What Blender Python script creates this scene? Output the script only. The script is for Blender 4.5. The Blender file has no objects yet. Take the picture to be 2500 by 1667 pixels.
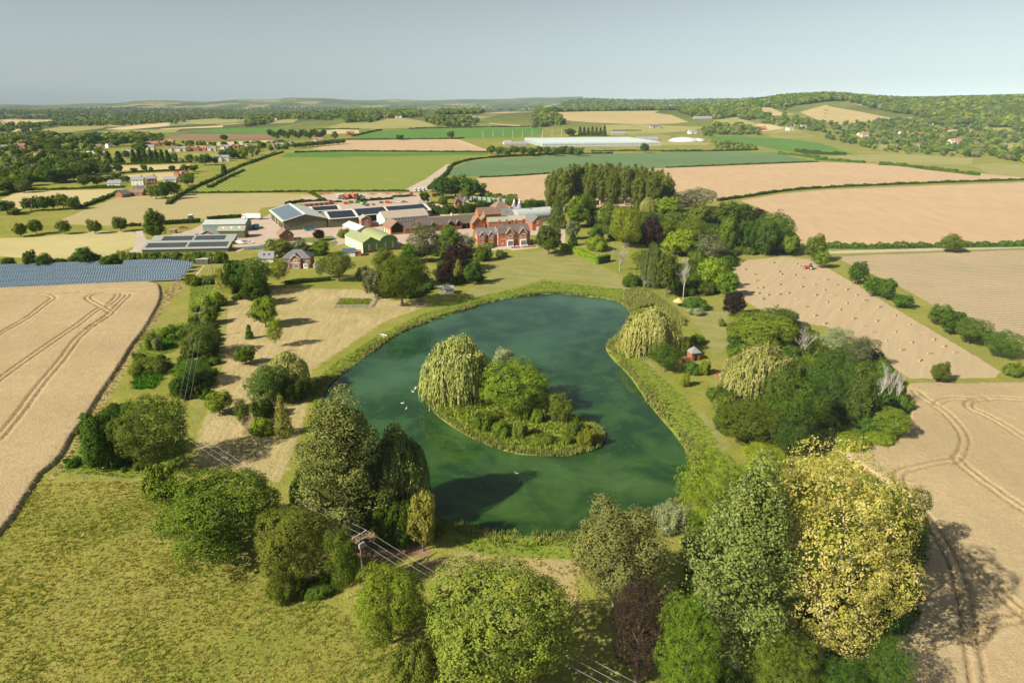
import bpy, math, random
import numpy as np
from mathutils import Vector, Matrix, geometry

S = bpy.context.scene
COL = S.collection
R = math.radians

# ------------------------------------------------------------------ camera, sky, sun, exposure
cam_data = bpy.data.cameras.new('camera')
cam_data.sensor_width = 36.0
cam_data.lens = 24.0
cam_data.clip_start = 1.0
cam_data.clip_end = 40000.0
cam = bpy.data.objects.new('camera', cam_data)
COL.objects.link(cam)
cam.location = (0, 0, 75)
cam.rotation_euler = (R(90 - 19.2916), 0, 0)
S.camera = cam

SUN_ELEV = R(36)
SUN_AZ = math.atan2(-0.85, -0.53)            # clockwise from +Y: low left, behind the viewer
world = bpy.data.worlds.new('World')
S.world = world
world.use_nodes = True
wt = world.node_tree
wt.nodes.clear()
sky = wt.nodes.new('ShaderNodeTexSky')
sky.sky_type = 'NISHITA'
sky.sun_disc = False
sky.sun_elevation = SUN_ELEV
sky.sun_rotation = SUN_AZ % (2 * math.pi)
sky.air_density = 0.7
sky.dust_density = 0.25
sky.ozone_density = 2.0
hsv = wt.nodes.new('ShaderNodeHueSaturation')
hsv.inputs['Saturation'].default_value = 0.30
bgn = wt.nodes.new('ShaderNodeBackground')
bgn.inputs['Strength'].default_value = 0.057
wo = wt.nodes.new('ShaderNodeOutputWorld')
wt.links.new(sky.outputs[0], hsv.inputs['Color'])
hz = wt.nodes.new('ShaderNodeMix')                      # even colour tint multiplied over the whole sky
hz.data_type = 'RGBA'
hz.blend_type = 'MULTIPLY'
hz.inputs[0].default_value = 1.0
hz.inputs[7].default_value = (0.945, 1.02, 0.975, 1)
wt.links.new(hsv.outputs[0], hz.inputs[6])
wt.links.new(hz.outputs[2], bgn.inputs[0])
wt.links.new(bgn.outputs[0], wo.inputs[0])

sun_data = bpy.data.lights.new('sun', 'SUN')
sun_data.energy = 5.0
sun_data.angle = R(0.5)
sun_data.color = (1.0, 0.91, 0.74)
sun = bpy.data.objects.new('sun', sun_data)
COL.objects.link(sun)
sd = Vector((0.85, 0.53, 0)).normalized() * math.cos(SUN_ELEV) + Vector((0, 0, -math.sin(SUN_ELEV)))
sun.rotation_euler = sd.to_track_quat('-Z', 'Y').to_euler()
sun.location = (-300, -200, 300)

S.view_settings.view_transform = 'Standard'
S.view_settings.look = 'None'
S.view_settings.gamma = 1
S.view_settings.use_curve_mapping = False
S.view_settings.exposure = 0.70
S.cycles.max_bounces = 6
S.cycles.diffuse_bounces = 1
S.cycles.glossy_bounces = 2
S.cycles.transmission_bounces = 3
S.cycles.volume_bounces = 0
S.cycles.transparent_max_bounces = 6
S.cycles.use_denoising = True

HAZE_DENSITY = 0.000045

# ------------------------------------------------------------------ the lie of the land
_AZ = [(-176, 0), (400, 2), (560, 10), (700, 22), (800, 32), (1000, 38), (1280, 45), (1560, 50), (1700, 62), (1800, 84), (1900, 92), (2000, 84), (2100, 78), (2200, 82), (2352, 86), (3200, 84)]
RIDGE_AZ = [(a - 1176) / 1661.0 for a, _ in _AZ]
RIDGE_H = [b for _, b in _AZ]
_A2 = [(1100, 0), (1260, 40), (1340, 88), (1450, 84), (1600, 92), (1700, 90), (1850, 110), (2400, 118)]
RIDGE2_AZ = [(a - 1176) / 1661.0 for a, _ in _A2]
RIDGE2_H = [b for _, b in _A2]
_A3 = [(-400, 35), (0, 30), (180, 40), (260, 52), (310, 80), (400, 92), (470, 84), (520, 96), (600, 116), (660, 128), (760, 116), (850, 98), (950, 110), (1100, 108), (1300, 116), (1700, 118), (2600, 120)]
FAR_AZ = [(a - 1176) / 1661.0 for a, _ in _A3]
FAR_H = [b for _, b in _A3]


def smooth(a, b, t):
    t = np.clip((t - a) / (b - a), 0, 1)
    return t * t * (3 - 2 * t)


def terrain(x, y):
    """height of the land in metres: flat round the estate, a ridge behind it, hills far off"""
    x = np.asarray(x, float); y = np.asarray(y, float)
    d = np.hypot(x, y)
    az = x / np.maximum(y, 1.0)
    z = np.interp(az, RIDGE_AZ, RIDGE_H) * smooth(1500, 2500, d) * (1 - smooth(2750, 3900, d))
    z = z + 7 * np.sin(x / 330 + 1) * np.sin(y / 270 + .4) * smooth(1000, 1700, d)
    z = z + np.interp(az, RIDGE2_AZ, RIDGE2_H) * smooth(3800, 5600, d) * (1 - .5 * smooth(5800, 7000, d))
    z = z + (np.interp(az, FAR_AZ, FAR_H) + 9 * np.sin(az * 41) * np.sin(az * 17)) * smooth(7000, 10500, d) * (1 - .5 * smooth(5600, 7000, d) * (az > .1))
    return z

# ------------------------------------------------------------------ survey of the place, in metres
TREES = [
('round', 'mid', -51.0,102.3,10.42,14.81,292, 'broad round green tree at the meadow edge beside the leaning wires', None, None),
('round', 'olive', -35.2,93.2,6.23,13.68,188, 'ivy-fringed bushy tree leaning over the meadow, left of the bare-soil bank', None, None),
('birch', 'mid', -26.3,89.7,2.67,13.09,83, 'slim upright young tree just left of the near power pole', None, None),
('round', 'midlight', -17.7,80.2,5.27,12.65,179, 'dense dome-shaped green tree below the near power pole', None, None),
('round', 'olive', -1.3,69.3,9.82,20.22,377, 'largest spreading oak at the bottom middle edge', None, None),
('poplar', 'poplar', -30.4,107.9,9.32,28.62,255, 'tall grey-green poplar with flared pale trunk on the left bank', None, None),
('willow', 'willowdark', -21.5,112.3,5.98,18.5,156, 'dark weeping willow with golden tips behind the tall left poplar', None, None),
('shrub', 'dark', -37.8,112.2,4.44,10.71,115, 'dark green bush at the foot of the left poplar', None, None),
('shrub', 'dark', -21.2,104.4,4.07,9.52,112, 'dark leafy bush under the weeping willow on the left bank', None, None),
('round', 'golden2', -15.7,102.1,2.62,12.35,73, 'golden-tipped evergreen shrub by the shaded water edge', None, None),
('birch', 'birch', 16.0,87.9,6.93,19.0,221, 'grey-green birch with white limbs at the near shore', None, None),
('round', 'copper', 16.8,72.3,4.45,17.18,165, 'copper-purple beech at the bottom right of middle', None, None),
('round', 'bright', 21.8,66.9,3.97,18.65,156, 'bright green maple right of the purple beech at the bottom', None, None),
('poplar', 'poplar2', 30.8,74.2,8.21,34.85,308, 'giant silvery-green poplar left of the golden tree', None, None),
('round', 'golden', 42.8,74.6,8.9,35.19,333, 'tall golden-yellow leaved tree at the wheat edge', None, None),
('round', 'lime', 35.8,104.4,6.32,18.17,175, 'lime green tree behind the silvery poplar by the shore', None, None),
('round', 'lime', 47.5,113.6,4.13,13.81,106, 'lime green tree between silvery poplar and golden tree', None, None),
('shrub', 'pale', 29.2,108.5,3.5,5.37,92, 'pale silver shrub on the near right shore', None, None),
('round', 'dark', 63.0,97.5,6.36,16.03,186, 'dark green tree behind the right side of the golden tree', None, None),
('round', 'middark', 47.4,68.0,3.18,12.18,122, 'dark green tree at the foot of the golden tree, wheat side', None, None),
('round', 'mid', 34.3,67.0,4.51,13.11,175, 'mid green tree at the bottom edge below the silvery poplar', None, None),
('round', 'middark', 40.6,65.6,3.52,10.1,138, 'shaded tree at the bottom edge below the golden tree', None, None),
('shrub', 'olive', -13.4,71.7,3.2,7.71,117, 'pale bramble mass left of the bottom oak', 'brambles', 'bramble_bush'),
('shrub', 'mid', -70.7,120.0,3.05,7.4,74, 'bramble bush beside the fence corner at the meadow top', None, 'bramble_bush'),
('shrub', 'mid', -36.4,90.1,3.06,3.84,94, 'ivy undergrowth at the meadow foot of the bushy tree', None, 'bramble_bush'),
('shrub', 'middark', -31.1,91.3,2.68,1.93,81, 'low bramble clump between the bushy tree and slim tree', None, 'bramble_bush'),
('willow', 'willow', -14.5,167.7,8.61,17.74,159, 'weeping willow on the left of the island', None, None),
('round', 'midlight', 0.6,161.5,9.04,12.59,172, 'round fresh green tree in the middle of the island', None, None),
('birch', 'pale', -2.7,185.0,3.41,8.64,57, 'thin pale birch behind the island trees', None, None),
('birch', 'mid', 12.2,151.5,3.08,8.67,62, 'small slender tree at the right of the island', None, None),
('shrub', 'mid', -7.0,149.9,3.04,4.48,61, 'greenish bush left of middle on the island', None, None),
('shrub', 'midlight', -2.5,146.0,2.31,4.33,48, 'round bush low in the middle of the island', None, None),
('shrub', 'bright', 3.3,155.0,2.0,3.22,39, 'bright bush below the round island tree, left', None, None),
('shrub', 'bright', 6.6,153.3,1.89,3.9,37, 'bright bush below the round island tree, right', None, None),
('shrub', 'greyolive', 10.8,153.9,1.73,5.24,34, 'grey dead-twig bush beside the slender island tree', None, None),
('shrub', 'mid', 7.2,142.8,2.92,2.12,61, 'bush near the bare patch on the island shore', None, None),
('shrub', 'olive', 2.1,145.0,1.97,4.89,41, 'olive bush in the middle of the island shore', None, None),
('shrub', 'mid', 15.2,146.6,2.15,4.44,44, 'bush at the right end of the island, back', None, None),
('shrub', 'limeolive', 17.8,141.9,2.58,4.46,54, 'bush at the right tip of the island', None, None),
('shrub', 'mid', 13.0,141.5,1.29,3.07,27, 'small bush at the right end of the island, front', None, None),
('shrub', 'olive', -5.1,154.3,3.12,2.25,61, 'brownish bush at the island centre', None, None),
('round', 'darkolive', -76.0,129.9,7.27,17.44,168, 'large dark olive round tree left of the wire pole', None, None),
('shrub', 'middark', -88.5,133.4,5.45,12.37,122, 'dark ivy mound left of the large dark olive tree', None, None),
('round', 'middark', -89.4,177.0,5.44,7.26,95, 'hawthorn under the wires beside the small reed hollow', None, None),
('round', 'middark', -88.4,167.6,2.5,6.66,46, 'lower hawthorn under the wires near the pole line', None, None),
('round', 'darkolive', -96.8,200.2,5.84,11.04,92, 'round hawthorn under the wires beside the upper hollow', None, None),
('shrub', 'lime', -116.5,257.1,5.3,5.71,66, 'yellow-green bush under the wires by the golden hedge', None, None),
('shrub', 'mid', -108.6,233.4,3.36,6.37,46, 'ivy-clad scrub under the wires north of the hawthorns', None, None),
('shrub', 'olive', -115.8,206.8,2.12,6.11,32, 'grey-green willow scrub at the edge of the upper hollow', None, None),
('shrub', 'pale', -113.4,205.6,1.78,4.91,27, 'small silvery sallow bush in the upper hollow', None, None),
('shrub', 'mid', -115.5,219.2,4.95,3.57,71, 'scrub along the far rim of the upper hollow', None, None),
('shrub', 'olive', -107.2,187.8,5.55,4.0,92, 'grey-green scrub along the far rim of the lower hollow', None, None),
('shrub', 'mid', -138.6,289.6,4.85,4.24,54, 'bramble patch near the solar array corner', None, None),
('shrub', 'mid', -132.6,291.8,3.97,3.76,44, 'bramble patch under the wires near the golden hedge', None, None),
('round', 'dark', -114.8,276.5,5.78,14.09,68, 'dark tree at the left of the clump by the golden hedge', None, None),
('round', 'middark', -106.4,274.6,8.18,14.98,97, 'largest tree of the clump by the golden hedge', None, None),
('round', 'dark', -100.2,258.2,5.3,10.63,66, 'front dark tree of the clump by the golden hedge', None, None),
('round', 'midlight', -87.1,230.0,5.14,11.4,71, 'round glossy green tree alone on the hay lawn', None, None),
('birch', 'lime', -76.6,208.6,2.8,10.25,43, 'slender pale young tree on the hay lawn', None, None),
('cone', 'middark', -88.2,217.1,1.47,4.95,21, 'tiny fir on the hay lawn', None, None),
('round', 'mid', -80.8,193.5,3.05,5.56,49, 'small round tree on the hay lawn, by the yellow path', None, None),
('round', 'midlight', -74.6,158.4,3.36,6.27,65, 'small round tree on the lawn near the wire pole', None, None),
('willow', 'willow', -61.2,172.8,6.16,11.35,111, 'weeping willow on the left shore behind dark bushes', None, None),
('round', 'middark', -64.2,165.3,5.21,10.07,97, 'dark round tree merged with the left shore willow', None, None),
('shrub', 'dark', -58.3,167.3,4.17,6.08,77, 'dark bush under the left shore willow', None, None),
('birch', 'darkolive', -65.2,150.0,2.02,7.92,41, 'thin dark small-leaved tree with bare soil below', None, None),
('cone', 'golden2', -54.4,146.6,2.22,10.75,46, 'golden conifer left of the tall poplar', None, None),
('shrub', 'lime', -59.9,146.9,2.65,4.63,54, 'yellow-green shrub beside the golden conifer', None, None),
('shrub', 'dark', -62.7,156.4,3.24,5.59,63, 'dark spreading yew behind the golden conifer', None, None),
('birch', 'lime', -102.1,291.1,5.16,11.29,58, 'light yellow-green tree left of the detached brick house', None, None),
('round', 'olive', -119.7,345.9,6.96,9.52,66, 'olive tree behind the grey-roofed garage', None, None),
('round', 'pale', -112.4,357.9,4.33,7.15,40, 'grey-green tree behind the detached brick house', None, None),
('round', 'bright', -99.1,349.2,5.22,8.04,49, 'bright green round tree behind the detached house, yard side', None, None),
('round', 'copper', -110.7,389.8,3.6,6.56,31, 'small copper-purple tree in the farmyard', None, None),
('shrub', 'midlight', -98.7,399.9,4.3,5.34,36, 'shrub beside the white-roofed shed', None, None),
('birch', 'olive', -85.9,299.6,2.81,10.13,31, 'pale-stemmed tree right of the detached house', None, None),
('round', 'darkolive', -76.8,294.8,7.06,13.54,78, 'big olive tree right of the detached house', None, None),
('round', 'mid', -42.8,256.5,9.67,21.09,122, 'massive oak between the hay lawn and the manor garden', None, None),
('round', 'greyolive', -55.7,267.7,5.34,12.83,65, 'greyish tree on the left flank of the massive oak', None, None),
('round', 'olive', -58.7,308.4,6.4,11.81,68, 'olive tree behind the massive oak', None, None),
('shrub', 'greyolive', -66.8,298.3,3.43,6.04,37, 'low grey shrub left of the massive oak', None, None),
('birch', 'greyolive', -42.2,333.0,8.27,19.34,82, 'white-stemmed birch left of the manor', None, None),
('round', 'midlight', -32.9,354.3,6.88,14.98,64, 'green tree in front of the stable range', None, None),
('round', 'copper', -25.8,315.1,6.85,13.38,71, 'largest copper beech beside the manor lawn', None, None),
('round', 'copper', -29.0,287.2,4.02,10.49,46, 'lower copper beech beside the summerhouse', None, None),
('cone', 'golden2', -23.6,294.8,3.07,10.14,34, 'golden conifer between the copper beeches', None, None),
('shrub', 'pale', -17.0,309.6,2.2,5.99,23, 'silver-leaved shrub at the manor lawn edge', None, None),
('shrub', 'dark', -14.1,336.8,4.2,7.87,41, 'dark evergreen shrub left of the manor terrace', None, None),
('birch', 'pale', -23.6,356.8,5.01,9.91,46, 'pale feathery willow left of the manor front', None, None),
('round', 'middark', -48.8,332.6,5.78,9.76,57, 'dark tree left of the white-stemmed birch', None, None),
('round', 'dark', -16.9,290.5,4.22,9.9,47, 'dark tree behind the silver-leaved shrub', None, None),
('round', 'middark', -43.5,286.3,5.8,14.65,66, 'shaded tree between the massive oak and the summerhouse', None, None),
('shrub', 'darkolive', -5.7,344.2,3.18,4.1,30, 'rounded mixed shrub on the lawn before the manor', None, None),
('shrub', 'olive', -12.5,370.9,3.61,2.6,32, 'low shrubs against the manor left wing', None, None),
('round', 'darkolive', 19.1,351.6,7.39,15.63,70, 'domed evergreen oak on the lawn right of the manor', None, None),
('round', 'dark', -68.4,542.6,4.01,9.17,25, 'dark round tree behind the long solar roof', None, None),
('shrub', 'mid', -53.6,537.5,4.55,6.08,29, 'green bush beside the small gabled cottage', None, None),
('round', 'olive', -37.7,551.2,5.53,8.95,34, 'olive tree behind the small gabled cottage', None, None),
('round', 'middark', -57.3,572.6,10.49,17.71,62, 'left tree of the dark clump behind the farmyard', None, None),
('round', 'middark', -47.3,579.5,10.37,18.41,61, 'middle tree of the dark clump behind the farmyard', None, None),
('round', 'middark', -34.9,572.6,9.09,17.26,54, 'right tree of the dark clump behind the farmyard', None, None),
('round', 'olive', -26.3,592.6,4.83,10.95,28, 'small olive tree right of the dark clump', None, None),
('poplartall', 'poplard', 28.7,503.4,5.5,28.5,37, None, 'poplar row behind the manor', None),
('poplartall', 'poplard', 35.9,520.4,5.68,29.4,37, None, 'poplar row behind the manor', None),
('poplartall', 'poplard', 43.9,535.5,5.83,30.2,37, None, 'poplar row behind the manor', None),
('poplartall', 'poplard', 49.7,541.7,5.9,30.53,37, None, 'poplar row behind the manor', None),
('poplartall', 'poplard', 57.0,544.9,5.93,30.69,37, None, 'poplar row behind the manor', None),
('poplartall', 'poplard', 63.7,541.7,5.9,30.53,37, None, 'poplar row behind the manor', None),
('poplartall', 'poplard', 68.3,535.5,5.83,30.19,37, None, 'poplar row behind the manor', None),
('poplartall', 'poplard', 76.0,548.1,5.96,30.86,37, None, 'poplar row behind the manor', None),
('poplartall', 'poplard', 82.7,544.9,5.93,30.69,37, None, 'poplar row behind the manor', None),
('poplartall', 'poplard', 86.9,532.4,5.8,30.03,37, None, 'poplar row behind the manor', None),
('poplartall', 'poplard', 94.4,535.5,5.83,30.19,37, None, 'poplar row behind the manor', None),
('poplartall', 'poplard', 98.9,526.4,5.74,29.71,37, None, 'poplar row behind the manor', None),
('poplartall', 'poplard', 103.7,520.5,5.68,29.4,37, None, 'poplar row behind the manor', None),
('poplartall', 'poplard', 107.9,511.8,5.59,28.94,37, None, 'poplar row behind the manor', None),
('poplartall', 'poplard', 109.7,492.7,5.39,27.92,37, None, 'poplar row behind the manor', None),
('poplartall', 'poplard', 37.7,498.0,5.44,29.02,37, None, 'front poplars of the row', None),
('poplartall', 'poplard', 56.1,503.4,5.5,29.31,37, None, 'front poplars of the row', None),
('poplartall', 'poplard', 73.4,503.4,5.5,29.31,37, None, 'front poplars of the row', None),
('poplartall', 'poplard', 89.5,487.5,5.33,28.44,37, None, 'front poplars of the row', None),
('poplartall', 'poplard', 98.8,482.4,5.28,28.16,37, None, 'front poplars of the row', None),
('cone', 'darkolive', 28.5,430.9,6.11,21.28,48, 'tall dark column-shaped tree beside the hangar', None, None),
('round', 'bright', 42.3,433.8,8.44,20.43,65, 'vivid green tree below the poplar row', None, None),
('cone', 'dark', 51.3,436.6,4.2,17.93,32, 'dark conifer right of the vivid green tree', None, None),
('round', 'mid', 60.3,424.4,7.54,17.35,60, 'rounded green tree below the poplars, left end of the wood', None, None),
('round', 'limeolive', 61.6,369.5,8.68,22.26,78, 'large yellow-olive tree in the manor wood', None, None),
('round', 'copper', 75.7,370.0,6.17,18.06,55, 'copper beech in the middle of the manor wood', None, None),
('willow', 'willow', 93.7,474.4,6.24,13.35,44, 'pale weeping willow at the back of the manor wood', None, None),
('round', 'lime', 105.8,474.6,9.6,14.21,68, 'yellow-green tree at the back of the manor wood', None, None),
('round', 'olive', 103.1,441.7,5.39,7.77,41, 'small buff-green tree in the manor wood', None, None),
('round', 'bright', 89.8,388.8,4.97,12.34,43, 'fresh green tree right of the copper beech in the wood', None, None),
('round', 'lime', 85.8,347.6,7.33,13.95,70, 'bright yellow-green round tree at the front of the manor wood', None, None),
('round', 'mid', 98.8,372.7,8.97,15.63,80, 'broad mid green tree in the manor wood', None, None),
('round', 'greyolive', 135.0,506.9,13.78,16.57,92, 'greyish tree at the back of the wood near the field road', None, None),
('round', 'olive', 117.6,430.0,9.61,15.64,75, 'olive tree below the greyish tree in the wood', None, None),
('round', 'greyolive', 120.6,536.5,9.71,12.64,61, 'grey-green tree beside the right end of the poplars', None, None),
('round', 'mid', 134.8,429.3,7.84,17.53,61, 'green tree in the right half of the manor wood', None, None),
('round', 'midlight', 114.0,356.9,6.76,19.72,63, 'tall green tree with light top in the right half of the wood', None, None),
('round', 'dark', 149.9,446.0,8.14,13.44,61, 'dark tree at the back right of the manor wood', None, None),
('round', 'copper', 165.7,460.7,4.67,8.35,34, 'small copper tree at the back right of the wood', None, None),
('round', 'dark', 125.1,355.3,6.56,18.51,61, 'dark shaded tree at the right front of the wood', None, None),
('round', 'darkblue', 130.8,348.4,5.9,18.2,56, 'blue-green dark tree at the right front of the wood', None, None),
('round', 'middark', 138.9,356.7,8.57,22.66,80, 'large dark green tree at the right end of the wood', None, None),
('round', 'midlight', 143.8,351.3,6.25,11.5,59, 'smaller bright tree at the right tip of the wood', None, None),
('birch', 'greyolive', 98.3,331.5,7.52,14.03,75, 'feathery grey tree in the front of the manor wood', None, None),
('round', 'lime', 84.9,280.8,6.16,14.27,71, 'yellow-green tree above the bale field', None, None),
('round', 'bright', 87.8,270.0,4.68,10.87,56, 'fresh green tree overhanging the bale field', None, None),
('willow', 'willowdark', 60.2,286.1,5.95,18.33,68, 'drooping olive tree by the small boathouse', None, None),
('round', 'darkolive', 62.9,269.1,4.92,19.48,60, 'tall olive tree left of the dead white tree', None, None),
('dead', 'white', 68.9,265.1,4.72,18.07,58, 'dead white tree by the far right shore', None, None),
('dead', 'grey', 50.7,314.9,4.89,13.57,51, 'bare pale tree on the lawn by the clipped hedge', None, None),
('birch', 'limeolive', 61.6,323.0,5.19,8.51,53, 'small yellow-olive tree beside the bare pale tree', None, None),
('shrub', 'dark', 51.7,285.2,4.03,6.0,46, 'dark laurel bush by the shore boathouse', None, None),
('round', 'copper', 82.0,242.4,4.45,9.16,59, 'purple plum tree at the bale field corner', None, None),
('shrub', 'middark', 70.4,252.5,4.95,4.64,63, 'mixed shrub bed right of the thatched parasol', None, None),
('shrub', 'pale', 69.1,244.8,3.54,2.6,46, 'low white-variegated shrub on the right garden lawn', None, None),
('shrub', 'olive', 75.4,223.7,1.32,3.53,19, 'small grey-green bush on the right garden lawn edge', None, None),
('shrub', 'olive', 74.2,230.8,1.28,3.09,18, 'tiny round bush on the right garden lawn', None, None),
('round', 'pale', 34.9,393.2,4.62,11.23,39, 'pale cream-flowered tree right of the evergreen oak', None, None),
('cone', 'dark', 33.7,375.5,3.09,6.77,27, 'clipped dark yew beside the clipped hedge', None, None),
('shrub', 'lime', 45.5,362.5,5.78,8.29,53, 'yellow-green shrub inside the clipped hedge', None, None),
('round', 'middark', 48.1,385.4,5.33,9.29,46, 'dark tree behind the yellow-green shrub near the clipped hedge', None, None),
('willow', 'willow', 43.3,203.6,8.86,14.73,138, 'big weeping willow on the right shore promontory', None, None),
('round', 'dark', 44.9,187.2,4.59,9.22,77, 'dark dense tree below the right shore willow', None, None),
('round', 'mid', 54.2,200.4,2.39,5.67,37, 'green tree beside the little brick pavilion', None, None),
('shrub', 'lime', 56.2,185.4,2.13,4.63,36, 'yellow-green bush below the little brick pavilion', None, None),
('shrub', 'middark', 52.4,185.5,2.13,4.15,36, 'green bush left of the yellow-green bush by the pavilion', None, None),
('shrub', 'limeolive', 48.4,176.5,1.65,4.32,29, 'small yellowish bush beside the shore path', None, None),
('shrub', 'midlight', 61.2,212.5,2.18,3.42,32, 'low leafy bush above the little brick pavilion', None, None),
('round', 'mid', 88.2,220.1,7.06,10.26,102, 'round green tree at the back of the east thicket', None, None),
('round', 'midlight', 80.8,208.3,10.53,10.89,160, 'broad bright green tree at the top of the east thicket', None, None),
('willow', 'willow', 66.5,171.2,9.29,13.98,168, 'broad pale weeping willow in the east thicket', None, None),
('round', 'dark', 65.3,144.1,7.24,17.99,153, 'dark oak at the heart of the east thicket', None, None),
('round', 'darkblue', 80.0,158.0,5.41,17.73,105, 'tall very dark tree behind the east thicket oak', None, None),
('round', 'darkolive', 83.2,148.5,3.56,16.22,73, 'brown-olive tree left of the dead white stems', None, None),
('round', 'mid', 54.9,143.2,7.27,9.5,153, 'mid green tree at the near left of the east thicket', None, None),
('round', 'darkblue', 63.0,136.7,4.12,8.49,90, 'bluish green tree at the near end of the east thicket', None, None),
('round', 'midlight', 89.0,144.5,4.24,7.74,88, 'bright round tree at the wheat edge of the east thicket', None, None),
('shrub', 'lime', 78.2,139.6,3.66,3.93,78, 'low bramble bank at the wheat edge, left part', None, 'bramble_bush'),
('shrub', 'lime', 85.4,142.3,3.72,2.75,78, 'low bramble bank at the wheat edge, right part', None, 'bramble_bush'),
('dead', 'grey', 90.5,197.8,3.42,11.56,54, 'bare pale tree between the bright tree and the bale field', None, None),
('birch', 'pale', 101.7,202.8,4.93,8.15,77, 'sparse grey birch above the dark east thicket', None, None),
('birch', 'greyolive', 104.0,191.4,5.1,9.07,83, 'half-bare leaning tree at the bale field edge', None, None),
('dead', 'white', 94.9,161.5,2.32,13.0,44, 'left of the three dead white stems at the wheat corner', None, None),
('dead', 'white', 97.3,161.5,2.14,12.24,41, 'middle of the three dead white stems at the wheat corner', None, None),
('dead', 'white', 99.0,160.8,2.32,11.01,44, 'right of the three dead white stems at the wheat corner', None, None),
('round', 'greyolive', 97.2,230.7,4.68,5.99,65, 'greyish tree along the bale field hedge', None, None),
('round', 'lime', 87.4,187.8,2.57,5.05,43, 'yellow-green small tree in the east thicket middle', None, None),
('shrub', 'mid', 53.7,166.8,1.94,4.23,36, 'bush beside the shore path, upper', 'bushes along the shore path', None),
('shrub', 'olive', 54.9,160.3,3.13,4.42,60, 'pale bush beside the shore path, lower', None, None),
('round', 'lime', 55.5,133.6,4.6,4.21,102, 'lime tree top below the east thicket, above the golden tree', None, None),
('round', 'middark', 85.0,147.7,3.33,5.63,68, 'shaded small tree under the dead white stems', None, None),
('round', 'middark', 150.2,289.4,4.08,10.67,46, 'tall thin hawthorn at the top of the bale field boundary', None, None),
('round', 'middark', 148.0,270.4,3.89,8.51,47, 'left bush of the pair along the bale field boundary', None, None),
('round', 'middark', 150.3,265.1,3.96,9.25,48, 'right bush of the pair along the bale field boundary', None, None),
('round', 'middark', 150.7,253.8,3.87,5.36,49, 'low bush below the pair on the bale field boundary', None, None),
('round', 'middark', 152.7,232.6,4.09,7.61,56, 'first bush of the dense trio on the bale field boundary', None, None),
('round', 'middark', 151.0,222.6,4.88,8.47,70, 'middle bush of the dense trio on the bale field boundary', None, None),
('round', 'middark', 150.1,212.0,5.51,8.97,82, 'last bush of the dense trio on the bale field boundary', None, None),
('round', 'middark', 151.9,199.0,5.04,8.98,80, 'large lone bush at the right end of the bale field boundary', None, None),
('round', 'mid', 121.4,179.3,2.8,5.89,48, 'small bush at the near end of the bale field', None, None),
('round', 'mid', 150.4,334.3,5.17,13.94,51, 'bigger tree at the far corner of the bale field', None, None),
('round', 'midlight', 148.4,321.2,3.66,8.62,37, 'rounder bush at the far corner of the bale field', None, None),
('shrub', 'mid', 145.9,184.7,2.88,3.96,48, 'bramble clump at the right end of the bale field', None, 'bramble_bush'),
('round', 'mid', 232.6,358.1,5.99,9.4,55, 'lone bush in the hedge between the right wheat fields', None, None),
('poplartall', 'mid', -206.1,392.2,5.76,17.9,49, 'tall oval tree left of the twin solar sheds', None, None),
('round', 'mid', -290.1,401.5,4.1,8.45,34, 'first small tree from the left along the paddock hedge', None, None),
('round', 'mid', -286.6,409.9,4.45,9.16,36, 'second small tree from the left along the paddock hedge', None, None),
('round', 'mid', -269.4,410.0,4.19,8.62,34, 'third small tree along the paddock hedge', None, None),
('round', 'mid', -252.2,411.4,4.2,8.65,34, 'fourth small tree along the paddock hedge', None, None),
('round', 'mid', -240.3,418.7,4.53,9.34,36, 'fifth small tree along the paddock hedge, beside the tall oval tree', None, None),
('round', 'middark', -241.8,322.0,3.34,5.1,34, 'bush at the left end of the row behind the solar array', None, None),
('round', 'middark', -230.8,321.4,3.1,8.64,32, 'upright bush in the row behind the solar array', None, None),
('round', 'middark', -224.6,321.8,4.17,6.82,43, 'wide bush in the row behind the solar array', None, None),
('round', 'middark', -219.2,325.2,3.72,4.0,37, 'low bush in the row behind the solar array', None, None),
('round', 'middark', -213.6,326.5,3.22,4.81,32, 'small bush beside the tallest tree behind the solar array', None, None),
('round', 'middark', -207.6,326.0,5.06,9.35,51, 'tallest tree in the row behind the solar array', None, None),
('round', 'middark', -203.3,327.8,3.06,5.58,31, 'bush right of the tallest tree behind the solar array', None, None),
('round', 'middark', -196.0,326.8,4.75,5.0,48, 'broad bush at the notch of the solar array', None, None),
('shrub', 'olive', -192.5,332.4,3.79,6.18,37, None, 'bushes below the twin solar sheds', None),
('shrub', 'middark', -187.2,332.5,3.79,5.66,37, None, 'bushes below the twin solar sheds', None),
('shrub', 'olive', -181.9,332.6,3.79,5.14,37, None, 'bushes below the twin solar sheds', None),
('shrub', 'middark', -176.4,332.5,3.79,5.73,37, None, 'bushes below the twin solar sheds', None),
('shrub', 'olive', -171.2,332.6,3.79,5.21,37, None, 'bushes below the twin solar sheds', None),
('shrub', 'middark', -165.7,332.5,3.79,5.81,37, None, 'bushes below the twin solar sheds', None),
('shrub', 'olive', -160.4,332.6,3.79,5.28,37, None, 'bushes below the twin solar sheds', None),
('shrub', 'middark', -154.9,332.5,3.79,5.88,37, None, 'bushes below the twin solar sheds', None),
('shrub', 'olive', -149.6,332.6,3.79,5.35,37, None, 'bushes below the twin solar sheds', None),
('shrub', 'middark', -144.2,332.5,3.79,5.95,37, None, 'bushes below the twin solar sheds', None),
('round', 'middark', -351.5,502.6,5.77,10.17,39, 'left tree of the clump by the lane', None, None),
('round', 'middark', -344.0,505.1,5.8,11.08,39, 'second tree of the clump by the lane', None, None),
('round', 'middark', -339.8,510.8,4.61,10.36,30, 'third tree of the clump by the lane', None, None),
('round', 'mid', -332.3,510.4,5.02,12.08,33, 'tallest tree of the clump by the lane', None, None),
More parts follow.
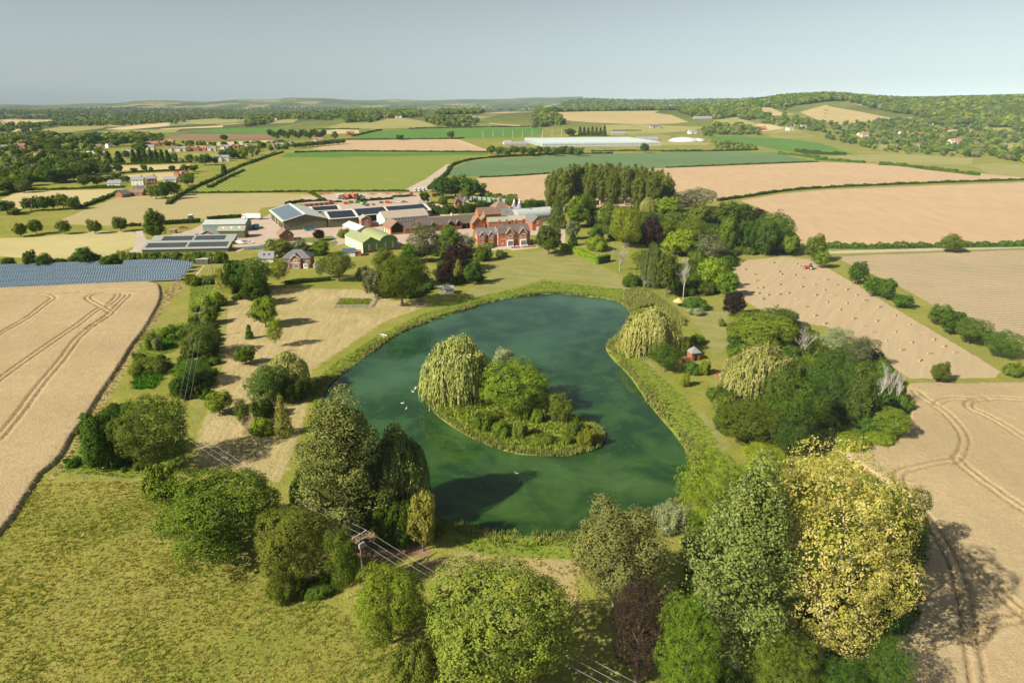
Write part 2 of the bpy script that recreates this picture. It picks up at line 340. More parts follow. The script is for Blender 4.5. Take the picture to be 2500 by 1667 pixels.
('round', 'middark', -324.8,511.0,4.82,9.49,32, 'right tree of the clump by the lane', None, None),
('round', 'middark', -359.4,489.3,6.63,9.88,46, 'dark tree at the left edge by the lane', None, None),
('round', 'mid', -351.4,485.2,4.39,4.85,30, 'small tree at the left edge below the lane clump', None, None),
('round', 'olive', -293.4,570.5,6.51,11.96,39, 'left tree beside the red farmhouse on the lane', None, None),
('round', 'dark', -283.0,566.0,6.0,15.23,36, 'middle tree beside the red farmhouse on the lane', None, None),
('round', 'middark', -286.7,588.3,5.75,12.84,33, 'right tree beside the red farmhouse on the lane', None, None),
('round', 'olive', -309.0,663.9,6.73,12.18,35, 'round tree beside the brick house by the crop rows', None, None),
('round', 'dark', -304.6,741.7,3.59,13.61,17, 'dark tree at the corner of the crop rows', None, None),
('round', 'mid', -361.1,773.3,4.99,10.93,22, 'tree behind the brick house by the crop rows', None, None),
('round', 'mid', -364.1,800.9,5.81,7.95,25, 'small tree right of the tree behind the brick house', None, None),
('round', 'middark', -445.6,793.6,5.44,9.22,23, 'round tree on the hedge between two left fields', None, None),
('round', 'middark', -419.7,800.4,3.55,8.65,15, 'small tree on the hedge between two left fields', None, None),
('round', 'mid', -431.2,799.6,4.2,4.89,18, 'low bush on the hedge between two left fields', None, None),
('round', 'mid', -411.6,799.1,2.9,5.58,12, 'low tree on the hedge between two left fields', None, None),
('round', 'mid', -393.6,812.5,3.93,6.33,17, 'tree at the right end of the hedge between two left fields', None, None),
('round', 'olive', -444.4,766.1,7.11,13.36,32, 'pale tree at the wood edge above the left field', None, None),
('round', 'olive', -423.3,923.1,5.56,11.45,21, 'yellowish conifer near the village row', None, None),
('round', 'dark', -387.0,887.2,8.19,14.67,32, 'dark spruce near the white house', None, None),
('round', 'mid', -378.4,897.6,4.33,10.41,17, 'small fir beside the white house', None, None),
('round', 'dark', -403.7,988.7,8.71,13.03,30, 'left dark clipped tree above the white house', None, None),
('round', 'dark', -390.6,989.3,7.93,12.23,28, 'right dark clipped tree above the white house', None, None),
('round', 'limeolive', -371.0,976.0,7.82,17.72,28, 'yellow-olive tree by the long hedge', None, None),
('round', 'dark', -576.5,1425.4,7.93,11.66,19, 'dark tree at the edge of the ploughed field', None, None),
('round', 'dark', -488.3,1254.6,4.5,9.27,12, 'dark pointed tree before the village', None, None),
('round', 'mid', -474.2,714.5,6.93,11.89,33, 'tree left of the grey barn', None, None),
('round', 'mid', -402.0,654.9,6.38,11.48,33, 'bushy tree left of the grey barn, further left', None, None),
('round', 'middark', -396.1,664.7,5.39,9.99,28, 'dark tree behind the lane hedge', None, None),
('round', 'mid', -389.8,674.6,5.47,8.99,28, 'tree above the grey barn', None, None),
('round', 'mid', -382.6,690.3,5.04,6.88,25, 'tree between the grey barn and the white farmhouse', None, None),
('round', 'dark', -398.4,705.1,4.0,8.23,19, 'dark tree behind the grey barn', None, None),
('cone', 'dark', -491.5,915.9,5.0,17.73,19, None, 'conifer belt below the village', None),
('cone', 'dark', -484.4,916.3,5.0,16.98,19, None, 'conifer belt below the village', None),
('cone', 'dark', -477.4,916.8,5.0,16.23,19, None, 'conifer belt below the village', None),
('cone', 'dark', -469.6,916.2,5.0,17.28,19, None, 'conifer belt below the village', None),
('cone', 'dark', -462.6,916.7,5.0,16.53,19, None, 'conifer belt below the village', None),
('cone', 'dark', -454.9,916.1,5.0,17.58,19, None, 'conifer belt below the village', None),
('cone', 'dark', -447.8,916.5,5.0,16.83,19, None, 'conifer belt below the village', None),
('cone', 'dark', -522.7,911.5,7.02,15.83,27, 'left of two dark conifers beside the village caravans', None, None),
('cone', 'dark', -508.9,911.7,7.02,15.83,27, 'right of two dark conifers beside the village caravans', None, None),
('round', 'mid', -513.6,711.5,8.06,12.83,39, None, 'wood left of the lane fields', None),
('round', 'mid', -495.0,699.0,6.79,10.82,33, None, 'wood left of the lane fields', None),
('round', 'middark', -459.6,661.7,7.51,11.96,39, None, 'wood left of the lane fields', None),
('round', 'darkolive', -479.0,702.9,9.1,14.49,44, None, 'wood left of the lane fields', None),
('round', 'dark', -527.1,779.3,7.54,12.02,33, None, 'wood left of the lane fields', None),
('round', 'middark', -525.5,797.2,10.27,16.37,44, None, 'wood left of the lane fields', None),
('round', 'dark', -482.7,747.2,9.65,15.37,44, None, 'wood left of the lane fields', None),
('round', 'middark', -503.6,797.2,10.27,16.37,44, None, 'wood left of the lane fields', None),
('round', 'mid', -469.4,759.1,9.8,15.61,44, None, 'wood left of the lane fields', None),
('round', 'darkolive', -474.2,784.1,10.11,16.11,44, None, 'wood left of the lane fields', None),
('round', 'dark', -456.9,769.1,8.68,13.84,39, None, 'wood left of the lane fields', None),
('round', 'darkolive', -463.2,694.6,10.11,16.11,50, None, 'wood left of the lane fields', None),
('round', 'middark', -448.0,682.7,8.84,14.08,44, None, 'wood left of the lane fields', None),
('round', 'dark', -444.2,692.7,8.97,14.28,44, None, 'wood left of the lane fields', None),
('round', 'middark', -441.5,703.0,9.1,14.49,44, None, 'wood left of the lane fields', None),
('round', 'dark', -450.7,733.5,8.3,13.22,39, None, 'wood left of the lane fields', None),
('round', 'darkolive', -429.2,610.2,6.95,11.06,39, None, 'wood left of the lane fields', None),
('round', 'mid', -446.5,619.8,8.06,12.83,44, None, 'wood left of the lane fields', None),
('round', 'dark', -584.6,848.4,8.19,13.06,33, None, 'wood left of the lane fields', None),
('round', 'darkolive', -565.0,803.2,6.47,10.32,28, None, 'wood left of the lane fields', None),
('round', 'dark', -445.2,608.6,5.94,9.46,33, None, 'wood left of the lane fields', None),
('round', 'middark', -590.7,869.8,7.69,12.26,30, None, 'wood left of the lane fields', None),
('round', 'dark', -627.3,941.4,7.55,12.04,28, None, 'wood left of the lane fields', None),
('round', 'darkolive', -590.4,928.5,8.94,14.25,33, None, 'wood left of the lane fields', None),
('round', 'dark', -575.8,928.9,8.94,14.26,33, None, 'wood left of the lane fields', None),
('round', 'dark', -562.5,926.1,7.43,11.85,28, None, 'wood left of the lane fields', None),
('round', 'dark', -717.9,990.7,5.24,8.64,18, None, 'trees among the left village houses', None),
('round', 'mid', -702.5,1348.0,6.86,11.3,18, None, 'trees among the left village houses', None),
('round', 'dark', -586.1,1120.9,7.93,13.05,24, None, 'trees among the left village houses', None),
('round', 'darkolive', -660.9,960.7,5.04,8.31,18, None, 'trees among the left village houses', None),
('round', 'dark', -791.5,1200.6,6.12,10.08,18, None, 'trees among the left village houses', None),
('round', 'olive', -788.9,1184.2,8.99,14.8,26, None, 'trees among the left village houses', None),
('round', 'mid', -762.0,1054.1,6.09,10.03,20, None, 'trees among the left village houses', None),
('round', 'dark', -780.0,1205.3,8.59,14.14,25, None, 'trees among the left village houses', None),
('round', 'middark', -664.3,1065.1,5.01,8.24,16, None, 'trees among the left village houses', None),
('round', 'olive', -638.0,1216.6,7.31,12.04,21, None, 'trees among the left village houses', None),
('round', 'middark', -668.2,1197.7,8.0,13.17,23, None, 'trees among the left village houses', None),
('round', 'dark', -656.9,1043.4,7.17,11.81,24, None, 'trees among the left village houses', None),
('round', 'darkolive', -851.1,1223.5,9.29,15.3,26, None, 'trees among the left village houses', None),
('round', 'darkolive', -772.5,1189.0,7.69,12.67,22, None, 'trees among the left village houses', None),
('round', 'mid', -712.9,1016.1,7.67,12.62,26, None, 'trees among the left village houses', None),
('round', 'mid', -696.4,969.8,4.7,7.73,17, None, 'trees among the left village houses', None),
('round', 'mid', -743.0,1208.4,6.08,10.01,17, None, 'trees among the left village houses', None),
('round', 'mid', -600.7,1132.1,6.42,10.57,20, None, 'trees among the left village houses', None),
('round', 'mid', -665.6,1007.4,6.95,11.44,24, None, 'trees among the left village houses', None),
('round', 'darkolive', -723.4,1074.0,8.21,13.52,26, None, 'trees among the left village houses', None),
('round', 'middark', -756.4,1293.3,10.59,17.45,28, None, 'trees among the left village houses', None),
('round', 'olive', -683.5,1231.9,6.47,10.66,18, None, 'trees among the left village houses', None),
('round', 'middark', -566.7,1077.8,8.08,13.31,26, None, 'trees among the left village houses', None),
('round', 'darkolive', -820.5,1195.6,5.61,9.24,16, None, 'trees among the left village houses', None),
('round', 'dark', -742.9,1124.6,9.33,15.36,29, None, 'trees among the left village houses', None),
('round', 'mid', -606.4,1167.5,7.4,12.19,22, None, 'trees among the left village houses', None),
('round', 'dark', -765.5,1231.9,7.4,12.18,21, None, 'trees among the left village houses', None),
('round', 'dark', -700.6,999.1,6.53,10.74,23, None, 'trees among the left village houses', None),
('round', 'middark', -675.9,1141.6,6.58,10.84,20, None, 'trees among the left village houses', None),
('round', 'olive', -696.1,1122.4,7.38,12.15,23, None, 'trees among the left village houses', None),
('round', 'olive', -654.3,1008.0,7.52,12.39,26, None, 'trees among the left village houses', None),
('round', 'mid', -607.6,1036.9,6.1,10.04,20, None, 'trees among the left village houses', None),
('round', 'mid', -674.4,1231.8,10.11,16.66,28, None, 'trees among the left village houses', None),
('round', 'middark', -646.6,1237.0,6.37,10.49,18, None, 'trees among the left village houses', None),
('round', 'mid', -644.1,1029.6,5.91,9.72,20, None, 'trees among the left village houses', None),
('round', 'mid', -629.9,1002.7,6.99,11.52,24, None, 'trees among the left village houses', None),
('round', 'darkolive', -690.7,1061.0,7.75,12.77,25, None, 'trees among the left village houses', None),
('round', 'darkolive', -641.8,984.5,7.71,12.7,27, None, 'trees among the left village houses', None),
('round', 'olive', -501.4,960.4,6.23,10.26,22, None, 'trees among the left village houses', None),
('round', 'darkolive', -678.4,1312.0,7.66,12.62,20, None, 'trees among the left village houses', None),
('round', 'darkolive', -899.3,1361.4,9.54,15.72,24, None, 'trees among the left village houses', None),
('round', 'darkolive', -697.6,1013.1,6.8,11.2,23, None, 'trees among the left village houses', None),
('round', 'mid', -719.0,1089.9,8.5,14.0,27, None, 'trees among the left village houses', None),
('round', 'darkolive', -855.8,1501.8,7.6,12.52,18, None, 'trees among the left village houses', None),
('round', 'dark', -757.7,1282.7,9.43,15.54,26, None, 'trees among the left village houses', None),
('round', 'dark', -842.2,1431.3,8.94,14.73,22, None, 'trees among the left village houses', None),
('round', 'dark', -683.4,989.4,4.86,8.01,17, None, 'trees among the left village houses', None),
('round', 'mid', -693.0,1113.6,6.76,11.12,21, None, 'trees among the left village houses', None),
('round', 'dark', -695.1,1079.2,7.27,11.98,23, None, 'trees among the left village houses', None),
('round', 'mid', -687.8,1201.5,6.98,11.49,20, None, 'trees among the left village houses', None),
('round', 'olive', -539.7,987.3,7.05,11.6,25, None, 'trees among the left village houses', None),
('round', 'middark', -911.6,1421.1,9.65,15.89,24, None, 'trees among the left village houses', None),
('round', 'mid', -728.7,1102.5,8.95,14.74,28, None, 'trees among the left village houses', None),
('round', 'olive', -533.6,1016.2,6.2,10.2,21, None, 'trees among the left village houses', None),
('round', 'olive', -711.8,1210.3,6.06,9.98,17, None, 'trees among the left village houses', None),
('round', 'dark', -738.2,1148.7,6.01,9.9,18, None, 'trees among the left village houses', None),
('round', 'middark', -704.4,1184.0,9.33,15.37,27, None, 'trees among the left village houses', None),
('round', 'olive', -761.5,1186.5,9.45,15.57,28, None, 'trees among the left village houses', None),
('round', 'olive', -552.8,1174.6,5.72,9.41,17, None, 'trees between the village row houses', None),
('round', 'olive', -496.0,1153.4,4.59,7.56,14, None, 'trees between the village row houses', None),
('round', 'dark', -430.1,1220.9,6.13,10.09,17, None, 'trees between the village row houses', None),
('round', 'olive', -497.2,1225.8,6.21,10.22,18, None, 'trees between the village row houses', None),
('round', 'mid', -566.3,1246.4,6.21,10.22,17, None, 'trees between the village row houses', None),
('round', 'middark', -519.1,1234.6,4.86,8.0,14, None, 'trees between the village row houses', None),
('round', 'middark', -463.1,1166.0,3.99,6.58,12, None, 'trees between the village row houses', None),
('round', 'mid', -452.1,1190.3,3.46,5.69,10, None, 'trees between the village row houses', None),
('round', 'olive', -555.3,1217.9,3.6,5.93,10, None, 'trees between the village row houses', None),
('round', 'mid', -555.7,1229.1,6.24,10.28,18, None, 'trees between the village row houses', None),
('round', 'middark', -485.2,1152.2,4.65,7.66,14, None, 'trees between the village row houses', None),
('round', 'mid', -607.7,1245.7,4.36,7.18,12, None, 'trees between the village row houses', None),
('round', 'mid', -483.3,1197.5,3.51,5.79,10, None, 'trees between the village row houses', None),
('round', 'middark', -516.3,1174.8,4.93,8.12,15, None, 'trees between the village row houses', None),
('round', 'dark', -237.3,1504.3,8.37,11.07,19, 'dark bush at the edge of the dark green field', None, None),
('round', 'dark', -132.2,1542.5,7.96,17.67,18, 'lone round tree on the edge of the dark green field', None, None),
('round', 'dark', -373.6,1503.2,7.76,17.22,18, 'dark tree right of the white-gabled house', None, None),
('round', 'dark', -185.4,1935.1,7.63,17.3,14, 'lone tree on the grassy hill', None, None),
('round', 'middark', -372.5,1214.2,5.04,9.58,14, None, 'hedge trees left of the pale field', None),
('round', 'mid', -368.9,1223.6,5.08,9.65,14, None, 'hedge trees left of the pale field', None),
('round', 'olive', -365.2,1233.2,5.12,9.73,14, None, 'hedge trees left of the pale field', None),
('round', 'mid', -361.5,1243.0,5.16,9.8,14, None, 'hedge trees left of the pale field', None),
('round', 'olive', -357.8,1252.9,5.2,9.88,14, None, 'hedge trees left of the pale field', None),
('round', 'middark', -354.0,1263.1,5.24,9.96,14, None, 'hedge trees left of the pale field', None),
('round', 'olive', -350.1,1273.5,5.28,10.04,14, None, 'hedge trees left of the pale field', None),
('round', 'olive', -346.2,1284.0,5.32,10.12,14, None, 'hedge trees left of the pale field', None),
('round', 'middark', -342.2,1294.8,5.37,10.2,14, None, 'hedge trees left of the pale field', None),
('round', 'middark', -338.2,1305.8,5.41,10.29,14, None, 'hedge trees left of the pale field', None),
('round', 'mid', -334.2,1317.0,5.46,10.37,14, None, 'hedge trees left of the pale field', None),
('round', 'mid', -330.0,1328.4,5.5,10.46,14, None, 'hedge trees left of the pale field', None),
('round', 'olive', -325.8,1340.1,5.55,10.55,14, None, 'hedge trees left of the pale field', None),
('round', 'olive', -321.5,1351.9,5.6,10.64,14, None, 'hedge trees left of the pale field', None),
('round', 'dark', -548.6,1614.1,6.66,17.15,14, None, 'copse beside the ploughed field', None),
('round', 'dark', -519.2,1549.7,6.4,16.48,14, None, 'copse beside the ploughed field', None),
('round', 'dark', -492.6,1492.1,6.16,15.88,14, None, 'copse beside the ploughed field', None),
('round', 'dark', -523.0,1610.9,6.65,17.12,14, None, 'copse beside the ploughed field', None),
('round', 'dark', -495.8,1550.5,6.4,16.49,14, None, 'copse beside the ploughed field', None),
('round', 'dark', -470.9,1495.3,6.18,15.91,14, None, 'copse beside the ploughed field', None),
('round', 'dark', -497.7,1608.5,6.64,17.09,14, None, 'copse beside the ploughed field', None),
('round', 'dark', -472.5,1551.6,6.41,16.5,14, None, 'copse beside the ploughed field', None),
('round', 'dark', -449.0,1498.5,6.19,15.94,14, None, 'copse beside the ploughed field', None),
('round', 'dark', -472.7,1606.7,6.63,17.07,14, None, 'copse beside the ploughed field', None),
('round', 'dark', -449.2,1552.8,6.41,16.51,14, None, 'copse beside the ploughed field', None),
('round', 'dark', -427.0,1501.6,6.2,15.98,14, None, 'copse beside the ploughed field', None),
('round', 'dark', -447.8,1605.1,6.62,17.06,14, None, 'copse beside the ploughed field', None),
('round', 'dark', -425.9,1553.9,6.42,16.52,14, None, 'copse beside the ploughed field', None),
('round', 'dark', -404.9,1504.5,6.21,16.01,14, None, 'copse beside the ploughed field', None),
('round', 'dark', -423.0,1603.8,6.62,17.04,14, None, 'copse beside the ploughed field', None),
('round', 'mid', -31.3,1080.5,7.78,13.34,25, None, 'trees screening the glasshouse', None),
('round', 'mid', -18.8,1060.4,7.64,13.1,25, None, 'trees screening the glasshouse', None),
('round', 'mid', -6.8,1041.4,7.5,12.87,25, None, 'trees screening the glasshouse', None),
('round', 'mid', 5.0,1080.7,7.78,13.34,25, None, 'trees screening the glasshouse', None),
('round', 'middark', 16.8,1060.5,7.64,13.1,25, None, 'trees screening the glasshouse', None),
('round', 'mid', 28.2,1041.4,7.5,12.87,25, None, 'trees screening the glasshouse', None),
('round', 'mid', 41.3,1080.9,7.78,13.34,25, None, 'trees screening the glasshouse', None),
('round', 'middark', 52.5,1060.7,7.64,13.1,25, None, 'trees screening the glasshouse', None),
('round', 'mid', 63.2,1041.6,7.5,12.87,25, None, 'trees screening the glasshouse', None),
('round', 'middark', 77.7,1081.3,7.78,13.35,25, None, 'trees screening the glasshouse', None),
('round', 'mid', 88.1,1060.9,7.64,13.1,25, None, 'trees screening the glasshouse', None),
('round', 'mid', 98.2,1041.7,7.5,12.87,25, None, 'trees screening the glasshouse', None),
('round', 'mid', 210.5,1124.7,7.64,15.73,23, 'taller tree before the right end of the glasshouse', None, None),
('cone', 'darkblue', 154.5,1618.3,5.39,21.15,12, None, 'conifer belt behind the glasshouse', None),
('cone', 'darkblue', 163.8,1618.7,5.39,19.57,12, None, 'conifer belt behind the glasshouse', None),
('cone', 'darkblue', 173.1,1619.1,5.39,17.99,12, None, 'conifer belt behind the glasshouse', None),
('cone', 'darkblue', 182.1,1617.1,5.38,21.14,12, None, 'conifer belt behind the glasshouse', None),
('cone', 'darkblue', 191.4,1617.5,5.39,19.56,12, None, 'conifer belt behind the glasshouse', None),
('cone', 'darkblue', 200.7,1617.9,5.39,17.98,12, None, 'conifer belt behind the glasshouse', None),
('cone', 'darkblue', 209.3,1614.3,5.37,24.26,12, None, 'conifer belt behind the glasshouse', None),
('round', 'darkblue', 131.0,1613.9,13.44,17.12,29, 'dark copse tree left of the conifer belt behind the glasshouse', None, None),
]
HEDGES = [
([(165.4,555.9),(189.4,574.5),(242.1,618.4),(292.3,644.7),(391.0,676.8),(522.6,712.2),(666.4,751.3)],2.4,2.04, 'middark', 'long hedge between the two big harvest fields', None),
([(-34.9,737.8),(1.9,751.3),(41.7,779.8)],2,1.3, 'dark', 'low hedge left of the poplars below the blue-green field', None),
([(186.5,849.3),(289.6,891.9),(409.0,939.1)],2,1.44, 'dark', 'low hedge right of the poplars below the blue-green field', None),
([(167.1,368.1),(195.0,366.9),(231.9,369.3),(282.5,372.9),(347.3,379.0)],2.6,2.6, 'middark', 'hedge along the far side of the stripy crop field', None),
([(-76.0,634.6),(-75.7,688.2),(-72.8,774.9),(-74.6,885.6),(-57.4,968.0),(-22.6,1015.1),(35.0,1050.1)],3,2.16, 'dark', 'curved dark hedge right of the crop rows', None),
([(-283.9,606.1),(-235.6,609.1),(-183.8,615.3),(-126.5,618.4),(-91.6,618.4)],2,1.44, 'dark', 'hedge below the crop rows', None),
([(-267.7,536.1),(-289.4,618.4),(-310.9,737.8),(-344.4,918.2),(-363.5,1122.2)],2.5,2.12, 'middark', 'hedge left of the crop rows', None),
([(-281.0,644.7),(-298.2,729.1),(-312.2,815.8)],2.5,1.8, 'middark', 'lane-side hedge beside the red farmhouse', None),
([(-338.0,885.6),(-349.9,983.1),(-369.5,1102.5)],3,2.16, 'middark', 'thick hedge by the corner of the village lane', None),
([(-226.0,443.5),(-217.7,447.1),(-206.1,452.1)],2.5,2.55, 'dark', 'clipped dark hedge beside the red pickup yard', None),
([(-205.4,462.2),(-197.7,468.8),(-186.5,472.9)],2.2,2.04, 'dark', 'clipped hedge behind the white-roofed shed', None),
([(-248.8,436.4),(-243.4,437.5),(-238.4,438.7)],2.2,2.04, 'dark', 'dark hedge left of the tall oval tree', None),
([(-455.6,632.0),(-422.0,627.8),(-396.4,636.3),(-361.0,647.8)],3,1.87, 'middark', 'hedge above the sloping left field', None),
([(-432.3,584.5),(-441.3,611.4),(-442.4,627.8)],3,2.16, 'middark', 'hedge at the left end of the sloping left field', None),
([(-324.4,516.0),(-332.1,553.2),(-340.8,592.0),(-343.5,611.4)],3.5,2.16, 'middark', 'hedge right of the sloping left field', None),
([(-437.2,780.5),(-415.5,797.6),(-384.9,815.3)],2.5,1.58, 'dark', 'hedge between the two small left fields', None),
([(-510.1,891.2),(-468.7,903.0),(-422.1,929.3)],2.5,1.58, 'middark', 'hedge above the small left fields', None),
([(-118.5,353.2),(-116.3,355.8),(-108.5,359.4),(-103.7,362.1)],2.5,3, 'dark', 'hedge behind the big olive shed', None),
([(-179.3,611.1),(-166.7,587.4),(-150.1,555.0)],2.5,1.8, 'mid', 'hedge between hay field and machinery yard', None),
([(-174.9,533.3),(-169.5,546.9),(-150.1,557.0)],2.2,2.04, 'dark', 'dark hedge behind the big olive shed', None),
([(-123.9,552.9),(-108.7,561.2),(-97.9,567.5)],2.2,2.04, 'dark', 'hedge across the machinery yard', None),
([(-144.7,546.9),(-135.2,548.9)],2,1.87, 'dark', 'short hedge behind the second solar shed', None),
([(-67.1,495.6),(-52.7,488.8),(-42.4,490.5),(-29.7,495.6),(-22.0,502.6),(-11.5,511.7)],5,6.5, 'dark', 'tall dark conifer hedge behind the stable range', None),
([(-25.3,580.2),(-12.6,562.0),(2.8,549.1)],5,5, 'mid', 'tall light hedge behind the green containers', None),
([(-5.1,517.3),(7.6,519.1),(24.5,526.8)],5,5, 'middark', 'tall dark hedge behind the hangar', None),
([(-99.7,578.4),(-91.9,580.6),(-86.5,585.1)],2,1.7, 'mid', 'short hedge at the machinery yard corner', None),
([(-341.9,1110.7),(-265.1,1140.4),(-36.4,1125.9)],3,2.16, 'dark', 'hedge below the pale harvest field', None),
([(-349.3,1500.6),(-254.4,1519.0),(-136.0,1547.8),(-105.5,1570.9)],3,2.16, 'dark', 'hedge above the pale harvest field', None),
([(-524.1,1887.8),(-442.9,1861.6),(-395.2,1845.4)],3,2.16, 'dark', 'hedge under the grassy hill, left part', None),
([(-262.9,1819.6),(-188.7,1827.5),(-87.4,1828.3),(-0.0,1834.3)],4,2.88, 'dark', 'hedge under the grassy hill, right part', None),
([(-362.3,1614.3),(-344.6,1734.9),(-328.5,1799.0)],4,3.6, 'middark', 'hedge left of the dark green field', None),
([(-29.3,1007.1),(20.0,1047.4),(65.2,1072.3)],4,2.88, 'dark', 'hedge before the glasshouse screen', None),
([(69.8,1077.5),(156.8,1100.4)],3,2.16, 'dark', 'short straight hedge before the glasshouse', None),
([(128.8,1150.9),(190.7,1169.3),(247.2,1171.2)],3,2.16, 'mid', 'hedge along the glasshouse front', None),
([(243.8,1154.5),(290.4,1155.9),(360.6,1174.0),(419.4,1207.7)],4,2.88, 'middark', 'scrubby hedge right of the glasshouse', None),
([(-52.4,1828.4),(-3.2,1826.7),(46.0,1827.9)],4,2.88, 'dark', 'hedge above the dark green field end', None),
([(242.2,1718.4),(310.2,1718.0)],2.5,1.8, 'dark', 'clipped hedge before the crematorium', None),
([(418.9,972.4),(441.6,943.2),(458.7,915.9)],5,2.88, 'middark', 'bushy hedge at the top of the pink harvest field', None),
([(464.8,890.3),(481.9,874.0),(488.4,828.6),(496.9,794.1),(504.5,756.1)],5,3.6, 'middark', 'bushy hedge right at the top of the pink harvest field', None),
([(412.8,1090.7),(428.7,1039.1),(433.1,972.5)],5,3.6, 'middark', 'bushy hedge beside the blue-green field corner', None),
([(462.2,1149.5),(467.2,1091.3),(504.0,1064.9)],6,5.04, 'dark', 'dark bushy belt under the right green field', None),
([(27.0,364.8),(34.9,348.8),(42.0,329.4)],2.2,3.4, 'lime', 'clipped hedge on the manor lawn, long side', None),
([(42.0,329.4),(48.3,335.6)],2.2,3.4, 'middark', 'clipped hedge on the manor lawn, short end', None),
([(-135.8,309.5),(-126.8,286.6),(-121.3,277.4),(-115.4,274.0)],2.2,2.6, 'golden2', 'golden clipped hedge round the tree clump', None),
([(-98.9,288.7),(-92.5,291.8),(-80.9,296.8)],2,1.6, 'dark', 'low clipped hedge below the detached house', None),
([(-103.3,347.2),(-94.7,348.9)],1.6,1.6, 'dark', 'dark hedge behind the detached house drive', None),
]
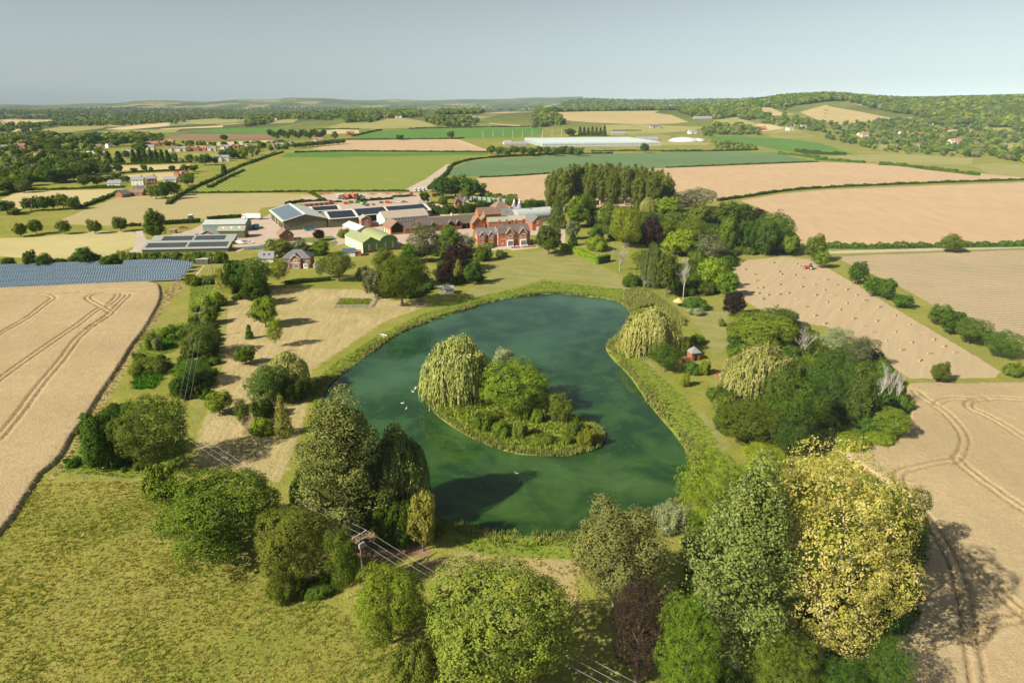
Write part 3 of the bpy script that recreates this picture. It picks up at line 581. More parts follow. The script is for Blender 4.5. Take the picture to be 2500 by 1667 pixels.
FIELDS = [
('mown_paddock', 'mown', [(-299.72,335.69),(-264.87,348.0),(-236.32,338.69),(-209.63,345.89),(-208.65,374.1),(-223.68,406.93),(-236.12,421.63),(-261.3,418.61),(-281.12,399.94),(-345.14,390.52)],1),
('hay_field', 'hay', [(-305.12,463.13),(-316.81,513.11),(-330.24,582.76),(-277.44,600.1),(-219.21,606.1),(-165.45,597.14),(-162.47,540.91),(-188.51,517.55),(-179.23,481.97),(-209.48,466.78),(-223.84,443.96),(-249.99,437.35),(-291.38,445.64)],1),
('sloping_field', 'straw', [(-420.26,570.18),(-431.18,599.58),(-433.41,621.95),(-391.26,627.8),(-355.93,636.33),(-347.33,607.39),(-337.9,563.26),(-333.31,530.92),(-359.46,530.92),(-369.41,507.5),(-386.11,507.5)],1),
('small_field', 'straw', [(-498.97,875.04),(-460.27,886.38),(-411.98,903.09),(-392.73,832.38),(-427.25,820.92),(-461.63,811.14)],1),
('small_field', 'straw', [(-423.23,759.32),(-406.89,780.54),(-376.8,797.55),(-344.36,718.98),(-358.91,708.2),(-396.24,724.48)],1),
('crop_row_field', 'cropgreen', [(-284.5,609.14),(-290.98,658.58),(-306.66,774.93),(-316.09,885.59),(-320.25,1015.09),(-239.51,1032.19),(-70.13,1023.55),(-87.52,800.0),(-103.44,624.81),(-183.79,615.32)],1),
('green_strip', 'green', [(-338.66,1028.47),(-350.72,1110.36),(-316.98,1130.0),(-205.22,1112.15),(-37.52,1131.69),(-38.15,1071.69),(-143.12,1047.27),(-252.02,1011.51)],1),
('harvest_field', 'pinkwheat', [(-337.42,1183.84),(-343.58,1302.93),(-342.38,1480.75),(-253.16,1511.54),(-115.61,1538.81),(-37.78,1168.56),(-159.61,1170.75)],1),
('dark_green_field', 'green', [(-355.77,1539.85),(-348.23,1684.41),(-325.47,1782.1),(-215.77,1811.26),(-100.79,1807.87),(-0.01,1807.53),(76.29,1798.15),(61.9,1637.4),(-0.01,1586.22),(-112.94,1570.73),(-257.94,1540.75)],1),
('blue_green_field', 'bluegreen', [(-67.39,751.34),(-69.49,855.16),(-59.1,946.02),(-22.04,990.97),(116.91,1090.06),(297.64,1139.79),(424.87,1142.14),(406.2,946.28),(291.58,898.36),(194.38,861.08),(41.98,784.77),(-35.36,746.79)],1),
('harvest_field', 'pinkwheat', [(-36.82,729.1),(41.47,774.93),(191.8,849.31),(287.56,885.59),(411.77,932.01),(465.09,911.61),(540.78,737.84),(580.87,651.54),(674.34,760.61),(528.55,720.55),(395.17,684.38),(295.33,651.54),(245.71,628.03),(193.85,588.44),(162.57,555.91),(119.78,513.11),(25.04,536.08),(-25.67,574.45)],1),
('harvest_field', 'pinkwheat', [(184.4,558.49),(236.34,603.08),(286.51,631.29),(380.82,658.58),(508.42,692.11),(700.81,737.84),(382.26,390.52),(285.07,376.54),(233.97,372.89),(168.6,371.68),(162.45,380.26),(184.77,454.22),(186.32,513.11)],1),
('stripy_crop_field', 'stripes', [(165.51,345.89),(186.65,350.13),(275.82,363.46),(385.08,380.26),(210.28,195.73),(168.43,211.73),(164.45,240.59),(167.33,288.27),(166.22,326.03)],1),
('farm_track', 'gravel', [(166.55,353.38),(279.11,368.12),(372.84,380.26),(382.26,390.52),(284.21,375.31),(168.32,360.04)],2),
('bale_field', 'stubble', [(108.4,324.16),(119.48,338.69),(140.15,346.94),(152.42,338.69),(150.19,292.06),(146.9,237.92),(145.59,205.47),(144.1,186.78),(139.26,182.4),(114.59,182.07),(114.3,201.47),(114.35,216.1),(111.75,230.23),(102.95,235.31),(95.72,246.1),(93.3,264.06),(98.93,299.92)],1),
('distant_field', 'tan', [(-2342.51,3283.57),(-2093.68,3250.52),(-1821.76,2924.19),(-1847.69,2856.39),(-1621.63,2266.22)],1),
('distant_field', 'olive', [(-1248.0,1879.92),(-1354.98,2059.04),(-1420.91,2265.71),(-1322.91,2340.3),(-1252.68,2183.19),(-1194.55,1938.93),(-1194.81,1825.03)],1),
('distant_field', 'pale', [(-1210.41,2120.12),(-1253.14,2348.31),(-1265.6,2650.38),(-1133.98,2371.29),(-1136.54,2284.47),(-1142.35,2105.58)],1),
('distant_field', 'pale', [(-1082.99,2189.06),(-929.91,2302.86),(-893.7,2211.47),(-1052.24,2160.94)],1),
('distant_field', 'olive', [(-1157.14,2504.83),(-1397.35,3082.28),(-1405.01,3397.2),(-995.05,2635.8),(-933.16,2438.08),(-1036.54,2407.94)],1),
('distant_field', 'olive', [(-1094.82,1774.72),(-1163.84,2025.7),(-1113.28,2113.73),(-1015.3,2192.64),(-946.9,2007.37),(-980.75,1887.1),(-981.18,1703.75),(-921.92,1507.62)],1),
('distant_field', 'green', [(-893.56,1959.71),(-887.66,2136.23),(-714.95,2079.89),(-656.19,2048.9),(-565.5,1760.85),(-611.13,1773.02)],1),
('distant_field', 'plough', [(-779.61,1605.64),(-859.93,1852.24),(-604.91,1754.71),(-553.56,1723.03),(-503.81,1527.29),(-630.25,1401.54)],1),
('distant_field', 'pale', [(-576.68,1328.13),(-497.93,1439.98),(-484.72,1433.31),(-432.32,1287.81),(-529.03,1263.36)],1),
('distant_field', 'olive', [(-496.96,1024.43),(-492.87,1089.71),(-449.93,1104.57),(-423.7,1006.06),(-462.63,985.24)],1),
('distant_field', 'olive', [(-719.17,990.32),(-700.48,995.51),(-693.16,1010.89),(-665.84,967.5),(-684.03,940.44)],1),
('distant_field', 'olive', [(-508.58,1897.46),(-490.97,2068.86),(-405.29,2049.38),(-380.52,2190.04),(-329.06,2192.83),(-257.02,2056.08),(-194.27,1883.36),(-249.34,1848.38),(-334.55,1833.23)],1),
('distant_field', 'olive', [(-768.1,2268.99),(-798.89,2467.95),(-724.78,2442.16),(-685.91,2247.61)],1),
('distant_field', 'olive', [(-208.91,2166.13),(-128.28,2315.98),(-119.54,2155.4),(-191.78,2053.02)],1),
('distant_field', 'tan', [(-98.41,2299.29),(-144.51,5049.91),(-0.02,4926.54),(156.2,4778.41),(56.01,1834.44),(-0.01,1853.43),(-61.19,1916.49)],1),
('distant_field', 'straw', [(-483.04,1789.24),(-454.94,1849.97),(-387.66,1809.09),(-365.44,1702.72),(-440.06,1698.18)],1),
('distant_field', 'tan2', [(126.69,2308.4),(267.23,2365.01),(469.81,2319.98),(464.69,2080.16),(463.52,1882.72),(415.85,1854.25),(327.18,1849.52),(215.84,1900.29),(159.79,1950.4),(134.49,2035.93)],1),
('distant_field', 'olive', [(233.18,1845.51),(326.75,1847.0),(479.69,1762.88),(406.06,1685.26),(318.93,1647.63),(214.57,1649.66)],1),
('distant_field', 'olive', [(530.3,1899.76),(605.96,1953.36),(610.4,1779.22),(596.4,1736.4),(550.15,1813.97)],1),
('distant_field', 'green', [(431.37,1587.93),(484.93,1590.15),(532.59,1542.53),(579.68,1505.99),(605.82,1397.3),(515.25,1046.51),(472.86,1084.89),(454.41,1173.73),(466.7,1346.73),(430.68,1486.4)],1),
('distant_field', 'olive', [(299.24,1479.94),(337.71,1494.07),(401.61,1423.75),(371.45,1353.67),(285.52,1356.04)],1),
('distant_field', 'tan2', [(764.19,1913.29),(873.65,2012.36),(872.67,1972.74),(911.05,1887.64),(937.64,1753.46),(864.0,1726.04),(761.57,1677.32),(751.66,1770.85)],1),
('distant_field', 'tan2', [(737.94,2167.83),(742.51,2065.93),(738.14,1875.48),(699.84,1874.7),(659.27,1928.7)],1),
('distant_field', 'tan', [(610.65,1779.95),(630.53,1740.72),(640.9,1671.74),(580.04,1639.24),(570.15,1688.69)],1),
('distant_field', 'olive', [(460.57,1039.64),(513.41,1077.85),(605.41,1088.21),(649.67,993.56),(588.06,899.15),(512.21,890.4),(480.93,924.98),(464.52,972.9)],1),
('distant_field', 'tan2', [(1080.25,1704.98),(1114.08,1695.76),(1168.86,1640.52),(1191.31,1618.88),(1158.56,1571.92),(1134.3,1589.36),(1090.87,1618.43)],1),
('distant_field', 'olive', [(578.81,882.37),(630.14,916.61),(648.99,890.73),(664.15,882.41),(554.76,732.75),(541.22,738.47),(528.99,774.65)],1),
('distant_field', 'olive', [(653.7,1290.95),(734.62,1354.42),(692.86,1249.36),(612.82,1185.54)],1),
('distant_field', 'tan2', [(927.68,1535.61),(978.76,1536.76),(961.29,1481.18),(907.17,1475.91)],1),
('distant_field', 'olive', [(730.51,1307.33),(783.0,1337.44),(746.54,1252.68),(691.56,1218.27)],1),
('distant_field', 'olive', [(854.24,1268.01),(920.1,1290.76),(871.27,1203.54),(796.93,1166.63)],1),
('distant_field', 'tan2', [(839.84,1819.89),(858.77,1786.05),(846.29,1746.62),(825.94,1775.33)],1),
('distant_field', 'olive', [(999.1,1511.88),(1046.15,1511.83),(1029.15,1468.52),(977.65,1459.61)],1),
('distant_field', 'straw', [(-906.48,1273.77),(-893.56,1305.87),(-836.42,1229.49),(-850.45,1198.83)],1),
('distant_field', 'olive', [(-729.19,1065.13),(-716.98,1091.37),(-681.34,1040.72),(-697.51,1019.88)],1),
('distant_field', 'olive', [(-747.89,1199.8),(-731.85,1224.77),(-697.74,1169.39),(-713.91,1149.85)],1),
('distant_field', 'pale', [(-1420.89,2027.39),(-1415.32,2116.2),(-1333.35,2006.0),(-1329.97,1904.08)],1),
('distant_field', 'olive', [(699.89,1592.52),(745.29,1610.0),(729.29,1568.0),(687.81,1540.34)],1),
('farmyard', 'yard', [(-199.74,424.69),(-202.67,450.75),(-184.85,472.37),(-170.82,463.13),(-173.99,513.11),(-143.85,548.31),(-68.67,555.91),(-48.38,524.35),(-23.99,437.35),(-23.13,374.1),(-38.82,362.31),(-58.46,385.33),(-63.37,362.31),(-79.74,356.68),(-94.43,380.26),(-103.48,368.12),(-116.45,380.26),(-134.02,389.21),(-145.33,365.78),(-145.42,356.68),(-156.82,380.26),(-196.54,386.61),(-204.91,406.93)],1),
('machinery_yard', 'yard', [(-178.13,582.76),(-159.08,609.14),(-90.25,609.14),(-72.34,603.08),(-62.95,536.08),(-137.85,524.35),(-162.47,540.91)],2),
('drive', 'gravel', [(-68.96,624.81),(-91.57,618.45),(-97.35,631.29),(-89.1,729.1),(-84.02,898.36),(-73.93,911.5),(-77.68,751.34)],1),
('drive', 'gravel', [(-232.89,421.63),(-229.11,421.63),(-212.03,393.17),(-205.93,390.52),(-192.29,380.26),(-190.82,362.31),(-196.12,356.68),(-197.32,343.8),(-201.77,343.8),(-205.5,365.78),(-214.68,386.61)],2),
('yard_lawn', 'lawn', [(-104.72,385.37),(-101.37,389.52),(-98.28,383.33),(-97.83,373.41),(-100.7,369.57),(-105.13,379.3),(-124.36,387.43),(-127.31,395.9),(-117.95,400.26),(-107.15,404.72),(-102.92,395.9)],3),
('terrace', 'paving', [(-15.76,371.48),(-11.06,361.67),(-2.06,365.53),(0.31,361.67),(14.72,369.48),(13.73,375.55),(-0.49,373.5),(-8.53,371.48),(-10.7,377.61)],3),
('gravel_court', 'gravel', [(33.36,364.77),(47.74,342.08),(44.5,338.82),(40.3,345.4),(28.71,362.93)],2),
('manor_drive', 'gravel', [(11.76,442.67),(23.28,445.49),(34.11,437.15),(29.57,375.55),(27.14,375.55),(30.58,426.47),(16.98,406.52),(10.85,406.52)],2),
('garden_path', 'gravel', [(-145.6,306.32),(-144.73,306.32),(-149.83,326.81),(-150.76,327.22)],2),
]
LAKE = [(-8.0, 264.1), (4.3, 271.9), (18.9, 276.0), (32.9, 270.6), (42.6, 264.1), (45.3, 250.7), (43.9, 237.9), (39.7, 227.8), (35.2, 218.3), (31.5, 210.9), (31.6, 200.3), (34.8, 185.1), (37.1, 163.8), (39.9, 146.4), (40.6, 135.8), (39.0, 128.2), (35.4, 121.3), (31.5, 115.8), (26.1, 112.0), (19.8, 108.5), (12.7, 106.9), (5.9, 106.2), (-2.1, 107.0), (-9.5, 109.5), (-16.0, 112.8), (-24.5, 121.3), (-33.3, 133.8), (-44.4, 151.0), (-51.5, 168.0), (-52.3, 178.5), (-49.2, 191.3), (-43.7, 210.9), (-37.5, 226.8), (-28.2, 240.1), (-19.4, 251.2)]
ISLAND = [(-25.2, 175.4), (-22.3, 168.0), (-18.5, 158.5), (-12.3, 149.8), (-5.7, 143.1), (0.4, 139.0), (7.3, 137.4), (13.2, 138.0), (19.4, 141.6), (20.9, 147.1), (19.5, 152.2), (15.7, 155.4), (11.1, 160.6), (7.6, 170.9), (0.5, 176.9), (-9.5, 181.1), (-19.7, 183.7), (-24.5, 181.1)]
WHEAT_A = [(-292.8, 264.1), (-250.3, 276.0), (-217.9, 281.7), (-193.7, 287.5), (-167.8, 292.1), (-156.5, 290.5), (-149.9, 281.7), (-141.2, 264.1), (-134.5, 245.0), (-128.1, 225.3), (-123.2, 207.5), (-117.1, 188.5), (-112.5, 172.4), (-107.3, 156.4), (-104.4, 145.3), (-101.0, 135.8), (-100.6, 129.1), (-99.3, 124.3), (-96.1, 114.2), (-94.4, 107.1), (-91.0, 79.8), (-111.6, 78.1), (-154.9, 97.7)]
WHEAT_B = [(111.4, 176.6), (125.4, 177.3), (144.5, 177.9), (175.5, 178.5), (189.5, 146.4), (114.7, 72.8), (82.5, 58.1), (46.9, 58.1), (53.0, 73.4), (60.3, 87.1), (74.7, 105.2), (78.5, 121.3), (74.9, 137.8), (83.2, 141.6), (93.9, 146.4), (103.3, 161.1)]
HAYLAWN = [(-113.4, 260.9), (-106.5, 280.9), (-88.6, 283.1), (-64.0, 280.9), (-48.2, 264.1), (-30.4, 260.9), (-46.6, 235.3), (-51.2, 219.7), (-56.5, 199.5), (-59.6, 188.5), (-55.5, 172.4), (-51.2, 148.7), (-48.9, 133.8), (-49.0, 125.5), (-57.3, 128.2), (-70.5, 132.9), (-77.4, 155.9), (-85.3, 185.1), (-99.3, 225.3)]
LAWNM = [(-19.8, 257.8), (-16.9, 299.9), (-7.8, 335.7), (5.5, 356.7), (26.9, 365.8), (46.3, 316.9), (51.8, 299.9), (48.5, 278.8), (31.4, 292.1), (14.5, 299.9), (-1.1, 280.9), (-13.3, 264.1)]
TRACK_A = [[(-172.3, 207.7), (-174.4, 220.2), (-177.1, 238.4), (-182.2, 256.6), (-183.9, 263.5), (-186.8, 267.6), (-192.8, 270.4), (-202.6, 269.7), (-212.1, 265.6)], [(-143.3, 165.8), (-145.7, 179.6), (-148.5, 195.7), (-151.4, 213.8), (-153.8, 230.2), (-157.2, 248.1), (-157.1, 256.6), (-160.5, 268.7), (-163.9, 273.0), (-169.1, 273.0), (-171.8, 268.7), (-169.4, 263.5), (-162.0, 256.6), (-154.0, 249.0), (-150.9, 246.3), (-149.0, 241.8), (-148.1, 227.0)], [(-119.7, 137.6), (-120.5, 144.0), (-124.2, 155.6), (-131.5, 176.1), (-137.8, 195.7), (-144.8, 215.2), (-147.9, 230.2), (-150.4, 245.4), (-154.3, 260.5), (-156.5, 268.7), (-159.3, 271.9), (-172.1, 274.1), (-183.6, 274.1), (-193.8, 271.9)], [(-188.5, 270.8), (-173.9, 277.4), (-156.4, 277.4)]]
TRACK_B = [[(110.0, 171.3), (109.8, 166.2), (110.2, 163.1), (110.3, 158.9), (109.2, 152.4), (107.5, 146.5), (105.0, 141.5), (101.3, 136.9), (98.3, 134.1), (96.5, 133.1), (95.0, 133.1), (88.3, 130.7), (83.8, 128.9), (81.5, 126.0), (79.8, 121.5), (78.9, 116.2), (78.6, 110.8), (77.5, 105.2), (76.1, 99.6), (73.9, 93.3), (70.3, 85.8), (67.6, 80.8), (65.4, 76.2), (63.1, 71.9)], [(111.0, 163.1), (114.1, 165.3), (117.9, 166.7), (122.8, 166.2), (129.0, 166.7), (135.9, 165.8)], [(120.2, 143.6), (120.2, 150.9), (119.2, 157.2), (118.1, 160.5), (121.2, 164.9), (125.8, 165.8)], [(98.8, 134.2), (97.9, 129.3), (98.2, 123.4), (98.7, 117.4), (99.6, 112.4)], [(78.7, 99.6), (78.7, 94.5), (78.7, 89.8), (79.0, 85.8), (79.5, 82.7)], [(79.8, 84.8), (74.3, 84.1), (70.6, 82.1), (67.7, 79.5)]]
LUSH = [[(-56.2, 178.5), (-54.7, 192.1), (-45.5, 220.6), (-35.0, 243.3), (-20.3, 264.1), (-2.9, 278.8), (14.3, 295.9), (29.1, 288.3), (48.8, 280.9), (46.8, 257.8), (18.2, 264.1), (-7.7, 251.8), (-27.2, 230.2), (-38.8, 207.5), (-47.8, 185.1), (-50.9, 172.4)], [(-11.5, 105.2), (-2.1, 107.1), (12.4, 107.1), (11.0, 100.1), (1.8, 99.9), (-7.4, 101.6)], [(31.4, 211.7), (40.6, 195.7), (45.9, 172.4), (48.2, 146.4), (47.2, 135.8), (39.4, 128.2), (34.6, 151.0), (29.0, 188.5)], [(-103.5, 146.4), (-101.6, 166.6), (-86.5, 163.8), (-71.1, 130.0), (-80.5, 126.4), (-96.9, 129.1)], [(-117.0, 195.7), (-107.3, 203.5), (-124.3, 270.6), (-132.7, 299.9), (-144.5, 299.9), (-117.4, 235.3), (-128.1, 225.3), (-110.4, 178.5)]]
STRAWP = [[(-146.1, 264.1), (-148.7, 292.1), (-144.5, 299.9), (-138.6, 270.6), (-123.4, 216.1), (-107.0, 163.8), (-97.9, 133.8), (-96.8, 124.7), (-107.0, 155.9)], [(-16.3, 98.9), (-7.4, 101.3), (10.8, 98.9), (10.5, 87.1), (1.8, 97.7), (-12.8, 94.3)], [(11.2, 94.3), (13.1, 98.9), (9.3, 97.7)]]
SOILP = [[(-35.6, 106.5), (-32.6, 110.6), (-26.3, 107.8), (-16.9, 103.9), (-13.4, 100.7), (-24.6, 98.9), (-28.9, 101.3)], [(-67.5, 155.9), (-65.1, 158.5), (-61.0, 149.8), (-64.0, 146.4)], [(-72.6, 207.5), (-67.8, 205.5), (-72.5, 202.7)]]
BLD_ITEMS = [
('backrange', (-16.92,463.11,0.264,11.75)),
('bench', (56.5,285.2,0.0,1.2)),
('big_shed', (-140.72,421.07,0.4712,26.62)),
('boat', (-43.97,220.05,-0.0,0.95)),
('boathouse', (56.38,282.86,0.2162,5.42)),
('brick_block', (-95.07,431.49,0.3396,6.12)),
('brick_gable', (-180.15,389.77,0.0706,10.72)),
('brown_house', (-131.74,384.34,0.4611,7.87)),
('car1', (-187.96,401.81,0.0,0.74)),
('car2', (-149.99,381.3,0.0,0.78)),
('car3', (14.79,406.52,0.0,0.88)),
('combine', (-217.93,466.18,0.0,0.85)),
('conservatory', (-95.49,315.48,0.504,2.94)),
('cont0', (-32.71,559.82,-0.0,5.93)),
('cont1', (-28.73,557.21,0.0,5.9)),
('cont2', (-24.78,554.62,0.0,5.87)),
('cont3', (-20.87,552.06,0.0,5.85)),
('cont4', (-17.0,549.51,-0.0,5.82)),
('cont5', (-13.16,546.99,0.0,5.8)),
('cont6', (-9.35,544.5,-0.0,5.77)),
('cont7', (-5.57,542.02,-0.0,5.75)),
('cottage', (-42.3,519.15,0.2236,12.01)),
('dome1', (359.76,1486.68,-0.0656,4.67)),
('dome2', (386.5,1484.76,-0.0811,4.65)),
('eastgable', (12.58,421.31,0.4501,5.89)),
('flatroof', (-14.74,426.47,0.0695,18.82)),
('garage', (-124.78,331.02,0.2332,6.72)),
('glasshouse', (55.49,1290.96,0.2075,225.69)),
('green_arch', (-70.38,362.12,0.4722,8.93)),
('green_gable', (-78.08,354.07,0.847,11.24)),
('grey_barn', (-81.35,437.41,0.7152,32.3)),
('hangar', (17.4,441.28,0.4916,7.72)),
('house', (-109.52,319.78,0.0893,13.06)),
('hut', (-154.86,328.18,0.0466,5.88)),
('kilnA', (1.39,463.11,-0.0,2.97)),
('kilnB', (4.92,460.09,-0.0,2.36)),
('long_shed', (-104.98,449.43,0.6043,60.41)),
('manor', (-6.13,372.49,0.2467,16.74)),
('manor_wing', (-19.73,378.65,0.3802,8.5)),
('mast', (-4795.54,8003.39,-0.3589,34.51)),
('midwing', (-24.81,426.47,0.4536,9.01)),
('northrange', (-6.83,449.78,-0.4021,18.14)),
('oast', (-10.92,460.09,0.3301,9.34)),
('olive_shed', (-171.46,395.9,0.0905,15.11)),
('open_barn', (-72.54,407.43,0.515,8.41)),
('parasol', (64.8,256.01,-0.0,1.09)),
('pavilion', (55.05,195.84,0.2708,3.59)),
('pickup', (-209.78,429.47,0.0,0.79)),
('pole1', (-24.71,94.02,0.0,0.58)),
('pole2', (-71.7,132.5,0.0,0.61)),
('post1', (13.01,165.68,-0.0,0.74)),
('range', (-56.91,416.27,0.4229,34.46)),
('range_low', (-64.95,410.13,0.6528,10.11)),
('redtractor', (142.86,317.65,0.0,1.32)),
('rubble', (60.64,184.07,-0.0,0.81)),
('shed2', (-115.76,432.25,0.4712,19.18)),
('shed3', (-136.6,469.43,0.4712,19.8)),
('smallhut', (-207.64,412.04,0.0,0.76)),
('solar_hut', (-87.06,345.5,-0.0,6.44)),
('solar_row_yard', (-144.35,362.76,0.8371,14.85)),
('solar_shed_back', (-199.49,372.92,0.1613,44.04)),
('solar_shed_front', (-194.26,353.89,0.1364,43.55)),
('summerhouse', (-29.59,272.7,0.1052,4.13)),
('swan1', (-29.08,165.64,0.0,0.74)),
('swan2', (-27.56,162.31,-0.0,0.73)),
('swan3', (-27.36,173.25,-0.0,0.77)),
('swan4', (-26.99,174.8,-0.0,0.77)),
('swan5', (-26.95,175.99,0.0,0.78)),
('swan6', (-26.3,176.98,0.0,0.78)),
('swan7', (-25.79,177.59,-0.0,0.79)),
('swan8', (1.04,129.36,-0.0,0.75)),
('trailerA', (-161.38,426.09,-0.0,0.78)),
('trailerB', (-128.52,420.58,0.0,0.86)),
('truck', (-183.08,464.86,0.0,0.85)),
('van', (-155.33,379.1,0.0,0.7)),
('white_roof_shed', (-188.75,416.27,0.1242,26.06)),
('white_shed', (-91.26,400.26,0.6645,7.22)),
]
VEHICLES = [
('boxtrailer', -143.3,567.5,1.05, 'white box trailer at the left of the machinery yard', None),
('harvester', -135.6,567.5,1.31, 'left red-orange potato harvester in the machinery yard', None),
('harvester', -131.2,569.7,1.05, 'right red-orange potato harvester in the machinery yard', None),
('tractor_green', -136.9,563.3,1.4, 'green tractor before the left red harvester', None),
('tractor_green', -127.3,563.3,1.4, 'green tractor before the right red harvester', None),
('tractor_green', -126.1,574.0,0.35, 'green tractor right of the red harvesters', None),
('implement_red', -162.7,599.0,0.17, 'red cultivator frame at the far left of the yard', None),
('implement_red', -124.3,596.6,0.09, 'red plough at the yard back edge, left', None),
('implement_red', -112.1,599.0,0.09, 'red plough at the yard back edge, middle', None),
('implement_red', -101.7,601.4,0.09, 'red plough at the yard back edge, right', None),
('implement_red', -168.0,594.3,0.26, 'low red implement beside the hay field hedge', None),
('car_grey', -123.2,565.4,0.17, 'grey car behind the yard hedge', None),
('car_grey', -117.3,567.5,0.17, 'silver car behind the yard hedge, right', None),
('trailer_green', -116.5,533.3,1.22, 'lime green trailer below the yard hedge', None),
('car_dark', -111.8,527.7,1.4, 'dark blue car beside the lime green trailer', None),
('car_grey', -108.0,531.4,1.4, 'grey car right of the dark blue car', None),
('car_dark', -103.7,542.9,1.4, 'dark car at the left of the parked row', None),
('car_red', -99.9,542.9,0.0, 'red van in the parked row', None),
('car_white', -95.8,544.9,0.17, 'left white car in the parked row', None),
('car_white', -92.3,546.9,-0.17, 'right white car in the parked row', None),
('car_blue', -87.6,546.9,0.35, 'blue car at the right of the parked row', None),
('car_white', -74.6,547.0,0.17, 'white car behind the long solar roof', None),
('car_blue', -87.1,547.0,0.17, 'blue car behind the long solar roof, left', None),
('bin_green', -128.4,542.9,0.0, 'green skip in the machinery yard, left', None),
('bin_green', -123.2,542.9,0.0, 'grey-green skip in the machinery yard, right', None),
('bin_red', -131.1,537.1,0.0, 'small red bin behind the second shed', None),
('bin_maroon', -157.8,525.1,0.17, 'maroon crate stack behind the big olive shed', 'maroon crate stacks'),
('bin_maroon', -154.6,527.3,0.17, 'maroon crate stack behind the big olive shed', 'maroon crate stacks'),
('bin_maroon', -151.3,529.5,0.17, 'maroon crate stack behind the big olive shed', 'maroon crate stacks'),
('bin_maroon', -148.1,531.8,0.17, 'maroon crate stack behind the big olive shed', 'maroon crate stacks'),
('bin_maroon', -144.8,534.1,0.17, 'maroon crate stack behind the big olive shed', 'maroon crate stacks'),
('bin_maroon', -141.5,536.3,0.17, 'maroon crate stack behind the big olive shed', 'maroon crate stacks'),
('bus', -86.7,617.4,1.48, 'left white minibus on the track', None),
('bus', -83.0,617.4,1.48, 'middle white minibus on the track', None),
('bus', -79.7,619.0,1.48, 'right white minibus on the track', None),
('trailer_orange', -62.4,566.4,0.0, 'orange implement near the small cottage', None),
('trailer_red', -67.5,582.5,0.52, 'red trailer near the small cottage', None),
('trailer_red', -85.4,584.9,1.57, 'red brick kiosk-like trailer by the yard', None),
]
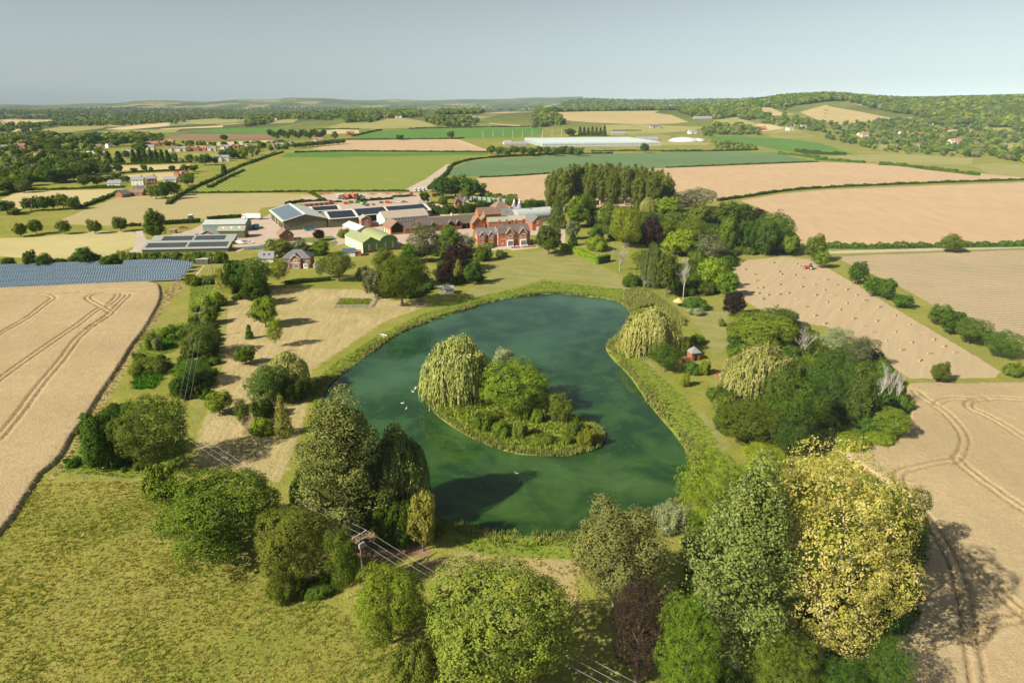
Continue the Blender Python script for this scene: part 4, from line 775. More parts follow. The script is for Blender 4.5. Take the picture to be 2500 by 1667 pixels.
HOUSES = [
(-785.2,1193.9,6.7, 'white', 'slate', 1.05,2, 'white gabled cottage among the left village trees', None),
(-688.4,1080.3,20.8, 'cream', 'browntile', 0.07,2, 'long brown-roofed bungalow among the left village trees', None),
(-706.7,1143.9,9.2, 'cream', 'browntile', 0.0,2, 'small brown-roofed house right of the long bungalow', None),
(-671.1,1137.6,18.2, 'cream', 'browntile', 0.05,2, 'brown-roofed house left of the white gabled village house', None),
(-672.5,1186.2,7.6, 'white', 'slate', 1.22,2, 'white gabled house in the middle of the left village', None),
(-652.2,1005.0,17.7, 'brick', 'redtile', 0.03,2, 'red-roofed bungalow at the front of the left village', None),
(-640.1,1011.6,13.0, 'white', 'white', 0.03,2, 'white chalet right of the red-roofed bungalow', None),
(-614.5,1033.1,18.2, 'white', 'white', 0.05,2, 'white caravan-like chalet before the conifers', None),
(-605.4,1041.9,10.0, 'white', 'white', 0.05,2, 'small white chalet before the conifers', None),
(-577.3,1056.7,11.9, 'white', 'slate', 0.05,2, 'white house right of the dark conifers', None),
(-621.7,874.1,16.9, 'white', 'slate', 0.03,2, 'long pale chalet at the left edge', None),
(-620.4,1222.4,17.6, 'brick', 'redtile', 0.35,2, 'red brick house at the left end of the village row', None),
(-620.0,1251.7,14.0, 'brick', 'browntile', 0.09,2, 'brown-roofed house behind the village row', None),
(-589.0,1149.5,14.7, 'cream', 'slate', 0.09,2, 'grey-roofed house above the conifer belt', None),
(-623.9,1289.4,16.5, 'brick', 'redtile', 0.09,2, 'red-roofed house at the back of the village row', None),
(-537.7,1120.2,12.6, 'cream', 'browntile', 0.17,2, 'first house of the village front row', None),
(-524.9,1121.6,13.5, 'cream', 'slate', 0.17,2, 'second house of the village front row, grey roofed', None),
(-514.5,1134.7,12.7, 'brick', 'browntile', 0.17,2, 'third house of the village front row', None),
(-499.8,1136.4,16.4, 'brick', 'redtile', 0.17,2, 'fourth house of the village front row, red roofed', None),
(-483.3,1138.1,12.8, 'cream', 'slate', 0.17,2, 'fifth house of the village front row', None),
(-471.9,1164.7,14.9, 'white', 'slate', 0.17,2, 'sixth house of the village front row', None),
(-465.7,1192.2,11.4, 'brick', 'browntile', 0.09,2, 'seventh house of the village front row', None),
(-450.6,1208.2,13.5, 'cream', 'slate', 0.09,2, 'eighth house of the village front row', None),
(-435.1,1224.9,11.7, 'brick', 'redtile', 0.09,2, 'ninth house of the village front row, by the copse', None),
(-1063.3,1521.2,29.1, 'white', 'white', 0.03,2, 'long white industrial shed in the far left trees', None),
(-953.8,1804.0,22.9, 'cream', 'slate', 0.09,2, 'grey farm buildings at the edge of the left fields', None),
(-804.8,1118.5,12.5, 'cream', 'slate', 0.14,2, 'grey-roofed house at the left picture edge', None),
(-795.2,1142.6,16.5, 'brick', 'browntile', 0.14,2, 'brown-roofed house near the left picture edge', None),
(-749.7,1072.7,18.9, 'brick', 'browntile', 0.05,2, 'low brown bungalow near the left picture edge', None),
(-827.3,2412.8,17.2, 'white', 'redtile', 1.05,2, 'white gabled house in the far wood', None),
(-806.3,2436.6,15.4, 'cream', 'slate', 0.0,2, 'small house right of the white gabled far house', None),
(-382.3,1401.1,20.1, 'white', 'redtile', 0.26,2, 'white-gabled red-roofed house by the pale field hedge', None),
(-375.7,1657.6,18.4, 'brick', 'redtile', 0.26,2, 'red-roofed house by the dark green field corner', None),
(-411.6,2237.9,21.3, 'white', 'browntile', 0.09,2, 'large white house on the hilltop', None),
(-390.7,2229.1,14.1, 'brick', 'browntile', 0.09,2, 'brick house beside the large white hilltop house', None),
(-349.3,2211.5,21.0, 'white', 'browntile', 0.09,2, 'white house at the right on the hilltop', None),
(-440.1,1201.2,15.4, 'cream', 'browntile', 0.09,2, 'tenth house of the village row, after the copse', None),
(-431.1,1219.6,11.7, 'brick', 'browntile', 0.09,2, 'eleventh house of the village row', None),
(-417.2,1221.5,13.7, 'cream', 'browntile', 0.09,2, 'twelfth house of the village row', None),
(-405.0,1235.2,13.8, 'brick', 'slate', 0.09,2, 'thirteenth house of the village row', None),
(-397.2,1261.2,14.1, 'cream', 'slate', 0.09,2, 'last house of the village row at the hedge', None),
(637.6,1634.4,15.6, 'white', 'slate', 0.17,2, 'white house under the right hill, left', None),
(664.5,1682.1,6.7, 'white', 'slate', 1.22,2, 'white gable house behind the white house under the right hill', None),
(678.8,1661.1,13.2, 'cream', 'browntile', 0.09,2, 'cream house right of the white gable house under the hill', None),
(697.3,1528.5,31.6, 'cream', 'browntile', 0.09,2, 'long low cream house under the right hill', None),
(737.7,1491.4,21.4, 'white', 'redtile', 0.17,2, 'orange-roofed house under the right hill', None),
(822.4,1491.2,19.0, 'white', 'redtile', 0.09,2, 'red-roofed house left of the white gable, right village', None),
(833.8,1479.6,11.8, 'white', 'slate', 1.22,2, 'white gabled house in the right village', None),
(844.7,1474.1,11.7, 'brick', 'redtile', 0.09,2, 'brick house right of the white gabled house, right village', None),
(819.9,1309.2,20.9, 'white', 'redtile', 0.09,2, 'red-roofed white house deep in the right wood', None),
(964.8,1726.9,17.8, 'slatew', 'slate', 0.09,2, 'grey barn at the foot of the right hill', None),
(950.2,1637.1,15.6, 'brick', 'browntile', 0.17,2, 'brown-roofed house below the grey barn on the right', None),
(954.6,1622.3,6.4, 'white', 'slate', 1.22,2, 'small white gable below the grey barn on the right', None),
(581.8,1660.1,21.1, 'brick', 'redtile', 0.17,2, 'orange-roofed house by the right green field', None),
(1252.2,2460.7,15.6, 'cream', 'browntile', 0.09,2, 'house on the right hilltop', None),
(1192.3,2417.5,11.5, 'white', 'slate', 0.09,2, 'white house on the right hilltop', None),
(354.0,1761.4,25.2, 'slatew', 'purple', 0.09,2, 'purple-roofed crematorium in the cemetery', None),
(516.8,1940.4,49.2, 'slatew', 'slate', 0.05,2, 'long low farm building on the far slope', None),
(577.9,2018.1,16.0, 'white', 'browntile', 0.09,2, 'white house on the far slope', None),
(643.1,2019.7,22.4, 'cream', 'browntile', 0.09,2, 'cream house at the top of the far slope', None),
(416.7,1641.5,18.3, 'white', 'slate', 0.17,2, 'white cottage left of the copse by the green field', None),
(534.6,1678.6,13.3, 'cream', 'slate', 0.09,2, 'house right of the copse by the green field', None),
(859.6,4649.6,21.9, 'cream', 'redtile', 1.05,2, 'tiny red-roofed house on the far ridge', None),
(287.4,1511.3,45.7, 'cream', 'slate', 0.03,2, 'long brown works building right of the glasshouse', None),
(244.7,1640.8,31.3, 'slatew', 'slate', 0.03,2, 'low works building behind the glasshouse', None),
(298.8,1495.8,19.1, 'slatew', 'slate', 0.03,2, 'small dark works building right of the glasshouse', None),
(7.3,1345.0,42.9, 'slatew', 'slate', 0.14,2, 'packing shed at the left of the glasshouse', None),
(-6.9,1389.3,15.5, 'white', 'white', 0.52,2, 'white works block at the left of the glasshouse', None),
(-377.0,658.7,11.8, 'white', 'slate', 0.09,2, 'white barn with grey roof beside the lane hedge', None),
(-359.4,668.0,10.9, 'white', 'slate', 0.14,2, 'white farmhouse on the lane', None),
(-351.6,679.6,8.3, 'brick', 'slate', 0.35,2, 'tall red brick farmhouse on the lane', None),
(-323.3,580.9,9.5, 'brick', 'slate', 1.31,2, 'dark-gabled brick barn by the hay field', None),
(-319.5,588.2,11.5, 'brick', 'browntile', 0.09,2, 'brick house joined behind the dark-gabled barn', None),
(-325.6,611.4,8.0, 'brick', 'slate', 1.05,2, 'slate-roofed house behind the dark-gabled barn', None),
(-340.0,692.6,12.4, 'cream', 'slate', 0.05,2, 'long low grey shed beside the brick farmhouse', None),
(-342.4,730.1,13.0, 'brick', 'redtile', 1.05,2, 'red-roofed brick house by the crop rows', None),
(-389.0,947.6,15.2, 'white', 'slate', 0.26,2, 'white house under the clipped dark trees', None),
]
WOODS = [
([(-1098.0,1525.6),(-1212.3,1745.0),(-1194.8,1825.0),(-990.7,1604.2),(-939.1,1805.9),(-815.6,1658.5),(-682.8,1390.3),(-675.7,1306.6),(-729.3,1261.7),(-786.1,1193.8),(-823.5,1138.9)],28,9, 'tree belt above the left village'),
([(-1893.1,2647.0),(-2013.4,2982.9),(-2060.4,3198.0),(-1830.2,3201.4),(-1808.2,3798.5),(-2055.1,4980.7),(-2201.9,6454.1),(-910.3,2660.1),(-1008.5,2672.0),(-1431.0,3460.5),(-1422.8,3138.7),(-1282.4,2685.8),(-1275.8,2391.5),(-1350.1,2389.1),(-1452.6,2316.8),(-1375.6,2091.0),(-1266.9,1908.9),(-1288.8,1794.5)],46,10, 'wide woodland behind the left fields'),
([(-672.6,924.2),(-651.3,959.5),(-612.8,998.4),(-522.7,911.3),(-459.7,778.0),(-462.3,708.2),(-452.6,658.7),(-437.5,592.0)],26,10, 'wood mass left of the lane fields'),
([(-794.9,1098.1),(-672.6,1161.1),(-561.1,963.6),(-661.3,908.2)],34,8, 'scattered trees round the left village'),
([(-522.3,1003.2),(-470.3,1057.6),(-441.9,1093.3),(-434.7,1196.2),(-398.5,1145.9),(-367.4,1006.8),(-392.2,929.3),(-443.7,911.6)],30,7, 'garden trees below the village row'),
([(-628.4,1281.7),(-487.6,1409.7),(-435.2,1255.1),(-569.1,1177.4)],34,7, 'garden trees behind the village row'),
([(-491.7,1310.4),(-419.5,1361.9),(-371.8,1203.6),(-412.6,1095.0)],26,7, 'garden trees round the end of the village row'),
([(-2336.5,6322.0),(-2197.3,6818.0),(-1906.9,6931.9),(-647.4,2759.4),(-555.0,2361.0),(-567.4,2230.7),(-715.7,2411.0),(-791.8,2445.6),(-768.1,2269.0),(-808.0,2170.2)],34,12, 'far woodland left of the hilltop houses'),
([(-526.1,2235.8),(-1558.7,7344.4),(-1319.3,7997.5),(-769.2,6105.3),(-277.9,2171.0),(-333.0,2219.9),(-383.2,2205.8),(-406.9,2057.8),(-484.1,2082.1)],20,12, 'wood round the hilltop houses'),
([(-257.0,2056.1),(-203.1,2140.4),(-128.1,2071.3),(-90.1,1954.2),(-97.2,1849.8),(-162.6,1861.7),(-216.2,1920.3)],22,11, 'copse right of the grassy hill'),
([(71.7,2349.5),(235.0,5005.3),(126.7,2308.4),(133.4,2018.6),(136.6,1882.4),(108.4,1807.2),(77.1,1810.9),(51.8,1637.8),(52.8,1813.9)],22,12, 'tree avenue beside the tan fields'),
([(431.1,1657.4),(517.8,1800.1),(550.1,1766.0),(577.7,1679.2),(546.0,1583.1),(435.0,1592.1)],24,10, 'copse beside the right green field'),
([(408.7,1458.0),(434.9,1421.3),(460.8,1329.3),(419.4,1207.7),(341.7,1173.7)],20,5, 'scrub right of the glasshouse'),
([(659.3,1928.7),(736.7,1871.6),(731.9,1791.3),(761.6,1677.3),(862.3,1722.5),(945.3,1752.3),(1000.3,1728.0),(1048.4,1652.1),(1131.2,1584.7),(1181.4,1536.5),(717.8,915.6),(673.4,925.2),(663.0,1014.4),(612.3,1100.8),(609.3,1201.3),(650.2,1326.5),(656.3,1488.7),(697.3,1556.9),(677.9,1600.3),(644.0,1680.3),(633.7,1749.8),(613.9,1789.9)],26,8, 'valley wood round the right village'),
([(-231.7,2318.5),(-107.9,2357.5),(77.3,2378.7),(129.3,2556.7),(-72.5,2619.0),(-263.4,2486.1)],17,13, 'wood on the ridge above the tan field'),
([(-69.2,2499.0),(229.0,2469.4),(366.3,2493.2),(383.7,2612.0),(-73.6,2659.0)],20,13, 'dark wood on the near ridge'),
([(225.3,2429.6),(463.3,2375.2),(708.5,2334.9),(768.6,2483.8),(236.3,2549.1)],20,11, 'tree line on the crest above the straw field'),
([(506.8,2192.2),(507.0,1986.3),(606.9,1853.1),(720.9,1919.0),(842.6,2140.1),(836.2,2419.6),(623.3,2441.7)],16,12, 'woodland right of the straw field'),
([(667.8,2200.9),(713.1,2028.3),(849.1,2062.0),(963.1,2121.6),(1092.7,2315.1),(932.0,2480.7),(743.3,2449.7)],14,14, 'hill wood left of the slope field'),
([(983.8,2167.2),(978.2,1948.2),(1004.8,1786.9),(990.0,1621.7),(1025.6,1515.6),(1152.3,1382.9),(1328.3,1358.5),(1852.6,1894.8),(1502.0,2219.6),(1103.2,2398.4)],17,13, 'great hill wood on the right'),
([(294.4,4289.9),(1263.6,4005.4),(1910.9,3852.0),(2488.7,5016.6),(390.3,5686.6)],40,14, 'blue wooded ridge beyond the near hill'),
([(-1889.0,2200.3),(-1185.2,2536.8),(-704.5,2813.1),(-326.6,3082.7),(146.9,3296.7),(222.5,4995.0),(-1703.7,4913.0),(-3257.0,3793.7)],85,11, 'far-off trees across the hazy plain, nearer part'),
([(-3257.0,3793.7),(-1703.7,4913.0),(222.5,4995.0),(378.3,8491.6),(-5536.8,6449.3)],95,13, 'far-off trees across the hazy plain, farther part'),
]
BALES = [
(129.3,331.3),
(128.6,323.7),
(139.7,328.8),
(139.7,324.6),
(141.5,320.8),
(125.0,312.2),
(124.5,308.1),
(110.7,317.3),
(112.0,307.3),
(108.9,295.8),
(131.6,301.0),
(116.7,289.0),
(129.9,306.2),
(104.6,283.5),
(107.3,283.7),
(102.5,274.5),
(105.5,271.9),
(101.3,265.6),
(101.5,256.6),
(103.6,257.1),
(110.7,273.0),
(115.1,275.1),
(124.8,284.9),
(115.0,266.0),
(131.9,289.0),
(125.3,271.9),
(141.1,297.6),
(132.3,280.1),
(141.3,288.2),
(125.4,261.5),
(132.5,271.2),
(142.2,280.7),
(132.4,259.9),
(114.3,254.6),
(113.0,243.1),
(112.4,233.4),
(125.6,250.9),
(125.8,239.6),
(142.0,271.9),
(133.0,250.9),
(125.2,230.5),
(141.8,263.9),
(132.6,236.7),
(142.4,254.1),
(124.8,223.7),
(124.6,214.9),
(142.5,243.1),
(132.6,224.3),
(142.2,232.6),
(132.2,213.1),
(125.3,205.9),
(141.5,222.8),
(141.2,215.9),
(132.1,202.5),
(125.5,196.3),
(140.8,209.4),
(140.7,203.4),
]
ENC = [(-69.4, 253.8), (-54.9, 253.8), (-55.1, 266.3), (-70.1, 266.8)]
SOLAR = [((-232.3, 278.2), (-147.0, 295.8)), ((-238.7, 286.5), (-148.6, 303.1)), ((-244.5, 294.1), (-150.5, 311.2)), ((-250.6, 302.2), (-152.7, 319.5)), ((-257.6, 311.2), (-158.5, 328.2))]
FENCE = [(-148.5, 295.1), (-142.0, 274.0), (-135.7, 252.7), (-128.0, 227.0), (-124.8, 212.4), (-120.5, 196.9), (-115.4, 182.2), (-107.5, 164.0), (-107.7, 155.6), (-106.9, 148.7), (-104.1, 138.9), (-100.5, 130.7), (-103.1, 134.7), (-97.8, 129.0), (-90.6, 126.5), (-79.2, 125.0), (-72.6, 124.1)]
POLES = [(-136.1, 303.3), (-103.9, 217.3), (-71.7, 132.5), (-24.7, 94.0)]
MEADOW = [(-94.4, 107.1), (-95.5, 113.5), (-98.9, 124.3), (-89.2, 125.5), (-70.5, 124.7), (-62.7, 113.5), (-54.2, 101.3), (-41.4, 93.3), (-28.6, 88.1), (-17.5, 79.0), (-12.9, 72.8), (-10.0, 67.7), (-73.3, 67.7), (-94.5, 92.2)]
MARSH = [[(-119.3, 218.0), (-117.2, 224.7), (-113.0, 224.0), (-110.9, 215.2), (-111.2, 207.0), (-114.0, 206.3)], [(-110.1, 184.4), (-109.4, 191.0), (-104.3, 189.9), (-100.9, 181.2), (-100.1, 174.1), (-104.3, 173.2)], [(-104.1, 160.5), (-101.0, 164.9), (-98.0, 160.5), (-96.6, 153.2), (-101.4, 155.6)]]
REEDP = [[(46.2, 275.0), (53.6, 280.6), (57.7, 277.2), (59.0, 266.4), (61.6, 252.6), (62.6, 236.6), (61.1, 230.1), (58.8, 233.3), (58.3, 247.0), (55.9, 256.4), (48.7, 252.6), (44.8, 258.3)]]
PATHS = [[(39.2, 203.0), (41.8, 203.0), (44.8, 173.1), (42.1, 173.1)], [(47.4, 159.7), (49.0, 160.5), (50.6, 140.9), (48.0, 138.5)], [(61.5, 262.3), (66.1, 248.9), (65.6, 219.4), (63.1, 201.7), (69.1, 205.6), (76.9, 226.9), (82.0, 248.9), (76.6, 258.3)], [(-115.9, 262.5), (-114.8, 266.6), (-102.3, 233.4), (-96.5, 215.2), (-89.4, 193.3), (-83.9, 172.2), (-78.6, 154.8), (-80.7, 155.6), (-87.1, 177.1), (-91.7, 195.7), (-99.3, 221.0)], [(-11.7, 102.5), (-0.9, 100.0), (10.1, 99.5), (9.7, 94.9), (-2.3, 96.3), (-9.9, 98.6)]]
UNDER = [
([(54.5,432.3),(81.1,471.0),(114.0,489.6),(138.6,471.0),(163.4,459.3),(163.6,394.9),(150.6,355.9),(115.4,348.9),(102.5,317.6),(87.5,277.2),(73.6,268.5),(66.1,272.8),(64.0,291.2),(92.5,335.7),(82.3,363.1),(73.1,374.4),(56.2,386.4)],3.2,4.5, 'dark undergrowth beneath the manor wood'),
([(75.4,221.0),(98.7,227.0),(102.2,212.4),(111.3,189.9),(101.5,160.5),(89.5,150.9),(74.5,140.2),(58.4,140.2),(50.2,147.2),(56.8,167.6),(64.7,177.1)],2.6,4.0, 'dark undergrowth beneath the east thicket'),
([(33.1,106.5),(48.7,128.2),(69.6,121.3),(69.0,97.7),(51.5,72.8),(21.7,72.8),(26.2,87.1)],2.2,3.2, 'shaded undergrowth beneath the golden tree and poplar'),
([(-44.5,123.0),(-33.4,121.3),(-16.5,113.5),(-13.9,105.2),(-25.2,106.5),(-40.0,113.5)],2.2,2.6, 'undergrowth at the foot of the left bank trees'),
([(-125.7,292.1),(-113.1,299.9),(-97.1,264.1),(-111.1,264.1)],2.5,2.6, 'undergrowth beneath the clump by the golden hedge'),
([(-63.6,298.6),(-39.8,298.6),(-31.6,279.3),(-40.4,266.3),(-53.2,268.4)],2.6,2.8, 'undergrowth beneath the massive oak'),
([(-54.0,352.3),(-35.6,343.4),(-34.5,304.5),(-25.9,288.6),(-13.3,293.7),(-18.7,334.9),(-37.2,359.8),(-60.8,371.5)],2.6,2.8, 'undergrowth in the manor garden thicket'),
([(-122.8,256.6),(-115.2,256.6),(-91.9,199.3),(-81.2,167.6),(-91.3,167.6),(-104.3,201.8),(-114.8,233.4)],2.3,2.2, 'scrub along the foot of the overhead line'),
([(-108.2,156.4),(-102.1,164.9),(-87.2,136.9),(-99.8,140.2)],2.2,2.0, 'bramble scrub left of the large dark olive tree'),
([(-100.8,134.7),(-85.0,136.1),(-80.0,130.2),(-87.6,129.0),(-98.1,131.5)],2.0,1.4, 'dark low brambles at the meadow top'),
([(-119.3,199.3),(-107.5,199.3),(-102.4,187.6),(-110.2,187.6)],2.2,1.6, 'grey scrub round the lower hollow'),
]
GROUP_LABEL = {'poplar row behind the manor': 'tall poplar in the row beside the big harvest field', 'front poplars of the row': 'tall poplar in the front of the row beside the harvest field', 'bushes below the twin solar sheds': 'bush in the hedge line below the twin solar sheds', 'conifer belt below the village': 'dark conifer in the belt below the village houses', 'wood left of the lane fields': 'broadleaf tree in the wood left of the lane fields', 'trees among the left village houses': 'garden tree among the village houses on the left', 'trees between the village row houses': 'small tree between the houses of the village row', 'hedge trees left of the pale field': 'small tree in the hedge left of the pale field', 'copse beside the ploughed field': 'dark tree in the copse beside the ploughed field', 'trees screening the glasshouse': 'bushy tree in the screen before the glasshouse', 'conifer belt behind the glasshouse': 'dark conifer in the short belt behind the glasshouse'}

# ------------------------------------------------------------------ materials
MATS = {}


def nmat(name):
    m = bpy.data.materials.new(name)
    m.use_nodes = True
    nt = m.node_tree
    nt.nodes.clear()
    out = nt.nodes.new('ShaderNodeOutputMaterial')
    return m, nt, out


def N(nt, t, **kw):
    n = nt.nodes.new('ShaderNode' + t)
    for k, v in kw.items():
        setattr(n, k, v)
    return n


def mixc(nt, fac, a, b, blend='MIX'):
    n = nt.nodes.new('ShaderNodeMix')
    n.data_type = 'RGBA'
    n.blend_type = blend
    n.clamp_factor = True
    for sock, v in ((n.inputs[0], fac), (n.inputs[6], a), (n.inputs[7], b)):
        if isinstance(v, bpy.types.NodeSocket):
            nt.links.new(v, sock)
        elif isinstance(v, (int, float)):
            sock.default_value = v
        else:
            sock.default_value = (*v, 1)
    return n.outputs[2]


def math_(nt, op, a, b=None):
    n = nt.nodes.new('ShaderNodeMath')
    n.operation = op
    for i, v in enumerate((a, b)):
        if v is None:
            continue
        if isinstance(v, bpy.types.NodeSocket):
            nt.links.new(v, n.inputs[i])
        else:
            n.inputs[i].default_value = v
    return n.outputs[0]


def coords(nt):
    return N(nt, 'NewGeometry').outputs['Position']


def noise(nt, scale, detail=3, rough=.55, vec=None, sx=None, rot=0, dist=0):
    n = N(nt, 'TexNoise')
    n.inputs['Scale'].default_value = scale
    n.inputs['Detail'].default_value = detail
    n.inputs['Roughness'].default_value = rough
    n.inputs['Distortion'].default_value = dist
    v = vec or coords(nt)
    if sx or rot:
        r = N(nt, 'Mapping')
        r.inputs['Rotation'].default_value = (0, 0, rot)
        nt.links.new(v, r.inputs['Vector'])
        v = r.outputs[0]
        if sx:
            m = N(nt, 'Mapping')
            m.inputs['Scale'].default_value = sx
            nt.links.new(v, m.inputs['Vector'])
            v = m.outputs[0]
    nt.links.new(v, n.inputs['Vector'])
    return n.outputs['Fac']


def ramp(nt, fac, lo, hi):
    n = N(nt, 'MapRange')
    n.inputs[1].default_value = lo
    n.inputs[2].default_value = hi
    nt.links.new(fac, n.inputs[0])
    return n.outputs[0]


def finish(nt, out, color, rough=.9, bumpf=None, bstr=.3, bdist=.2, spec=.2, metallic=0.0):
    p = N(nt, 'BsdfPrincipled')
    if isinstance(color, bpy.types.NodeSocket):
        nt.links.new(color, p.inputs['Base Color'])
    else:
        p.inputs['Base Color'].default_value = (*color, 1)
    if isinstance(rough, bpy.types.NodeSocket):
        nt.links.new(rough, p.inputs['Roughness'])
    else:
        p.inputs['Roughness'].default_value = rough
    p.inputs['Specular IOR Level'].default_value = spec
    p.inputs['Metallic'].default_value = metallic
    if bumpf is not None:
        b = N(nt, 'Bump')
        b.inputs['Strength'].default_value = bstr
        b.inputs['Distance'].default_value = bdist
        nt.links.new(bumpf, b.inputs['Height'])
        nt.links.new(b.outputs[0], p.inputs['Normal'])
    nt.links.new(p.outputs[0], out.inputs[0])
    return p


def plain(name, col, rough=.7, var=.18, scale=1.5, spec=.3, metallic=0.0):
    """painted or built surface: its colour with grain and weathering"""
    if name in MATS:
        return MATS[name]
    m, nt, out = nmat(name)
    f = noise(nt, scale, 4)
    f2 = noise(nt, scale * .18, 2)
    c = mixc(nt, ramp(nt, f, .3, .7), [v * (1 - var) for v in col], [min(1, v * (1 + var)) for v in col])
    c = mixc(nt, math_(nt, 'MULTIPLY', ramp(nt, f2, .45, .75), .35), c, [v * .72 for v in col])
    finish(nt, out, c, rough, f, .15, .03, spec, metallic)
    MATS[name] = m
    return m


def ribbed(name, col, period=1.0, rough=.6, ang=0.0, spec=.3, var=.12):
    """corrugated or tiled sheet, ribs in object space"""
    if name in MATS:
        return MATS[name]
    m, nt, out = nmat(name)
    tc = N(nt, 'TexCoord').outputs['Object']
    w = N(nt, 'TexWave')
    w.inputs['Scale'].default_value = 1.0 / period
    w.inputs['Distortion'].default_value = .3
    mp = N(nt, 'Mapping')
    mp.inputs['Rotation'].default_value = (0, 0, ang)
    nt.links.new(tc, mp.inputs[0])
    nt.links.new(mp.outputs[0], w.inputs['Vector'])
    f = noise(nt, .7, 4, vec=tc)
    c = mixc(nt, ramp(nt, f, .3, .7), [v * (1 - var) for v in col], [min(1, v * (1 + var)) for v in col])
    c = mixc(nt, math_(nt, 'MULTIPLY', ramp(nt, noise(nt, 2.5, 3, vec=tc, sx=(.2, 1, 1)), .5, .8), .4), c, [v * .68 for v in col])
    finish(nt, out, c, rough, w.outputs['Fac'], .4, .05, spec)
    MATS[name] = m
    return m


def brickmat(name, col, mortar=(.42, .36, .30)):
    if name in MATS:
        return MATS[name]
    m, nt, out = nmat(name)
    tc = N(nt, 'TexCoord').outputs['Object']
    f = noise(nt, 5, 4, vec=tc)
    f2 = noise(nt, .5, 3, vec=tc)
    c = mixc(nt, ramp(nt, f, .3, .7), [v * .75 for v in col], [v * 1.2 for v in col])
    c = mixc(nt, math_(nt, 'MULTIPLY', ramp(nt, f2, .4, .7), .35), c, [v * .7 for v in col])
    sp = N(nt, 'SeparateXYZ')
    nt.links.new(tc, sp.inputs[0])
    course = math_(nt, 'FRACT', math_(nt, 'MULTIPLY', sp.outputs[2], 13.3))
    c = mixc(nt, math_(nt, 'MULTIPLY', math_(nt, 'LESS_THAN', course, .16), .45), c, mortar)
    finish(nt, out, c, .85, f, .2, .02, .2)
    MATS[name] = m
    return m


def leafmat(name, col, col2=None, transl=.22, var=.35, mixhi=.75):
    """foliage: each clump its own tint, each tree its own shade"""
    if name in MATS:
        return MATS[name]
    m, nt, out = nmat(name)
    at = N(nt, 'Attribute', attribute_name='tint').outputs['Fac']
    oi = N(nt, 'ObjectInfo').outputs['Random']
    col2 = col2 or (col[0] * 1.55, col[1] * 1.38, col[2] * 1.0)
    dark = [v * (1 - var) for v in col]
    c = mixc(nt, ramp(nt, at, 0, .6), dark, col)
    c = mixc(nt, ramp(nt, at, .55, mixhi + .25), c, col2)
    h = N(nt, 'HueSaturation')
    nt.links.new(c, h.inputs['Color'])
    mr = N(nt, 'MapRange'); mr.inputs[3].default_value = .485; mr.inputs[4].default_value = .512
    nt.links.new(oi, mr.inputs[0]); nt.links.new(mr.outputs[0], h.inputs['Hue'])
    mv = N(nt, 'MapRange'); mv.inputs[3].default_value = .8; mv.inputs[4].default_value = 1.2
    nt.links.new(math_(nt, 'FRACT', math_(nt, 'MULTIPLY', oi, 7.31)), mv.inputs[0]); nt.links.new(mv.outputs[0], h.inputs['Value'])
    d = N(nt, 'BsdfDiffuse')
    t = N(nt, 'BsdfTranslucent')
    mx = N(nt, 'MixShader')
    mx.inputs[0].default_value = transl
    nt.links.new(h.outputs[0], d.inputs[0])
    nt.links.new(mixc(nt, 1.0, h.outputs[0], (1.0, 1.05, .55), 'MULTIPLY'), t.inputs[0])
    nt.links.new(d.outputs[0], mx.inputs[1])
    nt.links.new(t.outputs[0], mx.inputs[2])
    nt.links.new(mx.outputs[0], out.inputs[0])
    MATS[name] = m
    return m


LEAF = {
    'mid': ((.066, .092, .017), None), 'midlight': ((.088, .122, .020), None), 'middark': ((.046, .082, .017), None),
    'dark': ((.038, .063, .012), None), 'darkblue': ((.036, .064, .017), None), 'olive': ((.090, .112, .028), None),
    'darkolive': ((.060, .080, .022), None), 'greyolive': ((.095, .108, .050), None), 'pale': ((.150, .175, .085), None),
    'bright': ((.080, .118, .016), None), 'lime': ((.125, .160, .020), None), 'limeolive': ((.118, .135, .022), None),
    'golden': ((.280, .270, .055), (.560, .480, .190)), 'golden2': ((.150, .160, .026), (.270, .250, .070)),
    'copper': ((.024, .014, .015), (.044, .026, .027)), 'willow': ((.185, .198, .052), (.265, .260, .090)),
    'willowdark': ((.080, .100, .025), (.170, .170, .055)), 'birch': ((.112, .128, .040), None),
    'poplar': ((.096, .118, .028), (.180, .190, .065)), 'poplar2': ((.125, .150, .034), (.205, .222, .068)),
    'poplard': ((.082, .098, .022), (.140, .150, .042)),
}
for k, (a, b) in LEAF.items():
    a = [v * 1.6 for v in a] if k in ('willow', 'willowdark', 'poplar', 'poplar2', 'birch', 'pale', 'greyolive', 'golden', 'golden2') else [a[0] * 1.72, a[1] * 1.80, a[2] * 1.2]
    b = b and [min(.72, v * (1.15 if k == 'golden' else 1.7)) for v in b]
    leafmat('leaf_' + k, a, b, transl=.36 if k == 'golden' else .13, var=.30, mixhi=.5 if k == 'golden' else .75)
    if k in ('middark', 'mid', 'limeolive', 'darkolive', 'olive', 'midlight', 'greyolive'):
        leafmat('leaf_wood_' + k, [v * 1.45 for v in a], None)
plain('bark', (.16, .125, .095), .9, .35, 3)
plain('bark_white', (.50, .465, .42), .85, .25, 4)
plain('bark_grey', (.40, .36, .31), .85, .25, 4)


